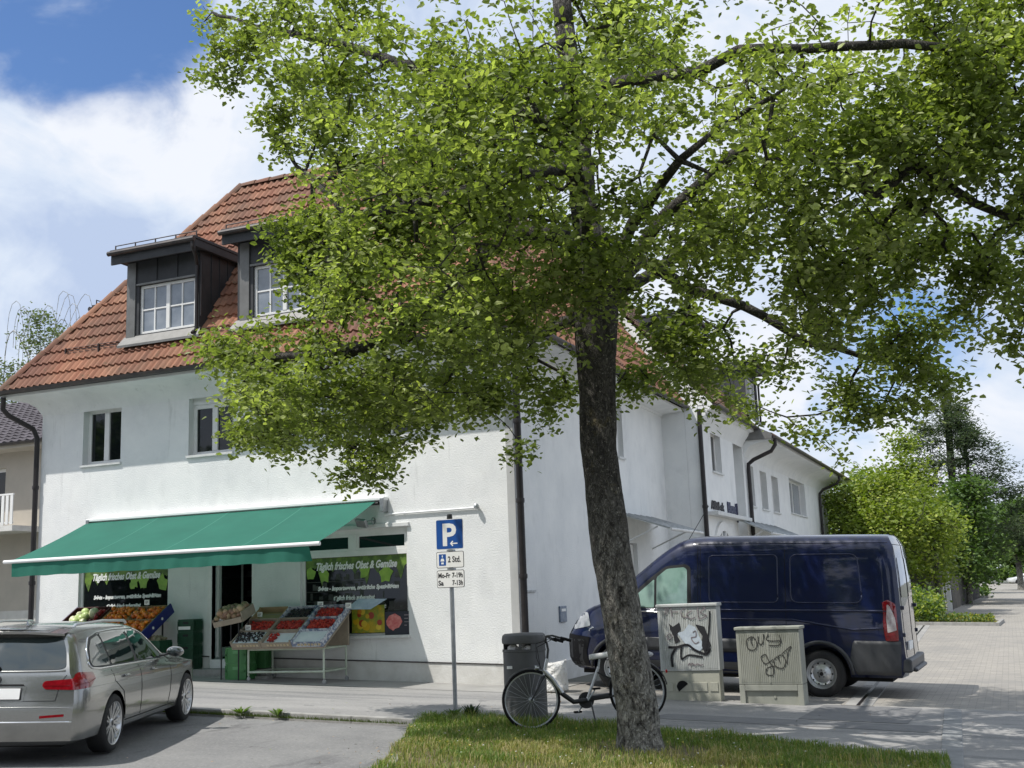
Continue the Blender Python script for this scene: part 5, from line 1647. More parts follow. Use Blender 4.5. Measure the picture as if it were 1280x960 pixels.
def loft_body(cols):
    """cols: list of half sections (lists of Vector x,y>=0,z), first and last collapse to y = 0. returns bmesh"""
    n = len(cols[0])
    bm = bmesh.new()
    grid = {}
    for s in (1, -1):
        for i, c in enumerate(cols):
            for j, p in enumerate(c):
                grid[s, i, j] = bm.verts.new((p.x, s*p.y, p.z))
    for s in (1, -1):
        for i in range(len(cols)-1):
            for j in range(n-1):
                q = (grid[s, i, j], grid[s, i+1, j], grid[s, i+1, j+1], grid[s, i, j+1])
                try: bm.faces.new(q if s == 1 else q[::-1])
                except ValueError: pass
    bmesh.ops.remove_doubles(bm, verts=bm.verts, dist=5e-4)
    bmesh.ops.dissolve_degenerate(bm, edges=bm.edges, dist=1e-4)
    # close whatever is left open
    be = [e for e in bm.edges if e.is_boundary]
    if be: bmesh.ops.holes_fill(bm, edges=be, sides=0)
    bmesh.ops.recalc_face_normals(bm, faces=bm.faces)
    return bm
def cut_wheels(bm, wheels, r, y_in, y_out):
    me = bpy.data.meshes.new('tmpbody'); bm.to_mesh(me)
    o = bpy.data.objects.new('tmpbody', me); COL.objects.link(o)
    mb = MB()
    cut = []
    for x, z in wheels:
        for s in (1, -1):
            m_ = MB(); m_.lathe([(0, 0), (r, 0), (r, y_out-y_in), (0, y_out-y_in)], (x, s*y_in, z), axis=(0, s, 0), n=40)
            m_.v = [tuple(p) for p in m_.v]
            c = m_.build('tmpcut', [], None, weld=True)
            cut.append(c)
            md = o.modifiers.new('b', 'BOOLEAN'); md.operation = 'DIFFERENCE'; md.object = c; md.solver = 'EXACT'
    bpy.context.view_layer.update()
    dg = bpy.context.evaluated_depsgraph_get()
    m2 = bpy.data.meshes.new_from_object(o.evaluated_get(dg))
    for c in cut: bpy.data.objects.remove(c)
    bpy.data.objects.remove(o)
    m2.polygons.foreach_set('use_smooth', [True]*len(m2.polygons))
    try: m2.set_sharp_from_angle(angle=radians(32))
    except Exception: pass
    return m2
class Skin:
    def __init__(s, bm):
        s.bvh = BVHTree.FromBMesh(bm)
    def hit(s, p, d):
        h = s.bvh.ray_cast(p, d)
        return h
    def panel(s, name, poly, org, U, W, D, m, parent, off=.004, step=.06, thick=0.0, smooth='all'):
        """outline (u, w) thrown along D on the body, laid `off` outside it"""
        org = V(org); U = V(U).normalized(); W = V(W).normalized(); D = V(D).normalized()
        bm = bmesh.new()
        vs = [bm.verts.new((a, b, 0)) for a, b in poly]
        bm.faces.new(vs)
        bmesh.ops.triangulate(bm, faces=bm.faces)
        us = [p[0] for p in poly]; ws = [p[1] for p in poly]
        for ax, lo_, hi_ in (('x', min(us), max(us)), ('y', min(ws), max(ws))):
            n = max(1, int((hi_-lo_)/step))
            for i in range(1, n):
                k = lo_+(hi_-lo_)*i/n
                bmesh.ops.bisect_plane(bm, geom=bm.verts[:]+bm.edges[:]+bm.faces[:], plane_co=(k, 0, 0) if ax == 'x' else (0, k, 0), plane_no=(1, 0, 0) if ax == 'x' else (0, 1, 0))
        last = None
        pend = []
        for v in bm.verts:
            p = org+U*v.co.x+W*v.co.y
            h = s.bvh.ray_cast(p, D)
            if h[0] is None:
                h = s.bvh.find_nearest(p+D*.8)
                q = V(h[0])
                v.co = q - D*off
            else:
                nrm = h[1]
                if nrm.dot(D) > 0: nrm = -nrm
                v.co = h[0] + nrm*off
        if thick:
            r = bmesh.ops.extrude_face_region(bm, geom=bm.faces[:])
            for g_ in r['geom']:
                if isinstance(g_, bmesh.types.BMVert): g_.co = g_.co + D*thick
        bmesh.ops.recalc_face_normals(bm, faces=bm.faces)
        me = bpy.data.meshes.new(name); bm.to_mesh(me); bm.free()
        me.materials.append(m)
        me.polygons.foreach_set('use_smooth', [True]*len(me.polygons))
        o = bpy.data.objects.new(name, me); COL.objects.link(o); o.parent = parent
        return o
    def line(s, name, pts, org, U, W, D, r, m, parent, n=6, off=0.0, closed=False, step=.06):
        org = V(org); U = V(U).normalized(); W = V(W).normalized(); D = V(D).normalized()
        P = [V((a, b)) for a, b in pts]
        if closed: P.append(P[0])
        out = []
        for a, b in zip(P, P[1:]):
            k = max(1, int((b-a).length/step))
            for i in range(k): out.append(a.lerp(b, i/k))
        out.append(P[-1])
        path = []
        for q in out:
            p = org+U*q.x+W*q.y
            h = s.bvh.ray_cast(p, D)
            if h[0] is None: continue
            nrm = h[1]
            if nrm.dot(D) > 0: nrm = -nrm
            path.append(h[0]+nrm*off)
        if len(path) < 2: return None
        mb = MB(); mb.tube(path, r, n)
        return mb.build(name, m, parent, smooth='all')

def rounded(poly, r=.05, n=4):
    out = []
    P = [V(p) for p in poly]
    for i in range(len(P)):
        a, b, c = P[i-1], P[i], P[(i+1) % len(P)]
        d1 = (a-b); d2 = (c-b); q = min(r, d1.length*.45, d2.length*.45)
        p1 = b+d1.normalized()*q; p2 = b+d2.normalized()*q
        for k in range(n+1):
            t_ = k/n; out.append(tuple((p1*(1-t_)**2+b*2*t_*(1-t_)+p2*t_*t_)))
    return out

TYRE = mat('tyre rubber', (0.016, 0.016, 0.017), .75, bump=.2, bscale=60)
ALLOY = mat('silver alloy', (0.62, 0.63, 0.64), .28, metal=.85)
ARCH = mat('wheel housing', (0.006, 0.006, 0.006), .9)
def alloy_wheel(parent, x, y, z, r, w, side):
    m_ = MB()
    prof = [(r-.085, -w/2+.01), (r-.05, -w/2-.003), (r-.015, -w/2+.012), (r, -w/2+.035), (r, w/2-.035), (r-.015, w/2-.012), (r-.05, w/2+.003), (r-.085, w/2-.01)]
    m_.lathe(prof, (x, y, z), axis=(0, 1, 0), n=44)
    wh = m_.build('wheel', TYRE, parent, smooth='all')
    m_ = MB(); ro = side*(w/2-.012)
    m_.lathe([(r-.082, side*(w/2-.005)), (r-.097, side*(w/2-.012)), (r-.107, side*.02), (r-.12, -side*w*.3)], (x, y, z), axis=(0, 1, 0), n=44)
    rim = m_.build('rim', ALLOY, wh, smooth='all')
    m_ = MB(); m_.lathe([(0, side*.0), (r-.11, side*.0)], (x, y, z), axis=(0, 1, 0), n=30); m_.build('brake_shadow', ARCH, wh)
    m_ = MB()
    for k in range(9):
        for dq in (-.10, .10):
            a = 2*pi*k/9+dq*.9
            a2 = 2*pi*k/9+dq*1.25
            r0, r1 = .05, r-.090
            p0 = V((cos(a), 0, sin(a)))*r0; p1 = V((cos(a2), 0, sin(a2)))*r1; t_ = (p1-p0).cross(V((0, 1, 0))).normalized()
            w0, w1 = .010, .013
            yo = side*(w/2-.015); yi = side*(w/2-.06)
            c = V((x, y, z))
            vs = [c+p0-t_*w0+V((0, yo-side*.02, 0)), c+p0+t_*w0+V((0, yo-side*.02, 0)), c+p1+t_*w1+V((0, yo, 0)), c+p1-t_*w1+V((0, yo, 0)),
                  c+p0-t_*w0+V((0, yi, 0)), c+p0+t_*w0+V((0, yi, 0)), c+p1+t_*w1+V((0, yi, 0)), c+p1-t_*w1+V((0, yi, 0))]
            m_.add(vs, [(0, 1, 2, 3), (7, 6, 5, 4), (0, 4, 5, 1), (1, 5, 6, 2), (2, 6, 7, 3), (3, 7, 4, 0)])
    m_.lathe([(0, side*(w/2-.025)), (.045, side*(w/2-.028)), (.062, side*(w/2-.04)), (.062, side*.03)], (x, y, z), axis=(0, 1, 0), n=20)
    m_.build('spokes', ALLOY, rim, smooth=True)
    m_ = MB(); m_.lathe([(0, side*(w/2-.020)), (.030, side*(w/2-.0245))], (x, y, z), axis=(0, 1, 0), n=16); m_.build('hub_cap', PLASTIC, rim)
    return wh

# ---- silver estate car
PAINTS = mat('warm silver metallic paint', (0.33, 0.333, 0.322), .25, metal=.85, coat=.9, col2=(0.36, 0.363, 0.35), scale=40)
CG = mat('tinted car glass', (0.018, 0.028, 0.028), .03, spec=1.0, coat=.6)
CG2 = mat('light tinted car glass', (0.10, 0.13, 0.13), .03, spec=1.0, coat=.6, col2=(.035, .05, .05), scale=3)
REDL = mat('red lamp glass', (0.26, 0.006, 0.012), .12, coat=.9, col2=(0.16, 0.003, 0.008), scale=20)
car = thing('estate_car', 'silver grey estate car parked at the kerb, seen from behind', 'car', (0, 0, 0), local=True)
topz = [(-.98, 1.43), (-.62, 1.435), (-.2, 1.455), (.5, 1.462), (1.1, 1.445), (1.45, 1.40), (1.75, 1.29), (2.1, 1.12), (2.4, 1.0), (2.55, .965), (2.9, .93), (3.3, .86), (3.5, .80), (3.62, .74), (3.68, .68)]
halfw = [(-1.0, .80), (-.9, .865), (-.75, .89), (-.4, .905), (1, .905), (2.5, .90), (3.0, .885), (3.35, .83), (3.55, .72), (3.68, .55)]
def csec(x):
    T = smoothtab(topz, x); hw = smoothtab(halfw, x)/.905
    raw = [(0, .19), (.50, .19), (.78, .20), (.865, .25), (.892, .36), (.905, .50), (.905, .66), (.898, .76), (.885, .84), (.865, .895), (.838, .935), (.815, .98), (.79, 1.05), (.745, 1.16), (.695, 1.27), (.645, 1.35), (.585, 1.40), (.50, 1.43), (.28, 1.455), (0, 1.462)]
    zb = .80
    out = []
    for y, z in raw:
        if z > zb: z = zb + (z-zb)*(T-zb)/(1.462-zb) if T > zb else T - (1.462-z)*.02
        if T <= zb and z > T-.02: z = T-.02*(1.462-min(z, 1.462))
        out.append((y*hw, z))
    return out
xr = [(.19, -.80), (.25, -.90), (.36, -.955), (.50, -.985), (.62, -.985), (.66, -.965), (.76, -.955), (.90, -.925), (.98, -.905), (1.05, -.86), (1.16, -.78), (1.27, -.70), (1.35, -.63), (1.39, -.60), (1.41, -.66), (1.43, -.67), (1.47, -.60)]
xf = [(.19, 3.45), (.25, 3.55), (.36, 3.62), (.50, 3.65), (.62, 3.645), (.76, 3.62), (.9, 3.6), (1.5, 3.6)]
cols_ = []
xs = [-.99+.0, -.97, -.93, -.87, -.80, -.72, -.62, -.5, -.35, -.2, 0, .25, .5, .75, 1.0, 1.2, 1.35, 1.5, 1.65, 1.8, 1.95, 2.1, 2.25, 2.4, 2.5, 2.6, 2.8, 3.0, 3.15, 3.3, 3.42, 3.52, 3.6, 3.65, 3.68]
def carmap(x, z):
    if x < -.2:
        r_ = interp(xr, z); return r_ + (x+.99)*(-.2-r_)/(.79)
    if x > 3.0:
        f_ = interp(xf, z); return 3.0+(x-3.0)*(f_-3.0)/.68
    return x
raw_cols = []
for x in xs:
    s_ = csec(x)
    raw_cols.append([V((carmap(x, z), y, z)) for y, z in s_])
# end caps: rounded in plan
first = raw_cols[0]; last = raw_cols[-1]
cap0 = [[V((p.x-.05*(1-k*k), p.y*k, p.z)) for p in first] for k in (0, .35, .65, .88)]
cap1 = [[V((p.x+.05*(1-k*k), p.y*k, p.z)) for p in last] for k in (.8, .4, 0)]
allc = cap0+raw_cols+cap1
bm = loft_body(allc)
skin = Skin(bm)
me = cut_wheels(bm, [(0, .32), (2.81, .32)], .375, .50, 1.2)
bm.free()
me.materials.clear(); me.materials.append(PAINTS)
body = bpy.data.objects.new('body', me); COL.objects.link(body); body.parent = car
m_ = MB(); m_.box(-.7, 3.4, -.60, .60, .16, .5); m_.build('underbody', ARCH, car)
for x in (0, 2.81):
    for s in (1, -1):
        alloy_wheel(car, x, s*.80, .325, .327, .225, s)
        m_ = MB(); m_.lathe([(.375, 0), (.385, s*.0), (.385, s*.02)], (x, s*.885, .32), axis=(0, 1, 0), n=40)
SR = dict(org=(0, -2, 0), U=(1, 0, 0), W=(0, 0, 1), D=(0, 1, 0))
SLf = dict(org=(0, 2, 0), U=(1, 0, 0), W=(0, 0, 1), D=(0, -1, 0))
DLO = [(-.56, 1.03), (-.50, .985), (-.30, .965), (.9, .945), (2.05, .925), (2.12, .945), (1.80, 1.13), (1.50, 1.28), (1.25, 1.345), (.6, 1.365), (0, 1.355), (-.30, 1.31), (-.46, 1.20)]
for S_ in (SR, SLf):
    skin.panel('window_surround', rounded(DLO, .05), m=PLASTIC, parent=car, off=.002, **S_)
    for nm, pl in (('quarter_window', [(-.50, 1.04), (-.44, 1.0), (.03, .985), (.0, 1.325), (-.26, 1.285), (-.40, 1.19)]),
                   ('side_window', [(.08, .985), (.86, .968), (.82, 1.340), (.05, 1.335)]), ('side_window', [(.95, .966), (1.94, .945), (1.76, 1.10), (1.47, 1.25), (1.22, 1.315), (.91, 1.335)])):
        skin.panel(nm, rounded(pl, .04), m=CG2 if nm == 'quarter_window' else CG, parent=car, off=.005, **S_)
    skin.line('window_trim', rounded(DLO, .05), r=.010, m=CHROME, parent=car, closed=True, off=.003, **S_)
    skin.line('door_gap', [(.0, .93), (.02, .80), (.28, .66), (.36, .45), (.40, .33)], r=.0045, m=ARCH, parent=car, **S_)
    skin.line('door_gap', [(.90, .92), (.91, .6), (.92, .33)], r=.0045, m=ARCH, parent=car, **S_)
    skin.line('door_gap', [(2.05, .89), (2.08, .7), (2.05, .45), (2.02, .33)], r=.0045, m=ARCH, parent=car, **S_)
    skin.line('sill_gap', [(.42, .31), (2.3, .31)], r=.006, m=ARCH, parent=car, **S_)
    skin.line('crease', [(-.75, .80), (.5, .785), (2.2, .76)], r=.006, m=PAINTS, parent=car, off=-.002, **S_)
    for x in (.30, 1.28):
        skin.line('door_handle', [(x, .835), (x+.19, .83)], r=.016, m=PAINTS, parent=car, off=.018, **S_)
# mirrors
for s in (1, -1):
    m_ = MB(); m_.ball((1.90, s*.99, 1.01), .10, 12, 8, sc=(.75, 1.15, .72)); mm = m_.build('side_mirror', PAINTS, car, smooth='all')
    m_ = MB(); m_.box(1.80, 1.96, s*.86-.03, s*.86+.05, .955, .985); m_.build('mirror_foot', PLASTIC, mm, bevel=.01)
    m_ = MB(); m_.ball((1.862, s*.99, 1.01), .085, 12, 8, sc=(.5, 1.1, .7)); m_.build('mirror_glass', CG, mm, smooth='all')
# rear
B_ = dict(org=(-3, 0, 0), U=(0, 1, 0), W=(0, 0, 1), D=(1, 0, 0))
skin.panel('rear_window', rounded([(-.68, 1.02), (-.60, 1.0), (.60, 1.0), (.68, 1.02), (.62, 1.20), (.54, 1.335), (-.54, 1.335), (-.62, 1.20)], .05), m=CG, parent=car, off=.005, **B_)
skin.line('rear_window_trim', [(-.68, .99), (-.5, .985), (.5, .985), (.68, .99)], r=.012, m=PAINTS, parent=car, off=.002, **B_)
skin.line('tailgate_gap', [(-.74, 1.0), (-.66, .88), (-.62, .68), (.62, .68), (.66, .88), (.74, 1.0)], r=.004, m=ARCH, parent=car, **B_)
skin.panel('number_plate_recess', rounded([(-.30, .67), (.30, .67), (.32, .84), (-.32, .84)], .03), m=PAINTS, parent=car, off=.003, **B_)
plt = skin.panel('number_plate_frame', rounded([(-.275, .69), (.275, .69), (.275, .82), (-.275, .82)], .01), m=PLASTIC, parent=car, off=.010, thick=.004, **B_)
skin.panel('number_plate', rounded([(-.262, .70), (.262, .70), (.262, .81), (-.262, .81)], .01), m=WHITEP, parent=plt, off=.014, **B_)
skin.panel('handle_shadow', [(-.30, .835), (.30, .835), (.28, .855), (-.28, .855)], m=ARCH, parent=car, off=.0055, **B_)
m_ = MB(); m_.lathe([(0, .0), (.045, .0), (.045, .012), (0, .012)], (-.975, 0, .905), axis=(-1, 0, .25), n=20); bd = m_.build('badge', PLASTIC, car)
m_ = MB()
for q in range(4):
    a0 = q*pi/2
    if q % 2 == 0: continue
    m_.prism([(0, 0)]+[(.028*cos(a0+k*pi/8), .028*sin(a0+k*pi/8)) for k in range(5)], 0, .002, lambda u, v, h: V((-.990-h-v*.0, u, .905+v)))
m_.build('badge_quarters', mat('badge blue', (.05, .2, .6), .3), bd)
m_ = MB()
for q in (0, 2):
    a0 = q*pi/2
    m_.prism([(0, 0)]+[(.028*cos(a0+k*pi/8), .028*sin(a0+k*pi/8)) for k in range(5)], 0, .002, lambda u, v, h: V((-.990-h, u, .905+v)))
m_.build('badge_quarters', WRITEW, bd)
# wiper
m_ = MB(); m_.tube([(-.945, -.0, 1.02), (-.93, .18, 1.05), (-.915, .40, 1.055)], .010, 6); m_.ball((-.95, 0, 1.02), .025, 8, 6); m_.build('rear_wiper', DARK, car, smooth='all')
skin.line('bumper_strip', [(-.80, .46), (.80, .46)], r=.010, m=CHROME, parent=car, off=.002, **B_)
skin.line('bumper_crease', [(-.82, .60), (-.5, .615), (.5, .615), (.82, .60)], r=.006, m=PAINTS, parent=car, off=-.001, **B_)
for s in (1, -1):
    skin.panel('reflector', [(s*.48, .50), (s*.72, .515), (s*.72, .54), (s*.48, .525)] if s > 0 else [(-.48, .50), (-.48, .525), (-.72, .54), (-.72, .515)], m=REDL, parent=car, off=.006, **B_)
    # wrap-round tail lamps, thrown from the corner direction
    D_ = V((1, -s*.9, 0)).normalized(); U_ = V((.9, s*1, 0)).normalized()*1
    org = V((-.93, s*.80, 0)) - D_*2
    lampo = [(-.25, .80), (-.02, .79), (.20, .80), (.30, .875), (.29, .945), (.06, .965), (.02, .955), (-.01, .905), (-.25, .885), (-.27, .84)]
    lo_ = skin.panel('tail_lamp', rounded(lampo, .025), org=org, U=U_, W=(0, 0, 1), D=D_, m=REDL, parent=car, off=.008, thick=0, step=.02)
    skin.panel('tail_lamp_bar', [(-.26, .83), (-.10, .83), (.2, .845), (.30, .875), (.30, .883), (.2, .853), (-.10, .838), (-.26, .838)], org=org, U=U_, W=(0, 0, 1), D=D_, m=mat('deep red lamp core', (.16, .002, .006), .2), parent=lo_, off=.011, step=.05)
    skin.panel('headlamp', rounded([(s*.42, .64), (s*.85, .68), (s*.84, .78), (s*.5, .74)], .02), org=(6, 0, 0), U=(0, 1, 0), W=(0, 0, 1), D=(-1, 0, 0), m=GLASSC, parent=car, off=.006)
    m_ = MB(); m_.tube([(-.45, s*.56, 1.43), (-.40, s*.565, 1.462), (.4, s*.575, 1.478), (1.15, s*.565, 1.45), (1.22, s*.56, 1.42)], .016, 8); m_.build('roof_rail', ALLOY, car, smooth=True)
skin.panel('windscreen', rounded([(-.62, 1.0), (.62, 1.0), (.54, 1.36), (-.54, 1.36)], .05), org=(4, 0, .3), U=(0, 1, 0), W=(0, 0, 1), D=V((-1, 0, -.3)), m=CG, parent=car, off=.005)
# roof spoiler lip and its dark underside, fin
m_ = MB()
vs = []
for k in range(13):
    y = -.56+1.12*k/12; e_ = 1-(abs(y)/.56)**4*.35
    vs += [(-.50, y, 1.435-.02*(abs(y)/.56)**2), (-.50-.27*e_, y, 1.405-.03*(abs(y)/.56)**2), (-.50-.265*e_, y, 1.380-.03*(abs(y)/.56)**2), (-.58, y, 1.37-.02*(abs(y)/.56)**2)]
m_.add(vs, [(k*4+j, k*4+j+1, k*4+5+j, k*4+4+j) for k in range(12) for j in range(3)])
m_.build('roof_spoiler', PAINTS, car, smooth=True)
m_ = MB(); m_.add([(-.16, 0, 1.46), (-.30, -.02, 1.455), (-.30, .02, 1.455), (-.32, 0, 1.52), (-.34, 0, 1.455)], [(0, 1, 3), (0, 3, 2), (1, 4, 3), (2, 3, 4)]); m_.build('roof_fin', PAINTS, car)
a = V((-9.33, 10.38)); b_ = V((-10.42, 12.98))
# wheel contact points are on the right side of the car; y = -.80 local
d_ = (b_-a).normalized(); left = V((-d_.y, d_.x))
org = a + left*.90
z0 = gz(org.x); z1 = gz(org.x+d_.x*2.81)
car.location = (org.x, org.y, z0-.012)
car.rotation_euler = (0, 0, math.atan2(d_.y, d_.x))
Rz = Matrix.Rotation(math.atan2(d_.y, d_.x), 3, 'Z')
nrm = V((.035, 0, 1)).normalized()
Q = V((0, 0, 1)).rotation_difference(nrm)
car.rotation_euler = (Q.to_matrix() @ Rz).to_euler()
car.scale = (1, 1, .955)

# ---- dark blue panel van
PAINTB = mat('dark blue van paint', (0.001, 0.006, 0.042), .35, coat=1.0, spec=.3)
VGREY = mat('dark grey moulding', (0.05, 0.053, 0.058), .5)
VG = mat('pale green tinted cab glass', (0.20, 0.33, 0.29), .05, spec=1.0, coat=.5, col2=(0.30, 0.44, 0.39), scale=2)
van = thing('panel_van', 'dark blue high roof panel van parked across the street mouth', 'van', (0, 0, 0), local=True)
vt = [(-1.25, 2.47), (1.6, 2.50), (2.0, 2.49), (2.25, 2.42), (2.5, 2.27), (2.75, 2.08), (3.0, 1.88), (3.25, 1.67), (3.45, 1.50), (3.6, 1.42), (3.85, 1.35), (4.05, 1.26), (4.2, 1.12), (4.30, .92)]
vw = [(-1.25, .96), (-1.15, 1.0), (-1.0, 1.03), (2.8, 1.03), (3.3, 1.01), (3.7, .96), (3.95, .88), (4.15, .76), (4.30, .6)]
def vsec(x):
    T = smoothtab(vt, x); hw = smoothtab(vw, x)/1.03
    raw = [(0, .30), (.6, .30), (.90, .31), (.985, .36), (1.01, .46), (1.025, .60), (1.03, .78), (1.03, .95), (1.028, 1.12), (1.02, 1.28), (1.012, 1.34), (1.0, 1.45), (.985, 1.65), (.965, 1.85), (.945, 2.05), (.925, 2.2), (.90, 2.32), (.85, 2.41), (.76, 2.46), (.5, 2.49), (0, 2.50)]
    zb = .85; out = []
    for y, z in raw:
        if z > zb: z = zb+(z-zb)*(T-zb)/(2.5-zb)
        out.append((y*hw, z))
    return out
xs = [-1.25, -1.23, -1.19, -1.12, -1.0, -.8, -.5, -.2, .1, .4, .8, 1.2, 1.5, 1.75, 1.95, 2.1, 2.25, 2.4, 2.55, 2.7, 2.85, 3.0, 3.15, 3.3, 3.42, 3.52, 3.65, 3.8, 3.95, 4.08, 4.18, 4.25, 4.30]
vr = [(.30, -1.15), (.46, -1.25), (.85, -1.22), (1.3, -1.20), (1.9, -1.17), (2.3, -1.12), (2.42, -1.06), (2.5, -1.0)]
vf = [(.30, 4.15), (.46, 4.28), (.8, 4.30), (1.0, 4.25), (1.2, 4.2), (2.5, 4.2)]
def vmap(x, z):
    if x < -.5:
        r_ = interp(vr, z); return r_+(x+1.25)*(-.5-r_)/.75
    if x > 3.65:
        f_ = interp(vf, z); return 3.65+(x-3.65)*(f_-3.65)/.65
    return x
rc = [[V((vmap(x, z), y, z)) for y, z in vsec(x)] for x in xs]
allc = [[V((p.x-.03*(1-k*k), p.y*k, p.z)) for p in rc[0]] for k in (0, .4, .75, .93)]+rc+[[V((p.x+.06*(1-k*k), p.y*k, p.z)) for p in rc[-1]] for k in (.85, .5, 0)]
bm = loft_body(allc)
vs_ = Skin(bm)
me = cut_wheels(bm, [(0, .36), (3.3, .36)], .43, .62, 1.3)
bm.free()
me.materials.clear(); me.materials.append(PAINTB)
vb = bpy.data.objects.new('body', me); COL.objects.link(vb); vb.parent = van
m_ = MB(); m_.box(-1.0, 4.0, -.70, .70, .24, .6); m_.build('underbody', ARCH, van)
def steel_wheel(parent, x, y, z, r, w, side):
    m_ = MB()
    prof = [(r-.13, -w/2+.01), (r-.07, -w/2-.004), (r-.02, -w/2+.012), (r, -w/2+.035), (r, w/2-.035), (r-.02, w/2-.012), (r-.07, w/2+.004), (r-.13, w/2-.01)]
    m_.lathe(prof, (x, y, z), axis=(0, 1, 0), n=44); wh = m_.build('wheel', TYRE, parent, smooth='all')
    q = side*(w/2)
    m_ = MB(); m_.lathe([(r-.128, q-side*.008), (r-.145, q-side*.012), (r-.15, q-side*.05), (r-.17, q-side*.055), (r-.19, q-side*.03), (r-.22, q-side*.045), (.075, q-side*.02), (.07, q-side*.005), (.045, q-side*.0), (0, q+side*.0)], (x, y, z), axis=(0, 1, 0), n=40)
    rim = m_.build('rim', ALLOY, wh, smooth=True)
    m_ = MB()
    for k in range(10):
        a = 2*pi*k/10; m_.lathe([(0, 0), (.014, 0), (.014, .006)], (x+(r-.195)*cos(a), y+q-side*.028, z+(r-.195)*sin(a)), axis=(0, side, 0), n=8)
    for k in range(5):
        a = 2*pi*k/5+.3; m_.lathe([(.0, .0), (.01, .0), (.01, .012), (0, .012)], (x+.055*cos(a), y+q-side*.005, z+.055*sin(a)), axis=(0, side, 0), n=6)
    m_.lathe([(0, 0), (.03, 0), (.03, .004)], (x, y+q+side*.001, z), axis=(0, side, 0), n=12)
    m_.build('rim_holes', ARCH, rim)
    return wh
for x in (0, 3.3):
    for s in (1, -1):
        steel_wheel(van, x, s*.90, .355, .355, .225, s)
for s in (1, -1):
    S_ = dict(org=(0, 3*s, 0), U=(1, 0, 0), W=(0, 0, 1), D=(0, -s, 0))
    # black lower cladding, arch lips
    vs_.panel('side_moulding', rounded([(.52, .66), (2.78, .66), (2.80, .86), (.50, .86)], .02), m=VGREY, parent=van, off=.012, thick=.01, **S_)
    vs_.panel('rear_moulding', rounded([(-1.16, .36), (-.52, .36), (-.44, .60), (-.50, .86), (-1.18, .86)], .03), m=VGREY, parent=van, off=.012, thick=.01, **S_)
    vs_.panel('sill_cladding', rounded([(.46, .34), (2.84, .34), (2.84, .50), (.46, .50)], .02), m=VGREY, parent=van, off=.010, **S_)
    for cx in (0, 3.3):
        pts = [(cx+.47*cos(a), .36+.47*sin(a)) for a in [pi*k/20 for k in range(-1, 22)]]
        vs_.line('arch_lip', pts, r=.030, m=VGREY, parent=van, off=.004, **S_)
    vs_.panel('front_bumper_corner', rounded([(3.80, .36), (4.27, .40), (4.29, .88), (3.78, .84), (3.86, .6)], .04), m=DARK, parent=van, off=.012, **S_)
    # cargo side panels: raised borders of the pressed fields and the slider rail
    for fld in (rounded([(.62, 1.42), (1.72, 1.42), (1.72, 2.16), (.62, 2.16)], .08), rounded([(-.66, 1.42), (.42, 1.42), (.42, 2.16), (-.60, 2.16)], .12)):
        vs_.line('panel_pressing', fld, r=.011, m=PAINTB, parent=van, closed=True, off=-.003, **S_)
    vs_.line('belt_rail', [(-1.1, 1.30), (2.9, 1.30)], r=.020, m=PAINTB, parent=van, off=0.0, **S_)
    vs_.line('roof_gutter', [(-1.05, 2.33), (1.9, 2.35)], r=.010, m=PAINTB, parent=van, off=.0, **S_)
    for gp in ([(.50, 2.25), (.50, .9)], [(1.86, 2.30), (1.86, .9)], [(1.90, 2.30), (1.90, .52)], [(3.0, 1.32), (3.0, .9), (2.86, .70)]):
        vs_.line('door_gap', gp, r=.005, m=ARCH, parent=van, off=-.001, **S_)
    vs_.line('lower_swage', [(-.95, 1.05), (-.50, 1.02), (.4, 1.16), (2.6, 1.16)], r=.018, m=PAINTB, parent=van, off=-.004, **S_)
    win = [(2.02, 1.36), (2.02, 1.98), (2.10, 2.03), (2.44, 2.00), (2.70, 1.82), (3.05, 1.53), (3.14, 1.38), (3.05, 1.31), (2.5, 1.27)]
    vs_.panel('window_surround', rounded(win, .05), m=PLASTIC, parent=van, off=.003, **S_)
    vs_.panel('side_window', rounded([(2.08, 1.38), (2.08, 1.94), (2.13, 1.98), (2.42, 1.955), (2.60, 1.82), (2.60, 1.31), (2.45, 1.32)], .04), m=VG, parent=van, off=.006, **S_)
    vs_.panel('side_window', rounded([(2.64, 1.79), (2.96, 1.53), (3.06, 1.38), (2.98, 1.34), (2.64, 1.33)], .03), m=VG, parent=van, off=.006, **S_)
    vs_.line('window_trim', [(2.02, 1.335), (2.5, 1.255), (3.05, 1.285)], r=.017, m=CHROME, parent=van, off=.004, **S_)
    vs_.line('door_handle', [(1.98, 1.08), (2.16, 1.08)], r=.02, m=PLASTIC, parent=van, off=.02, **S_)
    # head lamp, tail lamp
    vs_.panel('headlamp', rounded([(3.78, 1.02), (4.15, .95), (4.20, 1.08), (4.02, 1.24), (3.86, 1.24)], .04), m=mat('clear lamp', (.45, .47, .5), .1, coat=.8, col2=(.25, .27, .3), scale=9), parent=van, off=.010, **S_)
    D_ = V((1, -s*1.0, 0)).normalized(); U_ = V((1, s*1.0, 0)).normalized()
    og = V((-1.17, s*.98, 0))-D_*2
    tl = vs_.panel('tail_lamp', rounded([(.02, .86), (.17, .86), (.19, 1.05), (.17, 1.43), (.11, 1.47), (.02, 1.40)], .02), org=og, U=U_, W=(0, 0, 1), D=D_, m=REDL, parent=van, off=.016, thick=.01, step=.03)
    vs_.panel('tail_lamp_lens', rounded([(.04, 1.02), (.15, .98), (.155, 1.2), (.125, 1.40), (.10, 1.38), (.05, 1.2)], .01), org=og, U=U_, W=(0, 0, 1), D=D_, m=mat('clear lens', (.62, .60, .58), .2, coat=.8, col2=(.4, .3, .3), scale=14), parent=tl, off=.021, step=.03)
    # mirror
    m_ = MB(); m_.box(2.88, 3.02, s*1.10 if s > 0 else s*1.10-.16, s*1.10+.16 if s > 0 else s*1.10, 1.30, 1.62)
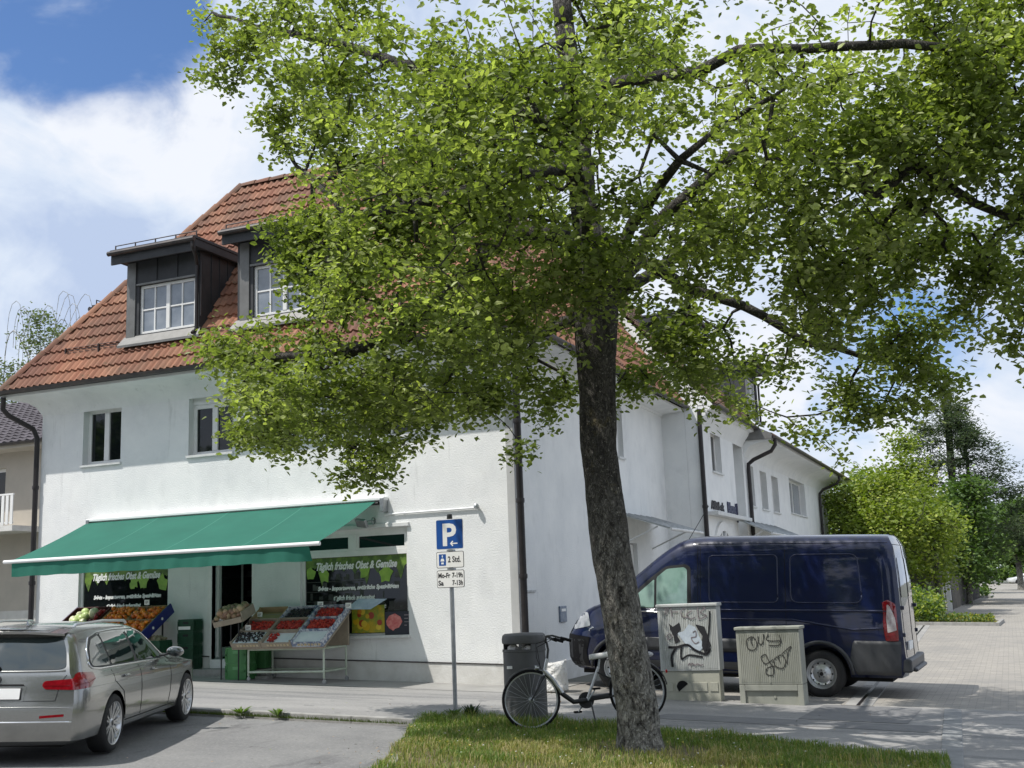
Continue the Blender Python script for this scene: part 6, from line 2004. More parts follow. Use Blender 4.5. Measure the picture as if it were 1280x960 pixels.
    mm = m_.build('side_mirror', PLASTIC, van, bevel=.04)
    m_ = MB(); m_.tube([(2.95, s*1.0, 1.36), (2.95, s*1.12, 1.40)], .03, 8); m_.build('mirror_arm', PLASTIC, mm, smooth=True)
F_ = dict(org=(8, 0, 0), U=(0, 1, 0), W=(0, 0, 1), D=(-1, 0, 0))
vs_.panel('windscreen', rounded([(-.86, 1.50), (.86, 1.50), (.78, 2.2), (-.78, 2.2)], .06), org=(6, 0, 3.0), U=(0, 1, 0), W=V((0, 0, 1)), D=V((-1, 0, -.5)), m=CG, parent=van, off=.006) if False else None
def windscreen():
    m_ = MB(); vs = []
    for i, x in enumerate([2.22, 2.4, 2.6, 2.8, 3.0, 3.2, 3.42]):
        T = smoothtab(vt, x)+.006
        for k in range(11):
            y = (-.82+1.64*k/10)*(1-.03*i*0)
            h = vs_.bvh.ray_cast(V((x, y, 4)), V((0, 0, -1)))
            vs.append((x, y, h[0].z+.006))
    m_.add(vs, [(i*11+k, i*11+k+1, (i+1)*11+k+1, (i+1)*11+k) for i in range(6) for k in range(10)])
    m_.build('windscreen', CG, van, smooth='all')
windscreen()
vs_.panel('front_bumper', rounded([(-.85, .36), (.85, .36), (.9, .80), (-.9, .80)], .04), m=PLASTIC, parent=van, off=.012, **F_)
vs_.panel('grille', rounded([(-.55, .86), (.55, .86), (.62, 1.10), (-.62, 1.10)], .05), m=PLASTIC, parent=van, off=.012, **F_)
Bk = dict(org=(-4, 0, 0), U=(0, 1, 0), W=(0, 0, 1), D=(1, 0, 0))
for s in (1, -1):
    vs_.panel('rear_window', rounded([(s*.08, 1.5), (s*.76, 1.5), (s*.72, 2.1), (s*.08, 2.1)], .05), m=CG, parent=van, off=.006, **Bk)
    for z in (.95, 1.35):
        m_ = MB(); m_.box(-1.25, -1.16, s*.90-.03, s*.90+.03, z-.03, z+.03); m_.build('hinge', PAINTB, van, bevel=.01)
vs_.line('door_gap', [(0, .6), (0, 2.4)], r=.006, m=ARCH, parent=van, **Bk)
vs_.line('door_gap', [(-.84, .62), (-.82, 2.30), (.82, 2.30), (.84, .62)], r=.005, m=ARCH, parent=van, **Bk)
m_ = MB(); m_.box(-1.32, -1.18, -.97, .97, .40, .60); m_.box(-1.38, -1.30, -.75, .75, .40, .46); m_.build('rear_bumper', VGREY, van, bevel=.03)
m_ = MB(); m_.box(-1.272, -1.245, .18, .70, .72, .84); m_.build('number_plate', WHITEP, van, bevel=.004)
m_ = MB(); m_.tube([(1.7, .55, 2.46), (1.95, .60, 2.60), (2.35, .68, 2.98)] if 0 else [(2.10, .70, 2.44), (1.75, .70, 2.98)], .006, 5)
m_.build('aerial', PLASTIC, van, smooth=True)
# rear bumper side wrap, mud flap
van.location = (-2.78, 19.40, gz(-2.7)+W-.02)
nrm = V((.035, 0, 1)).normalized(); Q = V((0, 0, 1)).rotation_difference(nrm)
van.rotation_euler = (Q.to_matrix() @ Matrix.Rotation(pi-radians(1.5), 3, 'Z')).to_euler()

# ---- far parked cars at the end of the street
def far_car(x, y, rz, col, lab, red=False):
    c = thing('parked_car', lab, 'car', (x, y, gz(x, y)), rz, group='cars parked far down the street', local=True)
    pm = mat('far car paint', col, .25, coat=.8)
    cc = [[V((carmap(x_, z), y_, z)) for y_, z in csec(x_)] for x_ in (-.99, -.8, -.5, 0, .8, 1.4, 1.8, 2.2, 2.5, 3.0, 3.4, 3.6, 3.68)]
    cc = [[V((p.x-.04, 0, p.z)) for p in cc[0]]]+cc+[[V((p.x+.04, 0, p.z)) for p in cc[-1]]]
    b = loft_body(cc); sk = Skin(b); me = bpy.data.meshes.new('body'); b.to_mesh(me); b.free(); me.materials.append(pm)
    me.polygons.foreach_set('use_smooth', [True]*len(me.polygons))
    o = bpy.data.objects.new('body', me); COL.objects.link(o); o.parent = c
    for s in (1, -1):
        sk.panel('side_window', DLO, org=(0, 2*s, 0), U=(1, 0, 0), W=(0, 0, 1), D=(0, -s, 0), m=CG, parent=c, off=.01, step=.3)
        for xx in (0, 2.81):
            m_ = MB(); m_.lathe([(0, -.1), (.2, -.11), (.32, -.1), (.32, .1), (.2, .11), (0, .1)], (xx, s*.82, .32), axis=(0, 1, 0), n=16); w_ = m_.build('wheel', TYRE, c)
    return c
CROWN = [
(-8.47,12.00,4.78,0.80),(-9.04,13.00,4.35,0.60),(-7.21,11.00,4.07,0.90),(-7.72,12.50,3.84,0.80),(-8.91,13.00,3.90,0.55),(-7.54,13.00,3.56,0.45),(-7.85,13.00,3.25,0.25),(-9.12,12.00,4.85,0.36),(-9.50,13.00,3.89,0.25),(-7.31,13.00,3.23,0.30),(-6.69,11.00,5.23,0.72),(-7.56,12.00,6.23,0.45),(-8.12,12.50,7.19,0.35),(-8.22,12.00,7.49,0.30),(-6.43,10.80,6.09,0.70),(-6.68,11.00,4.39,0.80),(-6.23,11.50,4.33,0.90),(-7.02,12.50,3.87,0.70),(-6.74,11.00,7.70,1.00),(-7.47,12.00,9.06,1.00),(-8.87,12.00,9.05,0.35),(-9.06,12.00,8.69,0.22),(-10.12,13.00,10.30,0.35),(-8.35,12.00,9.39,0.50),(-9.70,12.30,8.95,0.12),(-8.03,12.00,7.95,0.50),(-5.17,10.00,6.76,1.00),(-5.19,10.00,5.63,1.10),(-5.67,10.50,4.97,1.00),(-5.36,11.00,4.32,1.00),(-4.51,10.00,4.68,1.00),(-4.24,9.50,5.71,1.10),(-4.25,10.00,6.91,1.10),(-5.10,12.50,4.18,0.70),(-6.24,13.00,4.17,0.50),(-5.07,13.30,3.74,0.30),(-5.60,13.50,3.45,0.16),(-6.69,13.20,4.04,0.30),(-5.80,13.00,4.02,0.40),(-3.91,10.50,5.13,0.85),(-3.42,9.50,5.71,1.00),(-3.21,9.50,6.62,1.10),(-3.47,10.80,4.89,0.60),(-4.40,11.20,4.51,0.70),(-2.75,10.50,5.03,0.90),(-2.41,10.00,5.62,1.00),(-2.51,10.00,6.52,1.00),(-1.89,10.50,6.02,1.00),(-2.17,11.50,5.13,0.90),(-2.34,13.00,4.61,0.85),(-3.20,13.00,4.43,0.75),(-3.94,14.00,4.29,0.45),(-3.28,14.00,4.01,0.45),(-2.67,14.50,4.13,0.55),(-1.87,14.00,4.36,0.70),(-1.54,12.00,4.73,0.90),(-1.19,11.00,5.32,1.00),(-1.11,11.00,6.30,1.00),(-0.52,11.50,5.86,0.90),(-0.27,11.50,6.83,1.00),(-0.68,12.50,4.99,0.80),(-0.91,13.50,4.34,0.70),(-0.73,14.00,3.84,0.50),(-1.79,14.00,3.18,0.28),(-2.13,14.00,3.55,0.30),(-1.24,14.00,3.61,0.33),(-1.55,14.00,3.74,0.40),(-0.65,14.00,3.32,0.30),(-3.83,14.00,3.55,0.22),(-4.27,13.80,3.98,0.30),(0.27,12.00,6.41,0.90),(0.25,12.00,5.47,0.80),(-0.00,13.00,5.11,0.60),(0.30,13.00,4.62,0.40),(-0.15,13.00,4.46,0.22),(0.29,12.00,3.67,0.22),(0.10,12.50,4.11,0.25),(0.43,12.00,7.24,0.90),(1.03,12.00,5.99,1.10),(0.96,12.00,4.77,0.90),(0.73,12.00,3.93,0.60),(-6.15,12.30,7.03,0.95),(-7.07,12.50,7.22,0.85),(-6.05,12.50,6.13,0.85),(-5.37,12.60,6.36,0.75),(-6.86,12.30,6.20,0.75),(-5.02,12.40,7.38,0.80),(-7.36,12.40,7.86,0.60),(-7.89,12.00,5.86,0.32),(-8.03,12.00,6.20,0.28),(-7.63,12.00,5.30,0.40),(-7.96,12.00,6.35,0.22),(-8.08,12.00,5.36,0.26),(-5.88,12.80,5.55,0.70),(-8.08,15.00,7.03,0.90),(-8.77,15.00,8.73,0.90),(-5.62,15.50,7.40,1.10),(-3.21,15.50,6.99,1.10),(-6.64,15.00,9.35,1.20),(-4.27,15.50,9.04,1.20),(-1.93,15.00,8.08,1.20),(-1.09,15.00,5.92,0.90),(-7.06,14.50,5.53,0.80),(-0.46,15.00,7.33,1.00),(-4.20,14.50,5.16,0.60),]
LIMBS = {
'left': [(-4.02,12.10,4.64),(-4.26,12.00,5.60),(-4.69,11.80,5.73),(-5.11,11.60,5.51),(-5.59,11.50,5.02),(-6.01,11.40,4.71),(-6.81,11.40,4.47),(-8.15,11.80,4.65)],
'up': [(-4.02,12.10,4.64),(-4.11,12.10,6.09),(-4.14,12.00,7.15),(-4.21,12.00,8.59),(-4.15,12.00,10.27),(-4.04,12.10,12.19)],
'r1': [(-3.97,12.10,4.64),(-3.58,12.50,5.39),(-3.13,12.90,5.08),(-2.55,13.20,4.85),(-1.92,13.70,4.41),(-1.06,14.00,4.17)],
'r2': [(-4.10,12.10,6.28),(-3.84,11.80,7.30),(-3.17,11.50,7.14),(-2.46,11.20,6.93),(-1.97,11.00,6.98),(-1.37,11.00,6.85),(-0.41,11.30,6.82),(0.52,11.80,6.69)],
'r3': [(-3.96,12.10,4.82),(-3.13,12.00,5.70),(-2.24,11.80,6.21),(-1.65,11.60,6.21),(-1.22,11.50,5.74),(-0.83,11.50,5.38),(-0.47,11.60,5.68),(0.08,12.00,5.29),(0.85,12.30,4.87)],
'bl': [(-4.04,12.10,4.74),(-5.12,13.00,4.77),(-6.12,13.50,4.77),(-7.03,13.40,4.42),(-7.78,13.00,3.79)],
'ul': [(-4.16,12.10,6.79),(-4.82,11.80,7.31),(-5.72,11.50,7.79),(-6.99,11.80,8.53),(-8.62,12.20,9.38),(-9.96,12.80,10.23)],
'ul2': [(-4.13,12.10,6.39),(-4.70,11.40,6.26),(-5.46,10.90,5.95),(-6.55,11.00,5.98),(-8.17,12.20,7.38)],
'bk': [(-4.01,12.10,4.83),(-4.19,13.20,5.71),(-4.79,14.50,6.95),(-5.43,15.80,8.36)],
'bkr': [(-3.98,12.10,4.83),(-3.50,13.30,5.53),(-2.87,14.80,6.49),(-1.53,15.20,6.94)],
'fr': [(-4.01,12.10,4.83),(-3.77,11.20,5.30),(-3.51,10.20,5.81),(-3.24,9.40,6.26)],
'frr': [(-3.98,12.10,4.83),(-3.27,11.20,5.40),(-2.52,10.40,5.69),(-1.85,10.30,6.01)],
}
# ------------------------------------------------------------------ trees
import numpy as np
BARK = mat('furrowed grey bark', (0.075, 0.068, 0.058), .95, col2=(0.025, 0.022, 0.019), scale=9, detail=10, stretch=(1, 1, .4), lo=.42, hi=.62)
_t = BARK.node_tree; _b = _t.nodes['Principled BSDF']
_co = _t.nodes.new('ShaderNodeTexCoord'); _mp = _t.nodes.new('ShaderNodeMapping'); _mp.inputs['Scale'].default_value = (1, 1, .38)
_t.links.new(_co.outputs['Object'], _mp.inputs['Vector'])
_ns = _t.nodes.new('ShaderNodeTexNoise'); _ns.inputs['Scale'].default_value = 9; _ns.inputs['Detail'].default_value = 4
_t.links.new(_mp.outputs[0], _ns.inputs['Vector'])
_va = _t.nodes.new('ShaderNodeMix'); _va.data_type = 'RGBA'; _va.inputs['Factor'].default_value = .22
_t.links.new(_mp.outputs[0], _va.inputs['A']); _t.links.new(_ns.outputs['Color'], _va.inputs['B'])
_vo = _t.nodes.new('ShaderNodeTexVoronoi'); _vo.feature = 'DISTANCE_TO_EDGE'; _vo.inputs['Scale'].default_value = 40
_t.links.new(_va.outputs['Result'], _vo.inputs['Vector'])
_mr = _t.nodes.new('ShaderNodeMapRange'); _mr.inputs['From Max'].default_value = .16; _t.links.new(_vo.outputs['Distance'], _mr.inputs['Value'])
_dk = _t.nodes.new('ShaderNodeMix'); _dk.data_type = 'RGBA'; _dk.blend_type = 'MULTIPLY'; _dk.inputs['Factor'].default_value = .42
_t.links.new(_b.inputs['Base Color'].links[0].from_socket, _dk.inputs['A']); _t.links.new(_mr.outputs[0], _dk.inputs['B'])
_t.links.new(_dk.outputs['Result'], _b.inputs['Base Color'])
_bp = _t.nodes.new('ShaderNodeBump'); _bp.inputs['Strength'].default_value = .9; _bp.inputs['Distance'].default_value = .035
_t.links.new(_mr.outputs[0], _bp.inputs['Height']); _t.links.new(_bp.outputs[0], _b.inputs['Normal'])
overlay(BARK, (0.42, 0.40, 0.36), 30, .62, .67, amt=.8, seed=1)
overlay(BARK, (0.40, 0.385, 0.345), 16, .36, .56, (1, 1, .6), amt=.85, seed=3)
# pale mottling faded upward, painting the crown's shade into the bark colour
_mx = _b.inputs['Base Color'].links[0].from_node; _rg = _mx.inputs['Factor'].links[0].from_socket
_sp = _t.nodes.new('ShaderNodeSeparateXYZ'); _t.links.new(_co.outputs['Object'], _sp.inputs[0])
_hz = _t.nodes.new('ShaderNodeMapRange'); _hz.inputs['From Min'].default_value = .6; _hz.inputs['From Max'].default_value = 2.9
_hz.inputs['To Min'].default_value = 1.0; _hz.inputs['To Max'].default_value = 0.10; _t.links.new(_sp.outputs['Z'], _hz.inputs['Value'])
_mu = _t.nodes.new('ShaderNodeMath'); _mu.operation = 'MULTIPLY'; _t.links.new(_rg, _mu.inputs[0]); _t.links.new(_hz.outputs[0], _mu.inputs[1])
_t.links.new(_mu.outputs[0], _mx.inputs['Factor'])
overlay(BARK, (0.19, 0.15, 0.035), 3.0, .60, .70, amt=.35, seed=7)
LEAF = attr_mat('young tree leaves', 'col', .5, sub=.42)
LEAF2 = attr_mat('distant leaves', 'col', .6, sub=.30)

def fore(y): return .50 if y < 10.7 else (.8 if y < 11.3 else (.55 if y > 14.6 else 1.12))
def tree(name, lab, loc, blobs, limbs, trunk, leaf, lsize, per, dens, pal, seed, step=.38, spread=.17, lm=LEAF, group=None, tw=.0035, droop=.5, trunk_r=None, cat='tree', thick=1.0, detail_trunk=False, lshape=.8, bark=None):
    rr = random.Random(seed)
    bark = bark or BARK
    t_ = thing(name, lab, cat, loc, group=group)
    # skeleton nodes
    nodes = []; par = []
    def add_chain(pts, start=-1):
        prev = start
        for i, p in enumerate(pts):
            p = V(p)
            if prev >= 0:
                q = nodes[prev]; L = (p-q).length; k = max(1, int(L/step))
                for j in range(1, k+1):
                    w_ = q.lerp(p, j/k)
                    if j < k: w_ = w_ + V((rr.uniform(-1, 1), rr.uniform(-1, 1), rr.uniform(-1, 1)))*step*.08
                    nodes.append(w_); par.append(prev); prev = len(nodes)-1
            else:
                nodes.append(p); par.append(-1); prev = len(nodes)-1
        return prev
    top = add_chain(trunk)
    minr = {}; leftl = set()
    for ci_, ch in enumerate(limbs):
        s0_ = len(nodes)
        # nearest existing node to the first point
        p = V(ch[0]); b_ = min(range(len(nodes)), key=lambda i: (nodes[i]-p).length)
        add_chain(ch[1:] if (nodes[b_]-p).length < .5 else ch, b_)
        if detail_trunk:
            L_n = len(nodes)-s0_
            for q_ in range(s0_, len(nodes)):
                if ci_ == 0: leftl.add(q_)
                f_ = (q_-s0_)/max(1, L_n); minr[q_] = (.165 if ci_ == 1 else (.10 if ci_ == 0 else .07))*(1-f_)**.75+.012
    nmain = len(nodes)
    pts = []
    for (x, y, z, r) in blobs:
        n = max(3, int(dens*r*r*(fore(y)*(1.15 if x < -5.2 and z < 8 else 1) if detail_trunk else 1)))
        for _ in range(n):
            d = V((rr.gauss(0, 1), rr.gauss(0, 1), rr.gauss(0, 1))).normalized()*r*(rr.random()**.42)
            d.z *= .8
            q = V((x, y, z))+d
            if noise.noise(q*1.1+V((seed, 0, 0))) < -.16: continue
            if detail_trunk and noise.noise(q*2.3+V((9, seed, 0))) < -.13: continue
            if detail_trunk:
                bare = False
                for k_, mr_ in minr.items():
                    if mr_ > .045:
                        nd = nodes[k_]; e2 = q-nd
                        # big limbs stay bare close to the wood, most of all below and outside
                        if e2.length < ((1.1 if k_ in leftl else .5) if e2.y < .3 and abs(e2.x) < .35 and abs(e2.z) < .4 else .35): bare = True; break
                if bare and rr.random() < .8: continue
            pts.append(q)
    arr = np.zeros((len(nodes)+len(pts)*8+10, 3)); n0 = len(nodes)
    arr[:n0] = [tuple(p) for p in nodes]
    base = np.array([tuple(p) for p in nodes])
    P = np.array([tuple(p) for p in pts])
    dist = np.array([np.min(((base-p)**2).sum(1)) for p in P])
    tips = []
    for i in np.argsort(dist):
        p = P[i]; dd2 = ((arr[:n0]-p)**2).sum(1); j = int(np.argmin(dd2)); L = math.sqrt(dd2[j])
        k = max(1, min(7, int(L/step+.5)))
        prev = j; q = V(arr[j]); p_ = V(p)
        for m in range(1, k+1):
            f = m/k; w_ = q.lerp(p_, f); w_.z += sin(pi*f)*L*.10
            if m < k: w_ += V((rr.uniform(-1, 1), rr.uniform(-1, 1), rr.uniform(-1, 1)))*step*.18
            nodes.append(w_); par.append(prev); prev = n0
            arr[n0] = tuple(w_); n0 += 1
        tips.append(prev)
    # pipe model
    cnt = [0.0]*len(nodes)
    for i in tips: cnt[i] += 1
    for i in range(len(nodes)-1, -1, -1):
        if par[i] >= 0: cnt[par[i]] += cnt[i]
    tot = max(cnt); mb = MB()
    kids = [0]*len(nodes)
    def rad(i):
        return max(tw, minr.get(i, 0), min((trunk_r or .2)*.78*(max(cnt[i], 1)/tot)**.47*thick, minr.get(i, 9) if detail_trunk and minr.get(i, 0) > .05 else 9))
    ntr = len([1 for _ in trunk])
    for i in range(len(nodes)):
        p = par[i]
        if p < 0: continue
        r1 = rad(i); r0 = min(rad(p), r1*1.6)
        if i <= top: continue
        n = 3 if r1 < .012 else (5 if r1 < .04 else 8)
        mb.tube([nodes[p], nodes[i]], [r0, r1], n, cap=(r1 > .03))
    mb.build('branches', bark, t_, smooth='all')
    # trunk: furrowed skin
    m_ = MB(); TP = [V(p) for p in trunk]
    seg = []
    for a, b in zip(TP, TP[1:]):
        k = max(2, int((b-a).length/(.06 if detail_trunk else .4)))
        for j in range(k): seg.append(a.lerp(b, j/k))
    seg.append(TP[-1])
    zs0, zs1 = TP[0].z, TP[-1].z; na = 56 if detail_trunk else 10
    r_b = trunk_r or .2; vs = []
    for p in seg:
        f = (p.z-zs0)/(zs1-zs0)
        rr_ = r_b*(1.0+.42*max(0, 1-f*9)**2 - .10*min(1, f*1.5)) + r_b*.25*max(0, (f-.80)/.20)
        for k in range(na):
            a = 2*pi*k/na
            q = rr_
            if detail_trunk:
                q *= 1+.09*noise.noise(V((cos(a)*1.5, sin(a)*1.5, p.z*1.1)))+.05*noise.noise(V((cos(a)*7, sin(a)*7, p.z*2.2)))+.035*noise.noise(V((cos(a)*17, sin(a)*17, p.z*7)))
                q *= 1+.12*max(0, 1-f*9)*cos(a*5+1)
            vs.append(p+V((cos(a)*q, sin(a)*q, 0)))
    m_.add(vs, [(i*na+k, i*na+(k+1) % na, (i+1)*na+(k+1) % na, (i+1)*na+k) for i in range(len(seg)-1) for k in range(na)]+[tuple(range((len(seg)-1)*na, len(seg)*na))])
    m_.build('trunk', bark, t_, smooth='all')
    # leaves
    vs = []; fs = []; cl = []
    for i in tips:
        c = nodes[i]
        g = noise.noise(c*.8+V((3, seed, 1)))*.5+.5
        g2 = rr.random()
        young = rr.random() < .22
        a_, b_, cc_ = pal
        colc = V(a_).lerp(V(b_), min(1, max(0, g*1.1-.05+rr.uniform(-.15, .15))))
        if young: colc = V(cc_)
        for _ in range(per):
            s = lsize*rr.uniform(.65, 1.2)*(1.0 if not young else .9)
            o = c+V((rr.gauss(0, spread), rr.gauss(0, spread), rr.gauss(0, spread*.8)-.03))
            nrm = V((rr.gauss(0, .55), rr.gauss(0, .55), 1-.5*droop)).normalized()
            d = V((rr.uniform(-1, 1), rr.uniform(-1, 1), -droop*rr.random())); d = (d-nrm*d.dot(nrm))
            if d.length < .1: continue
            d.normalize(); e_ = nrm.cross(d); u_ = nrm*s*.10
            k = len(vs)
            vs += [o, o+d*s*.38+e_*s*.46*lshape+u_, o+d*s*.85+e_*s*.27*lshape+u_, o+d*s*1.08, o+d*s*.85-e_*s*.27*lshape+u_, o+d*s*.38-e_*s*.46*lshape+u_]
            fs += [(k, k+3, k+2, k+1), (k, k+5, k+4, k+3)]
            cv_ = colc*rr.uniform(.75, 1.22); cl += [cv_, cv_]
    lf = MB(); lf.v = [tuple(v) for v in vs]; lf.f = fs; lf.m = [0]*len(fs)
    lf.build('crown', lm, t_, fix=False, cols=cl)
    return t_

PALM = ((0.125, 0.163, 0.045), (0.212, 0.252, 0.078), (0.34, 0.385, 0.145))
extra = [(-3.9, 12.6, 9.6, 1.1), (-2.0, 12.9, 9.3, 1.1), (-4.2, 14.0, 9.0, 1.0), (-4.0, 12.0, 11.2, 1.0)]
tr_base = gz(-3.8)+.02
tree('street_tree', 'large broad crowned tree with fresh green leaves and leaning furrowed trunk in the grass', (-3.80, 12.20, tr_base),
     CROWN+[(-8.05, 12, 6.0, .3), (-8.0, 11.8, 6.5, .3)]+[(x, y, z, r) for x, y, z, r in extra], list(LIMBS.values()), [(-3.78, 12.18, tr_base-.15), (-3.80, 12.18, tr_base+.45), (-3.90, 12.14, 1.2), (-3.98, 12.1, 1.95), (-4.07, 12.1, 3.18), (-4.05, 12.1, 4.2), (-4.02, 12.1, 4.75)],
     None, .080, 27, 192, PALM, 3, step=.30, spread=.105, trunk_r=.225, detail_trunk=True, thick=1.0)

def blobset(cx, cy, z0, z1, R0, n, seed, shape='round', flat=1.0):
    rr = random.Random(seed); out = []
    for i in range(n):
        f = (i+.5)/n; z = z0+(z1-z0)*f
        if shape == 'round': Rz = R0*sqrt(max(.05, 1-(2*f-1)**2*.9))
        elif shape == 'cone': Rz = R0*(1-f)**.8+.2
        else: Rz = R0
        for k in range(3 if shape != 'cone' else 4):
            a = rr.uniform(0, 2*pi); q = Rz*rr.uniform(.25, .8)
            out.append((cx+q*cos(a), cy+q*sin(a), z+rr.uniform(-.3, .3), Rz*rr.uniform(.35, .55)))
    return out
PALY = ((0.10, 0.145, 0.022), (0.20, 0.26, 0.035), (0.30, 0.34, 0.06))
PALD = ((0.035, 0.062, 0.030), (0.075, 0.105, 0.055), (0.10, 0.13, 0.075))
PALG = ((0.05, 0.095, 0.025), (0.10, 0.165, 0.04), (0.15, 0.22, 0.06))
def simple(name, lab, x, y, z0, z1, R0, n, seed, pal, ls, per, dens, group=None, cat='tree', shape='round', **kw):
    b_ = gz(x, y)
    bl = blobset(x, y, z0, z1, R0, n, seed, shape)
    tk = [(x, y, b_-.1), (x+.05, y, (z0+z1)/2*.5), (x-.1, y, z1*.72)]
    return tree(name, lab, (x, y, b_), bl, [], tk, None, ls, per, dens, pal, seed, step=1.0, spread=kw.pop('spread', .38), lm=LEAF2, trunk_r=kw.pop('tr', .16), tw=.012, group=group, cat=cat, **kw)
simple('garden_tree', 'yellow green maple bush behind the rear end of the blue van', -4.9, 50.5, 1.7, 5.7, 2.4, 7, 21, PALY, .17, 24, 48)
simple('garden_tree', 'taller yellow green tree between the white house end and the dark pine', -4.1, 57, 2.2, 8.6, 2.3, 9, 22, PALY, .19, 22, 44, shape='cone')
simple('garden_tree', 'pale green tree touching the far gable of the white house', -7.4, 60, 2.0, 6.8, 2.6, 6, 23, ((.09, .14, .03), (.17, .24, .05), (.3, .34, .12)), .2, 20, 40)
simple('garden_tree', 'yellow green shrubby tree leaning over the dark board fence', -2.9, 53.5, 1.7, 5.3, 1.7, 6, 24, PALY, .17, 22, 50)
simple('garden_tree', 'round green tree behind the fence in front of the pine', -2.2, 70, 1.6, 6.6, 2.8, 6, 25, PALG, .24, 18, 38)
# pine: layered boughs
pb_ = []
rr = random.Random(8)
px_, py__ = -2.7, 76
for i in range(10):
    f = i/9; z = 3.2+9.4*f; Rz = 5.0*(1-f)**.75+.3
    for k in range(7 if f < .8 else 3):
        a = rr.uniform(0, 2*pi)
        for q in (.45, .8, 1.05):
            pb_.append((px_+Rz*q*cos(a), py__+Rz*q*sin(a), z+rr.uniform(-.18, .18)+q*.25, .36+.20*(1-f)))
tree('pine_tree', 'dark green pine with layered boughs rising above the yellow green trees', (px_, py__, gz(px_, py__)), pb_, [], [(px_, py__, -.2), (px_, py__, 6), (px_+.2, py__, 12.4)], None, .27, 20, 48, PALD, 12,
     step=1.2, spread=.30, lm=LEAF2, trunk_r=.24, tw=.02, lshape=.28, droop=.1)
simple('street_side_tree', 'dark trunked green tree standing in front of the far white car', .85, 118, 3.0, 8.4, 3.0, 6, 31, PALG, .45, 9, 26, group='green trees along the far street', tr=.28)
simple('street_side_tree', 'broad green tree beyond the pine at the far left side of the street', -3.6, 102, 1.5, 7.8, 3.6, 6, 32, PALG, .42, 9, 24, group='green trees along the far street')
simple('street_side_tree', 'far green tree closing the street behind the parked cars', 3.2, 190, 2.0, 12, 6.0, 6, 33, PALG, .7, 9, 14, group='green trees along the far street')
simple('street_side_tree', 'farthest green tree left of the street end', -6.5, 180, 2.0, 12, 7.0, 6, 34, PALG, .7, 9, 14, group='green trees along the far street')
simple('street_side_tree', 'far tree at the right edge of the picture over the cars', 5.0, 150, 2.5, 10, 4.5, 6, 35, PALG, .5, 9, 18, group='green trees along the far street')
# weeping birch behind the left roof end
BIRB = mat('birch bark', (0.5, 0.5, 0.47), .8, col2=(.1, .1, .1), scale=4)
PALB = ((0.08, 0.11, 0.045), (0.14, 0.18, 0.08), (0.18, 0.21, 0.10))
bx_ = -61.2
bb_ = [(bx_-2.5, 60, 18.6, 1.3), (bx_-1.0, 60, 20.6, 1.2), (bx_-2.2, 60, 16.6, 1.2), (bx_+.9, 60, 18.2, 1.0), (bx_-4.2, 60, 17.2, 1.3), (bx_-1, 60, 15, 1.6), (bx_+1.8, 60, 16, 1.3), (bx_-3, 61, 13, 2), (bx_-5, 60, 15.5, 1.2), (bx_-.3, 60, 22, .9), (bx_+1.6, 60, 20.5, 1.0), (bx_+2.6, 60, 18.6, 1.0)]
lim_ = []
rr = random.Random(14)
for k in range(16):
    a = -2.2+k*.36; zt = 21.5+rr.uniform(-.6, 2.0)
    sg_ = -1 if a < 0 else 1; x1 = bx_+a*1.1+rr.uniform(-.3, .3); lim_.append([(bx_+.3, 60, 15), (bx_+a*.6, 60+rr.uniform(-.5, .5), 19.5), (x1, 60, zt), (x1+sg_*.35, 60, zt+.30), (x1+sg_*.75, 60, zt+.1), (x1+sg_*1.0, 60, zt-.6), (x1+sg_*1.1, 60, zt-1.5), (x1+sg_*1.12, 60, zt-2.6)])
tree('birch_tree', 'sparse weeping birch showing above the left end of the tiled roof', (bx_, 60, gz(-22, 60)), bb_, lim_, [(bx_, 60, 0), (bx_+.1, 60, 9), (bx_+.3, 60, 15)], None, .22, 11, 34, PALB, 15, step=1.0, spread=.42, lm=LEAF2, trunk_r=.2, tw=.018, thick=.55, bark=BIRB, droop=.9)
simple('garden_tree', 'dark green tree peeking out low behind the left roof corner', -68.5, 62, 6, 15.5, 4, 6, 36, PALG, .4, 9, 14)

for i, (x, y, lb) in enumerate(((-22, -14, 'leftmost tree across the road behind the viewer'), (-13, -17, 'second tree across the road behind the viewer'), (-4, -13, 'tree straight behind the viewer across the road'), (5, -16, 'fourth tree across the road behind the viewer'), (15, -13, 'rightmost tree across the road behind the viewer'), (-34, -15, 'tree across the road mirrored in the second upper window'), (-43, -12, 'tree across the road mirrored in the left upper window'), (-52, -16, 'outermost tree across the road behind the viewer'))):
    simple('street_side_tree', lb, x, y, 1.5, 12+i % 3, 4.4, 7, 60+i, PALG, .5, 10, 30, group='trees across the road')
# ------------------------------------------------------------------ fence, planting
FEN = mat('weathered dark fence boards', (0.045, 0.045, 0.045), .85, col2=(0.09, 0.085, 0.075), scale=4, stretch=(1, 1, .3))
fn = thing('board_fence', 'dark weathered board fence under the yellow green trees', 'fence', (-4.0, 54, 0))
m_ = MB(); n = 70; A0 = V((-5.2, 47.2)); A1 = V((-3.05, 56.2))
for i in range(n):
    p = A0.lerp(A1, i/n); q = A0.lerp(A1, (i+.86)/n); z = gz(p.x, p.y); h = 1.75+.03*sin(i*2.1)
    m_.add([(p.x, p.y, z-.1), (q.x, q.y, z-.1), (q.x, q.y, z+h), (p.x, p.y, z+h), (p.x-.03, p.y, z-.1), (q.x-.03, q.y, z-.1), (q.x-.03, q.y, z+h), (p.x-.03, p.y, z+h)], [(0, 1, 2, 3), (7, 6, 5, 4), (0, 4, 5, 1), (1, 5, 6, 2), (2, 6, 7, 3), (3, 7, 4, 0)])
m_.build('boards', FEN, fn)
m_ = MB()
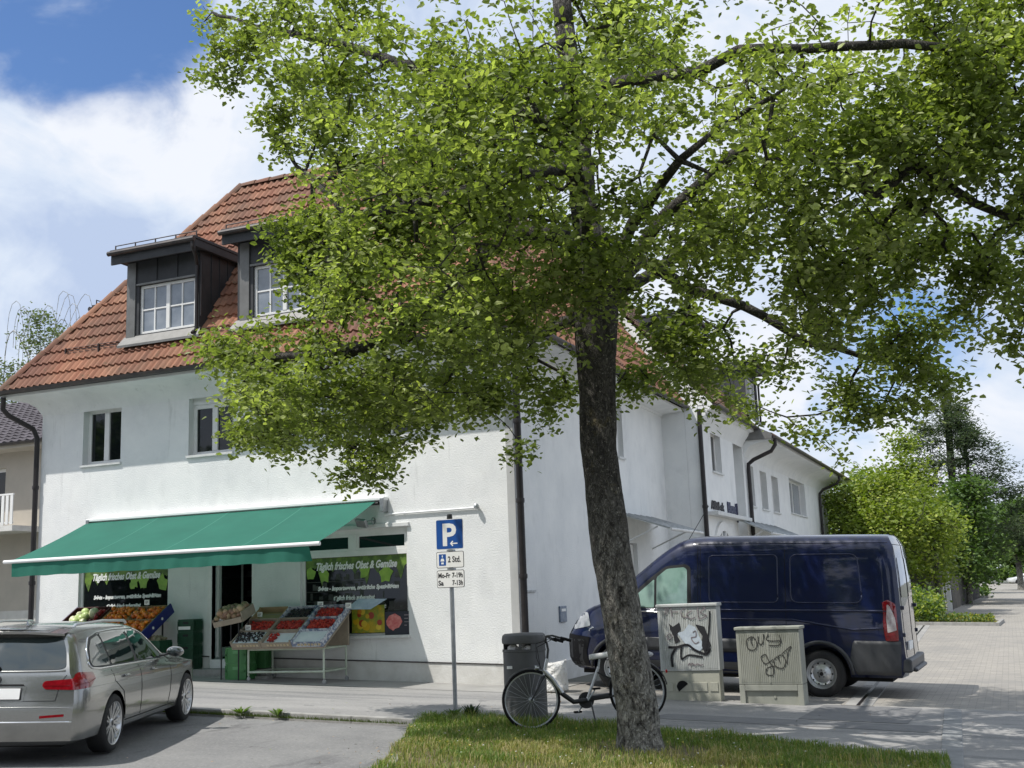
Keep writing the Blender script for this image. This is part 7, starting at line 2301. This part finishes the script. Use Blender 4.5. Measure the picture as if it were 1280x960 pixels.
for i in range(6):
    p = A0.lerp(A1, i/5); m_.box(p.x-.12, p.x-.035, p.y-.05, p.y+.05, -.3, gz(p.x, p.y)+1.8)
m_.build('post', FEN, fn)
m_ = MB()
for k, (x, y) in enumerate(((-2.92, 56.6), (-2.74, 58.6))):
    m_.box(x-.11, x+.11, y-.11, y+.11, gz(x, y)-.2, gz(x, y)+1.95); m_.box(x-.14, x+.14, y-.14, y+.14, gz(x, y)+1.952, gz(x, y)+2.0)
    if k == 0: m_.build('gate_pillar', WHITE, None, bevel=.01).name; tag(bpy.data.objects['gate_pillar'], 'first white gate pillar at the end of the dark board fence', 'pillar'); m_ = MB()
o = m_.build('gate_pillar', WHITE, None, bevel=.01); tag(o, 'second white gate pillar just beyond the first one', 'pillar')
fn2 = thing('board_fence', 'farther grey board fence beyond the white gate pillars', 'fence', (-2.5, 65, 0))
m_ = MB()
for i in range(60):
    y = 59+i*.45; x = -2.75+i*.012; z = gz(x, y); m_.box(x, x+.03, y, y+.39, z-.1, z+1.6+.03*sin(i))
m_.build('boards', FEN, fn2)

def plantpatch(name, lab, cat, x0, x1, y0, y1, h, n, pal, seed, size=.08, spikes=False, kind=None):
    rr = random.Random(seed); vs = []; fs = []; cl = []
    for i in range(n):
        x = rr.uniform(x0, x1); y = rr.uniform(y0, y1); hh = h*(.4+.6*rr.random())*(1+.5*noise.noise(V((x*1.3, y*1.3, seed))))
        z = gz(x, y)+.1+hh*rr.random()**.5
        s = size*rr.uniform(.6, 1.3); d = V((rr.uniform(-1, 1), rr.uniform(-1, 1), rr.uniform(-.2, .9))).normalized(); e_ = d.cross(V((rr.uniform(-1, 1), rr.uniform(-1, 1), 1))).normalized()
        k = len(vs); o = V((x, y, z)); vs += [o, o+d*s*.5+e_*s*.3, o+d*s, o+d*s*.5-e_*s*.3]; fs.append((k, k+1, k+2, k+3)); cl.append(V(rr.choice(pal))*rr.uniform(.7, 1.3))
    m_ = MB(); m_.v = [tuple(v) for v in vs]; m_.f = fs; m_.m = [0]*len(fs)
    o = m_.build(name, LEAF2, None, fix=False, cols=cl)
    return tag(o, lab, cat, kind=kind)
clip_grid([(-6.9, 43.42), (-.55, 43.42), (-.45, 46.8), (-6.9, 46.8)], 0, 'bed_soil', SOIL, .10)
clip_grid([(-6.9, 85.15), (-1.35, 85.15), (-1.3, 90), (-6.9, 90)], 0, 'bed_soil', SOIL, .12)
plantpatch('shrubbery', 'low green shrubs in the kerbed bed before the board fence', 'shrubs', -6.8, -2.4, 43.6, 48.5, 1.15, 7000, PALG+PALY, 41, .17, kind='stuff')
plantpatch('ground_cover', 'yellow flowering ground cover in the kerbed street bed', 'ground cover', -3.7, -.7, 43.6, 46.6, .25, 2600, ((.05, .10, .02), (.06, .11, .02), (.10, .14, .03), (.10, .14, .03), (.25, .25, .04)), 42, .12, kind='stuff')
plantpatch('ground_cover', 'green plants in the farther kerbed bed of the street', 'ground cover', -6.5, -1.5, 85.2, 90, .6, 1500, PALG, 43, .3, kind='stuff')
plantpatch('hedge', 'grey green hedge along the street beyond the fence', 'hedge', -3.6, -2.6, 66, 84, 3.2, 4200, ((.05, .08, .03), (.08, .11, .05)), 44, .32)
plantpatch('hedge', 'low far hedge closing the street end beside the cars', 'hedge', -9, 4, 176, 178, 2.2, 3500, PALG, 45, .5)
far_car(3.1, 171, radians(205), (.62, .63, .63), 'white car parked across the far street end, nearly hidden by a trunk')
far_car(6.2, 172, radians(180), (.55, .56, .56), 'pale car at the right picture edge of the far street end')

# ------------------------------------------------------------------ grass verge
gp = [(-5.50, 5.0), (-5.46, 8.0), (-5.66, 9.4), (-5.94, 10.45), (-6.26, 11.2), (-6.6, 12.1), (-6.9, 12.75), (-7.1, 13.3), (-7.12, 13.85), (-6.4, 14.05), (-5.5, 14.15), (-4.4, 13.95), (-3.94, 13.78), (-2.22, 13.22), (-.75, 12.73), (-.62, 11), (-.62, 5)]
gp2 = [(x, y) for x, y in gp]
mound = lambda x, y: .02+.03*noise.noise(V((x*.9, y*.9, 2)))
clip_grid(gp2[::-1] if 0 else gp2, .35, 'grass_soil', SOIL, W-.02, zf=lambda x, y: max(0, mound(x, y)) if 1 else 0)
def inside(x, y, poly):
    c = False; j = len(poly)-1
    for i in range(len(poly)):
        xi, yi = poly[i]; xj, yj = poly[j]
        if (yi > y) != (yj > y) and x < (xj-xi)*(y-yi)/(yj-yi)+xi: c = not c
        j = i
    return c
rr = random.Random(99); vs = []; fs = []; cl = []
cnt_ = 0
while cnt_ < 52000:
    x = rr.uniform(-7.3, -.5); y = rr.uniform(9.0, 14.3)
    if not inside(x, y, gp2): continue
    nz = noise.noise(V((x*1.1, y*1.1, 5))); n2_ = noise.noise(V((x*3, y*3, 9)))
    dt = math.hypot(x+3.75, y-12.1)
    bare = .25*(nz < -.12)+.55*(dt < .75)+.35*(y < 11.3 and nz < .05)
    if rr.random() < bare: continue
    cnt_ += 1
    edge = y > 13.2
    h = (.055+.05*max(0, n2_+.3))*rr.uniform(.6, 1.4)*(1.5 if edge and x < -4.5 else 1)
    dry = rr.random() < (.22+.35*(nz < .05)*(y < 12.2)+.35*(dt < 1.5)*(y < 12.4))
    a = rr.uniform(0, 2*pi); le = rr.uniform(.1, .9)
    b_ = V((x, y, gz(x)+W-.02+max(0, mound(x, y)))); d = V((cos(a), sin(a), 0)); s_ = V((-sin(a), cos(a), 0))*rr.uniform(.0025, .0045)
    k = len(vs); m1 = b_+d*h*le*.35+V((0, 0, h*.62)); m2 = b_+d*h*le+V((0, 0, h*(1-.3*le)))
    vs += [b_-s_, b_+s_, m1+s_*.8, m1-s_*.8, m2]; fs += [(k, k+1, k+2, k+3), (k+3, k+2, k+4)]
    c = (V((.38, .32, .17)) if rr.random() < .4 else V((.25, .25, .08))) if dry else V((.085, .155, .025)).lerp(V((.17, .235, .05)), rr.random())
    c = c*rr.uniform(.8, 1.2); cl += [c, c]
m_ = MB(); m_.v = [tuple(v) for v in vs]; m_.f = fs; m_.m = [0]*len(fs)
tag(m_.build('grass', LEAF2, None, fix=False, cols=cl), 'patchy green and straw coloured grass round the tree trunk', 'grass', kind='stuff')
# small flowers and leaf litter
rr = random.Random(5); m_ = MB(); cl = []
for i in range(150):
    x = rr.uniform(-7.0, -1); y = rr.uniform(9.5, 13.9)
    if not inside(x, y, gp2): continue
    k0 = len(m_.f); m_.ball((x, y, gz(x)+W+.05), rr.uniform(.008, .014), 5, 3, sc=(1, 1, .5)); cl += [V(rr.choice([(.7, .7, .66), (.7, .7, .66), (.6, .5, .05)]))]*(len(m_.f)-k0)
tag(m_.build('daisies', FRU, None, fix=False, cols=cl), 'tiny white and yellow daisies in the grass', 'flowers', kind='stuff')
rr = random.Random(6); m_ = MB(); cl = []
for i in range(420):
    if i < 240: x = rr.gauss(-6.0, .5); y = rr.gauss(11.6, .5)
    else: x = rr.uniform(-10, 0); y = rr.uniform(9, 17)
    k0 = len(m_.f); a = rr.uniform(0, 6.28); s = rr.uniform(.008, .022); z = gz(x)+W+(.035 if inside(x, y, gp2) else (.003 if y > 13.75 else -.05))
    d = V((cos(a)*s, sin(a)*s, rr.uniform(0, .008))); e_ = V((-sin(a)*s*.5, cos(a)*s*.5, .002)); o = V((x, y, z))
    m_.quad(o-d, o+e_, o+d, o-e_); cl += [V(rr.choice([(.30, .18, .08), (.36, .27, .15), (.12, .08, .04), (.2, .24, .06)]))]*(len(m_.f)-k0)
tag(m_.build('leaf_litter', FRU, None, fix=False, cols=cl), 'scattered brown leaf bits on grass and pavement', 'leaf litter', kind='stuff')
# weeds by the sign pole and in the kerb joint
def weed(x, y, h, n, seed, lab, col=(.06, .12, .02), spread_=.12, dark=False):
    rr = random.Random(seed); m_ = MB(); cl = []
    z0 = gz(x)+W
    for i in range(n):
        a = rr.uniform(0, 2*pi); q = rr.uniform(.3, 1)*spread_; tip = V((x+cos(a)*q*1.8, y+sin(a)*q*1.8, z0+h*rr.uniform(.4, 1))); b_ = V((x+cos(a)*q*.3, y+sin(a)*q*.3, z0-.02))
        mid = b_.lerp(tip, .6)+V((0, 0, h*.18)); w_ = V((-sin(a), cos(a), 0))*rr.uniform(.008, .02)
        k0 = len(m_.f); m_.add([b_-w_*.3, b_+w_*.3, mid+w_, mid-w_, tip], [(0, 1, 2, 3), (3, 2, 4)]); cl += [V(col)*rr.uniform(.7, 1.3)]*(len(m_.f)-k0)
    o = m_.build('weed', LEAF2, None, fix=False, cols=cl); return tag(o, lab, 'weed')
weed(-6.62, 13.95, .20, 46, 1, 'dark leafed weed between the sign pole and the bin', (.03, .055, .025), .10)
weed(-7.05, 13.7, .12, 60, 2, 'low leafy weeds at the grass tip right beside the sign pole', (.07, .12, .03), .14)
weed(-7.0, 14.2, .10, 50, 3, 'thin weed patch at the foot of the parking sign', (.06, .11, .02), .10)
weed(-9.35, 13.56, .07, 34, 4, 'right hand weed tuft growing in the kerb joint', (.09, .15, .02), .10)
weed(-9.95, 13.56, .07, 40, 5, 'left hand weed tuft growing in the kerb joint', (.09, .15, .02), .12)
m_ = MB(); cl = []; rr = random.Random(77)
for i in range(2600):
    x = rr.uniform(-11.6, -7.3); 
    if rr.random() > .9-.15*(x+11.6): continue
    k0 = len(m_.f); b_ = V((x, 13.58+rr.uniform(-.03, .02), gz(x))); t2 = b_+V((rr.uniform(-.03, .03), rr.uniform(-.04, 0), rr.uniform(.015, .06)))
    m_.add([b_-V((.006, 0, 0)), b_+V((.006, 0, 0)), t2], [(0, 1, 2)]); cl += [V((.08, .11, .03))*rr.uniform(.6, 1.4)]
tag(m_.build('moss_and_grass', LEAF2, None, fix=False, cols=cl), 'mossy grass growing along the foot of the parking kerb', 'grass', kind='stuff')
for o in bpy.data.objects:
    if o.get('_loc'): del o['_loc']
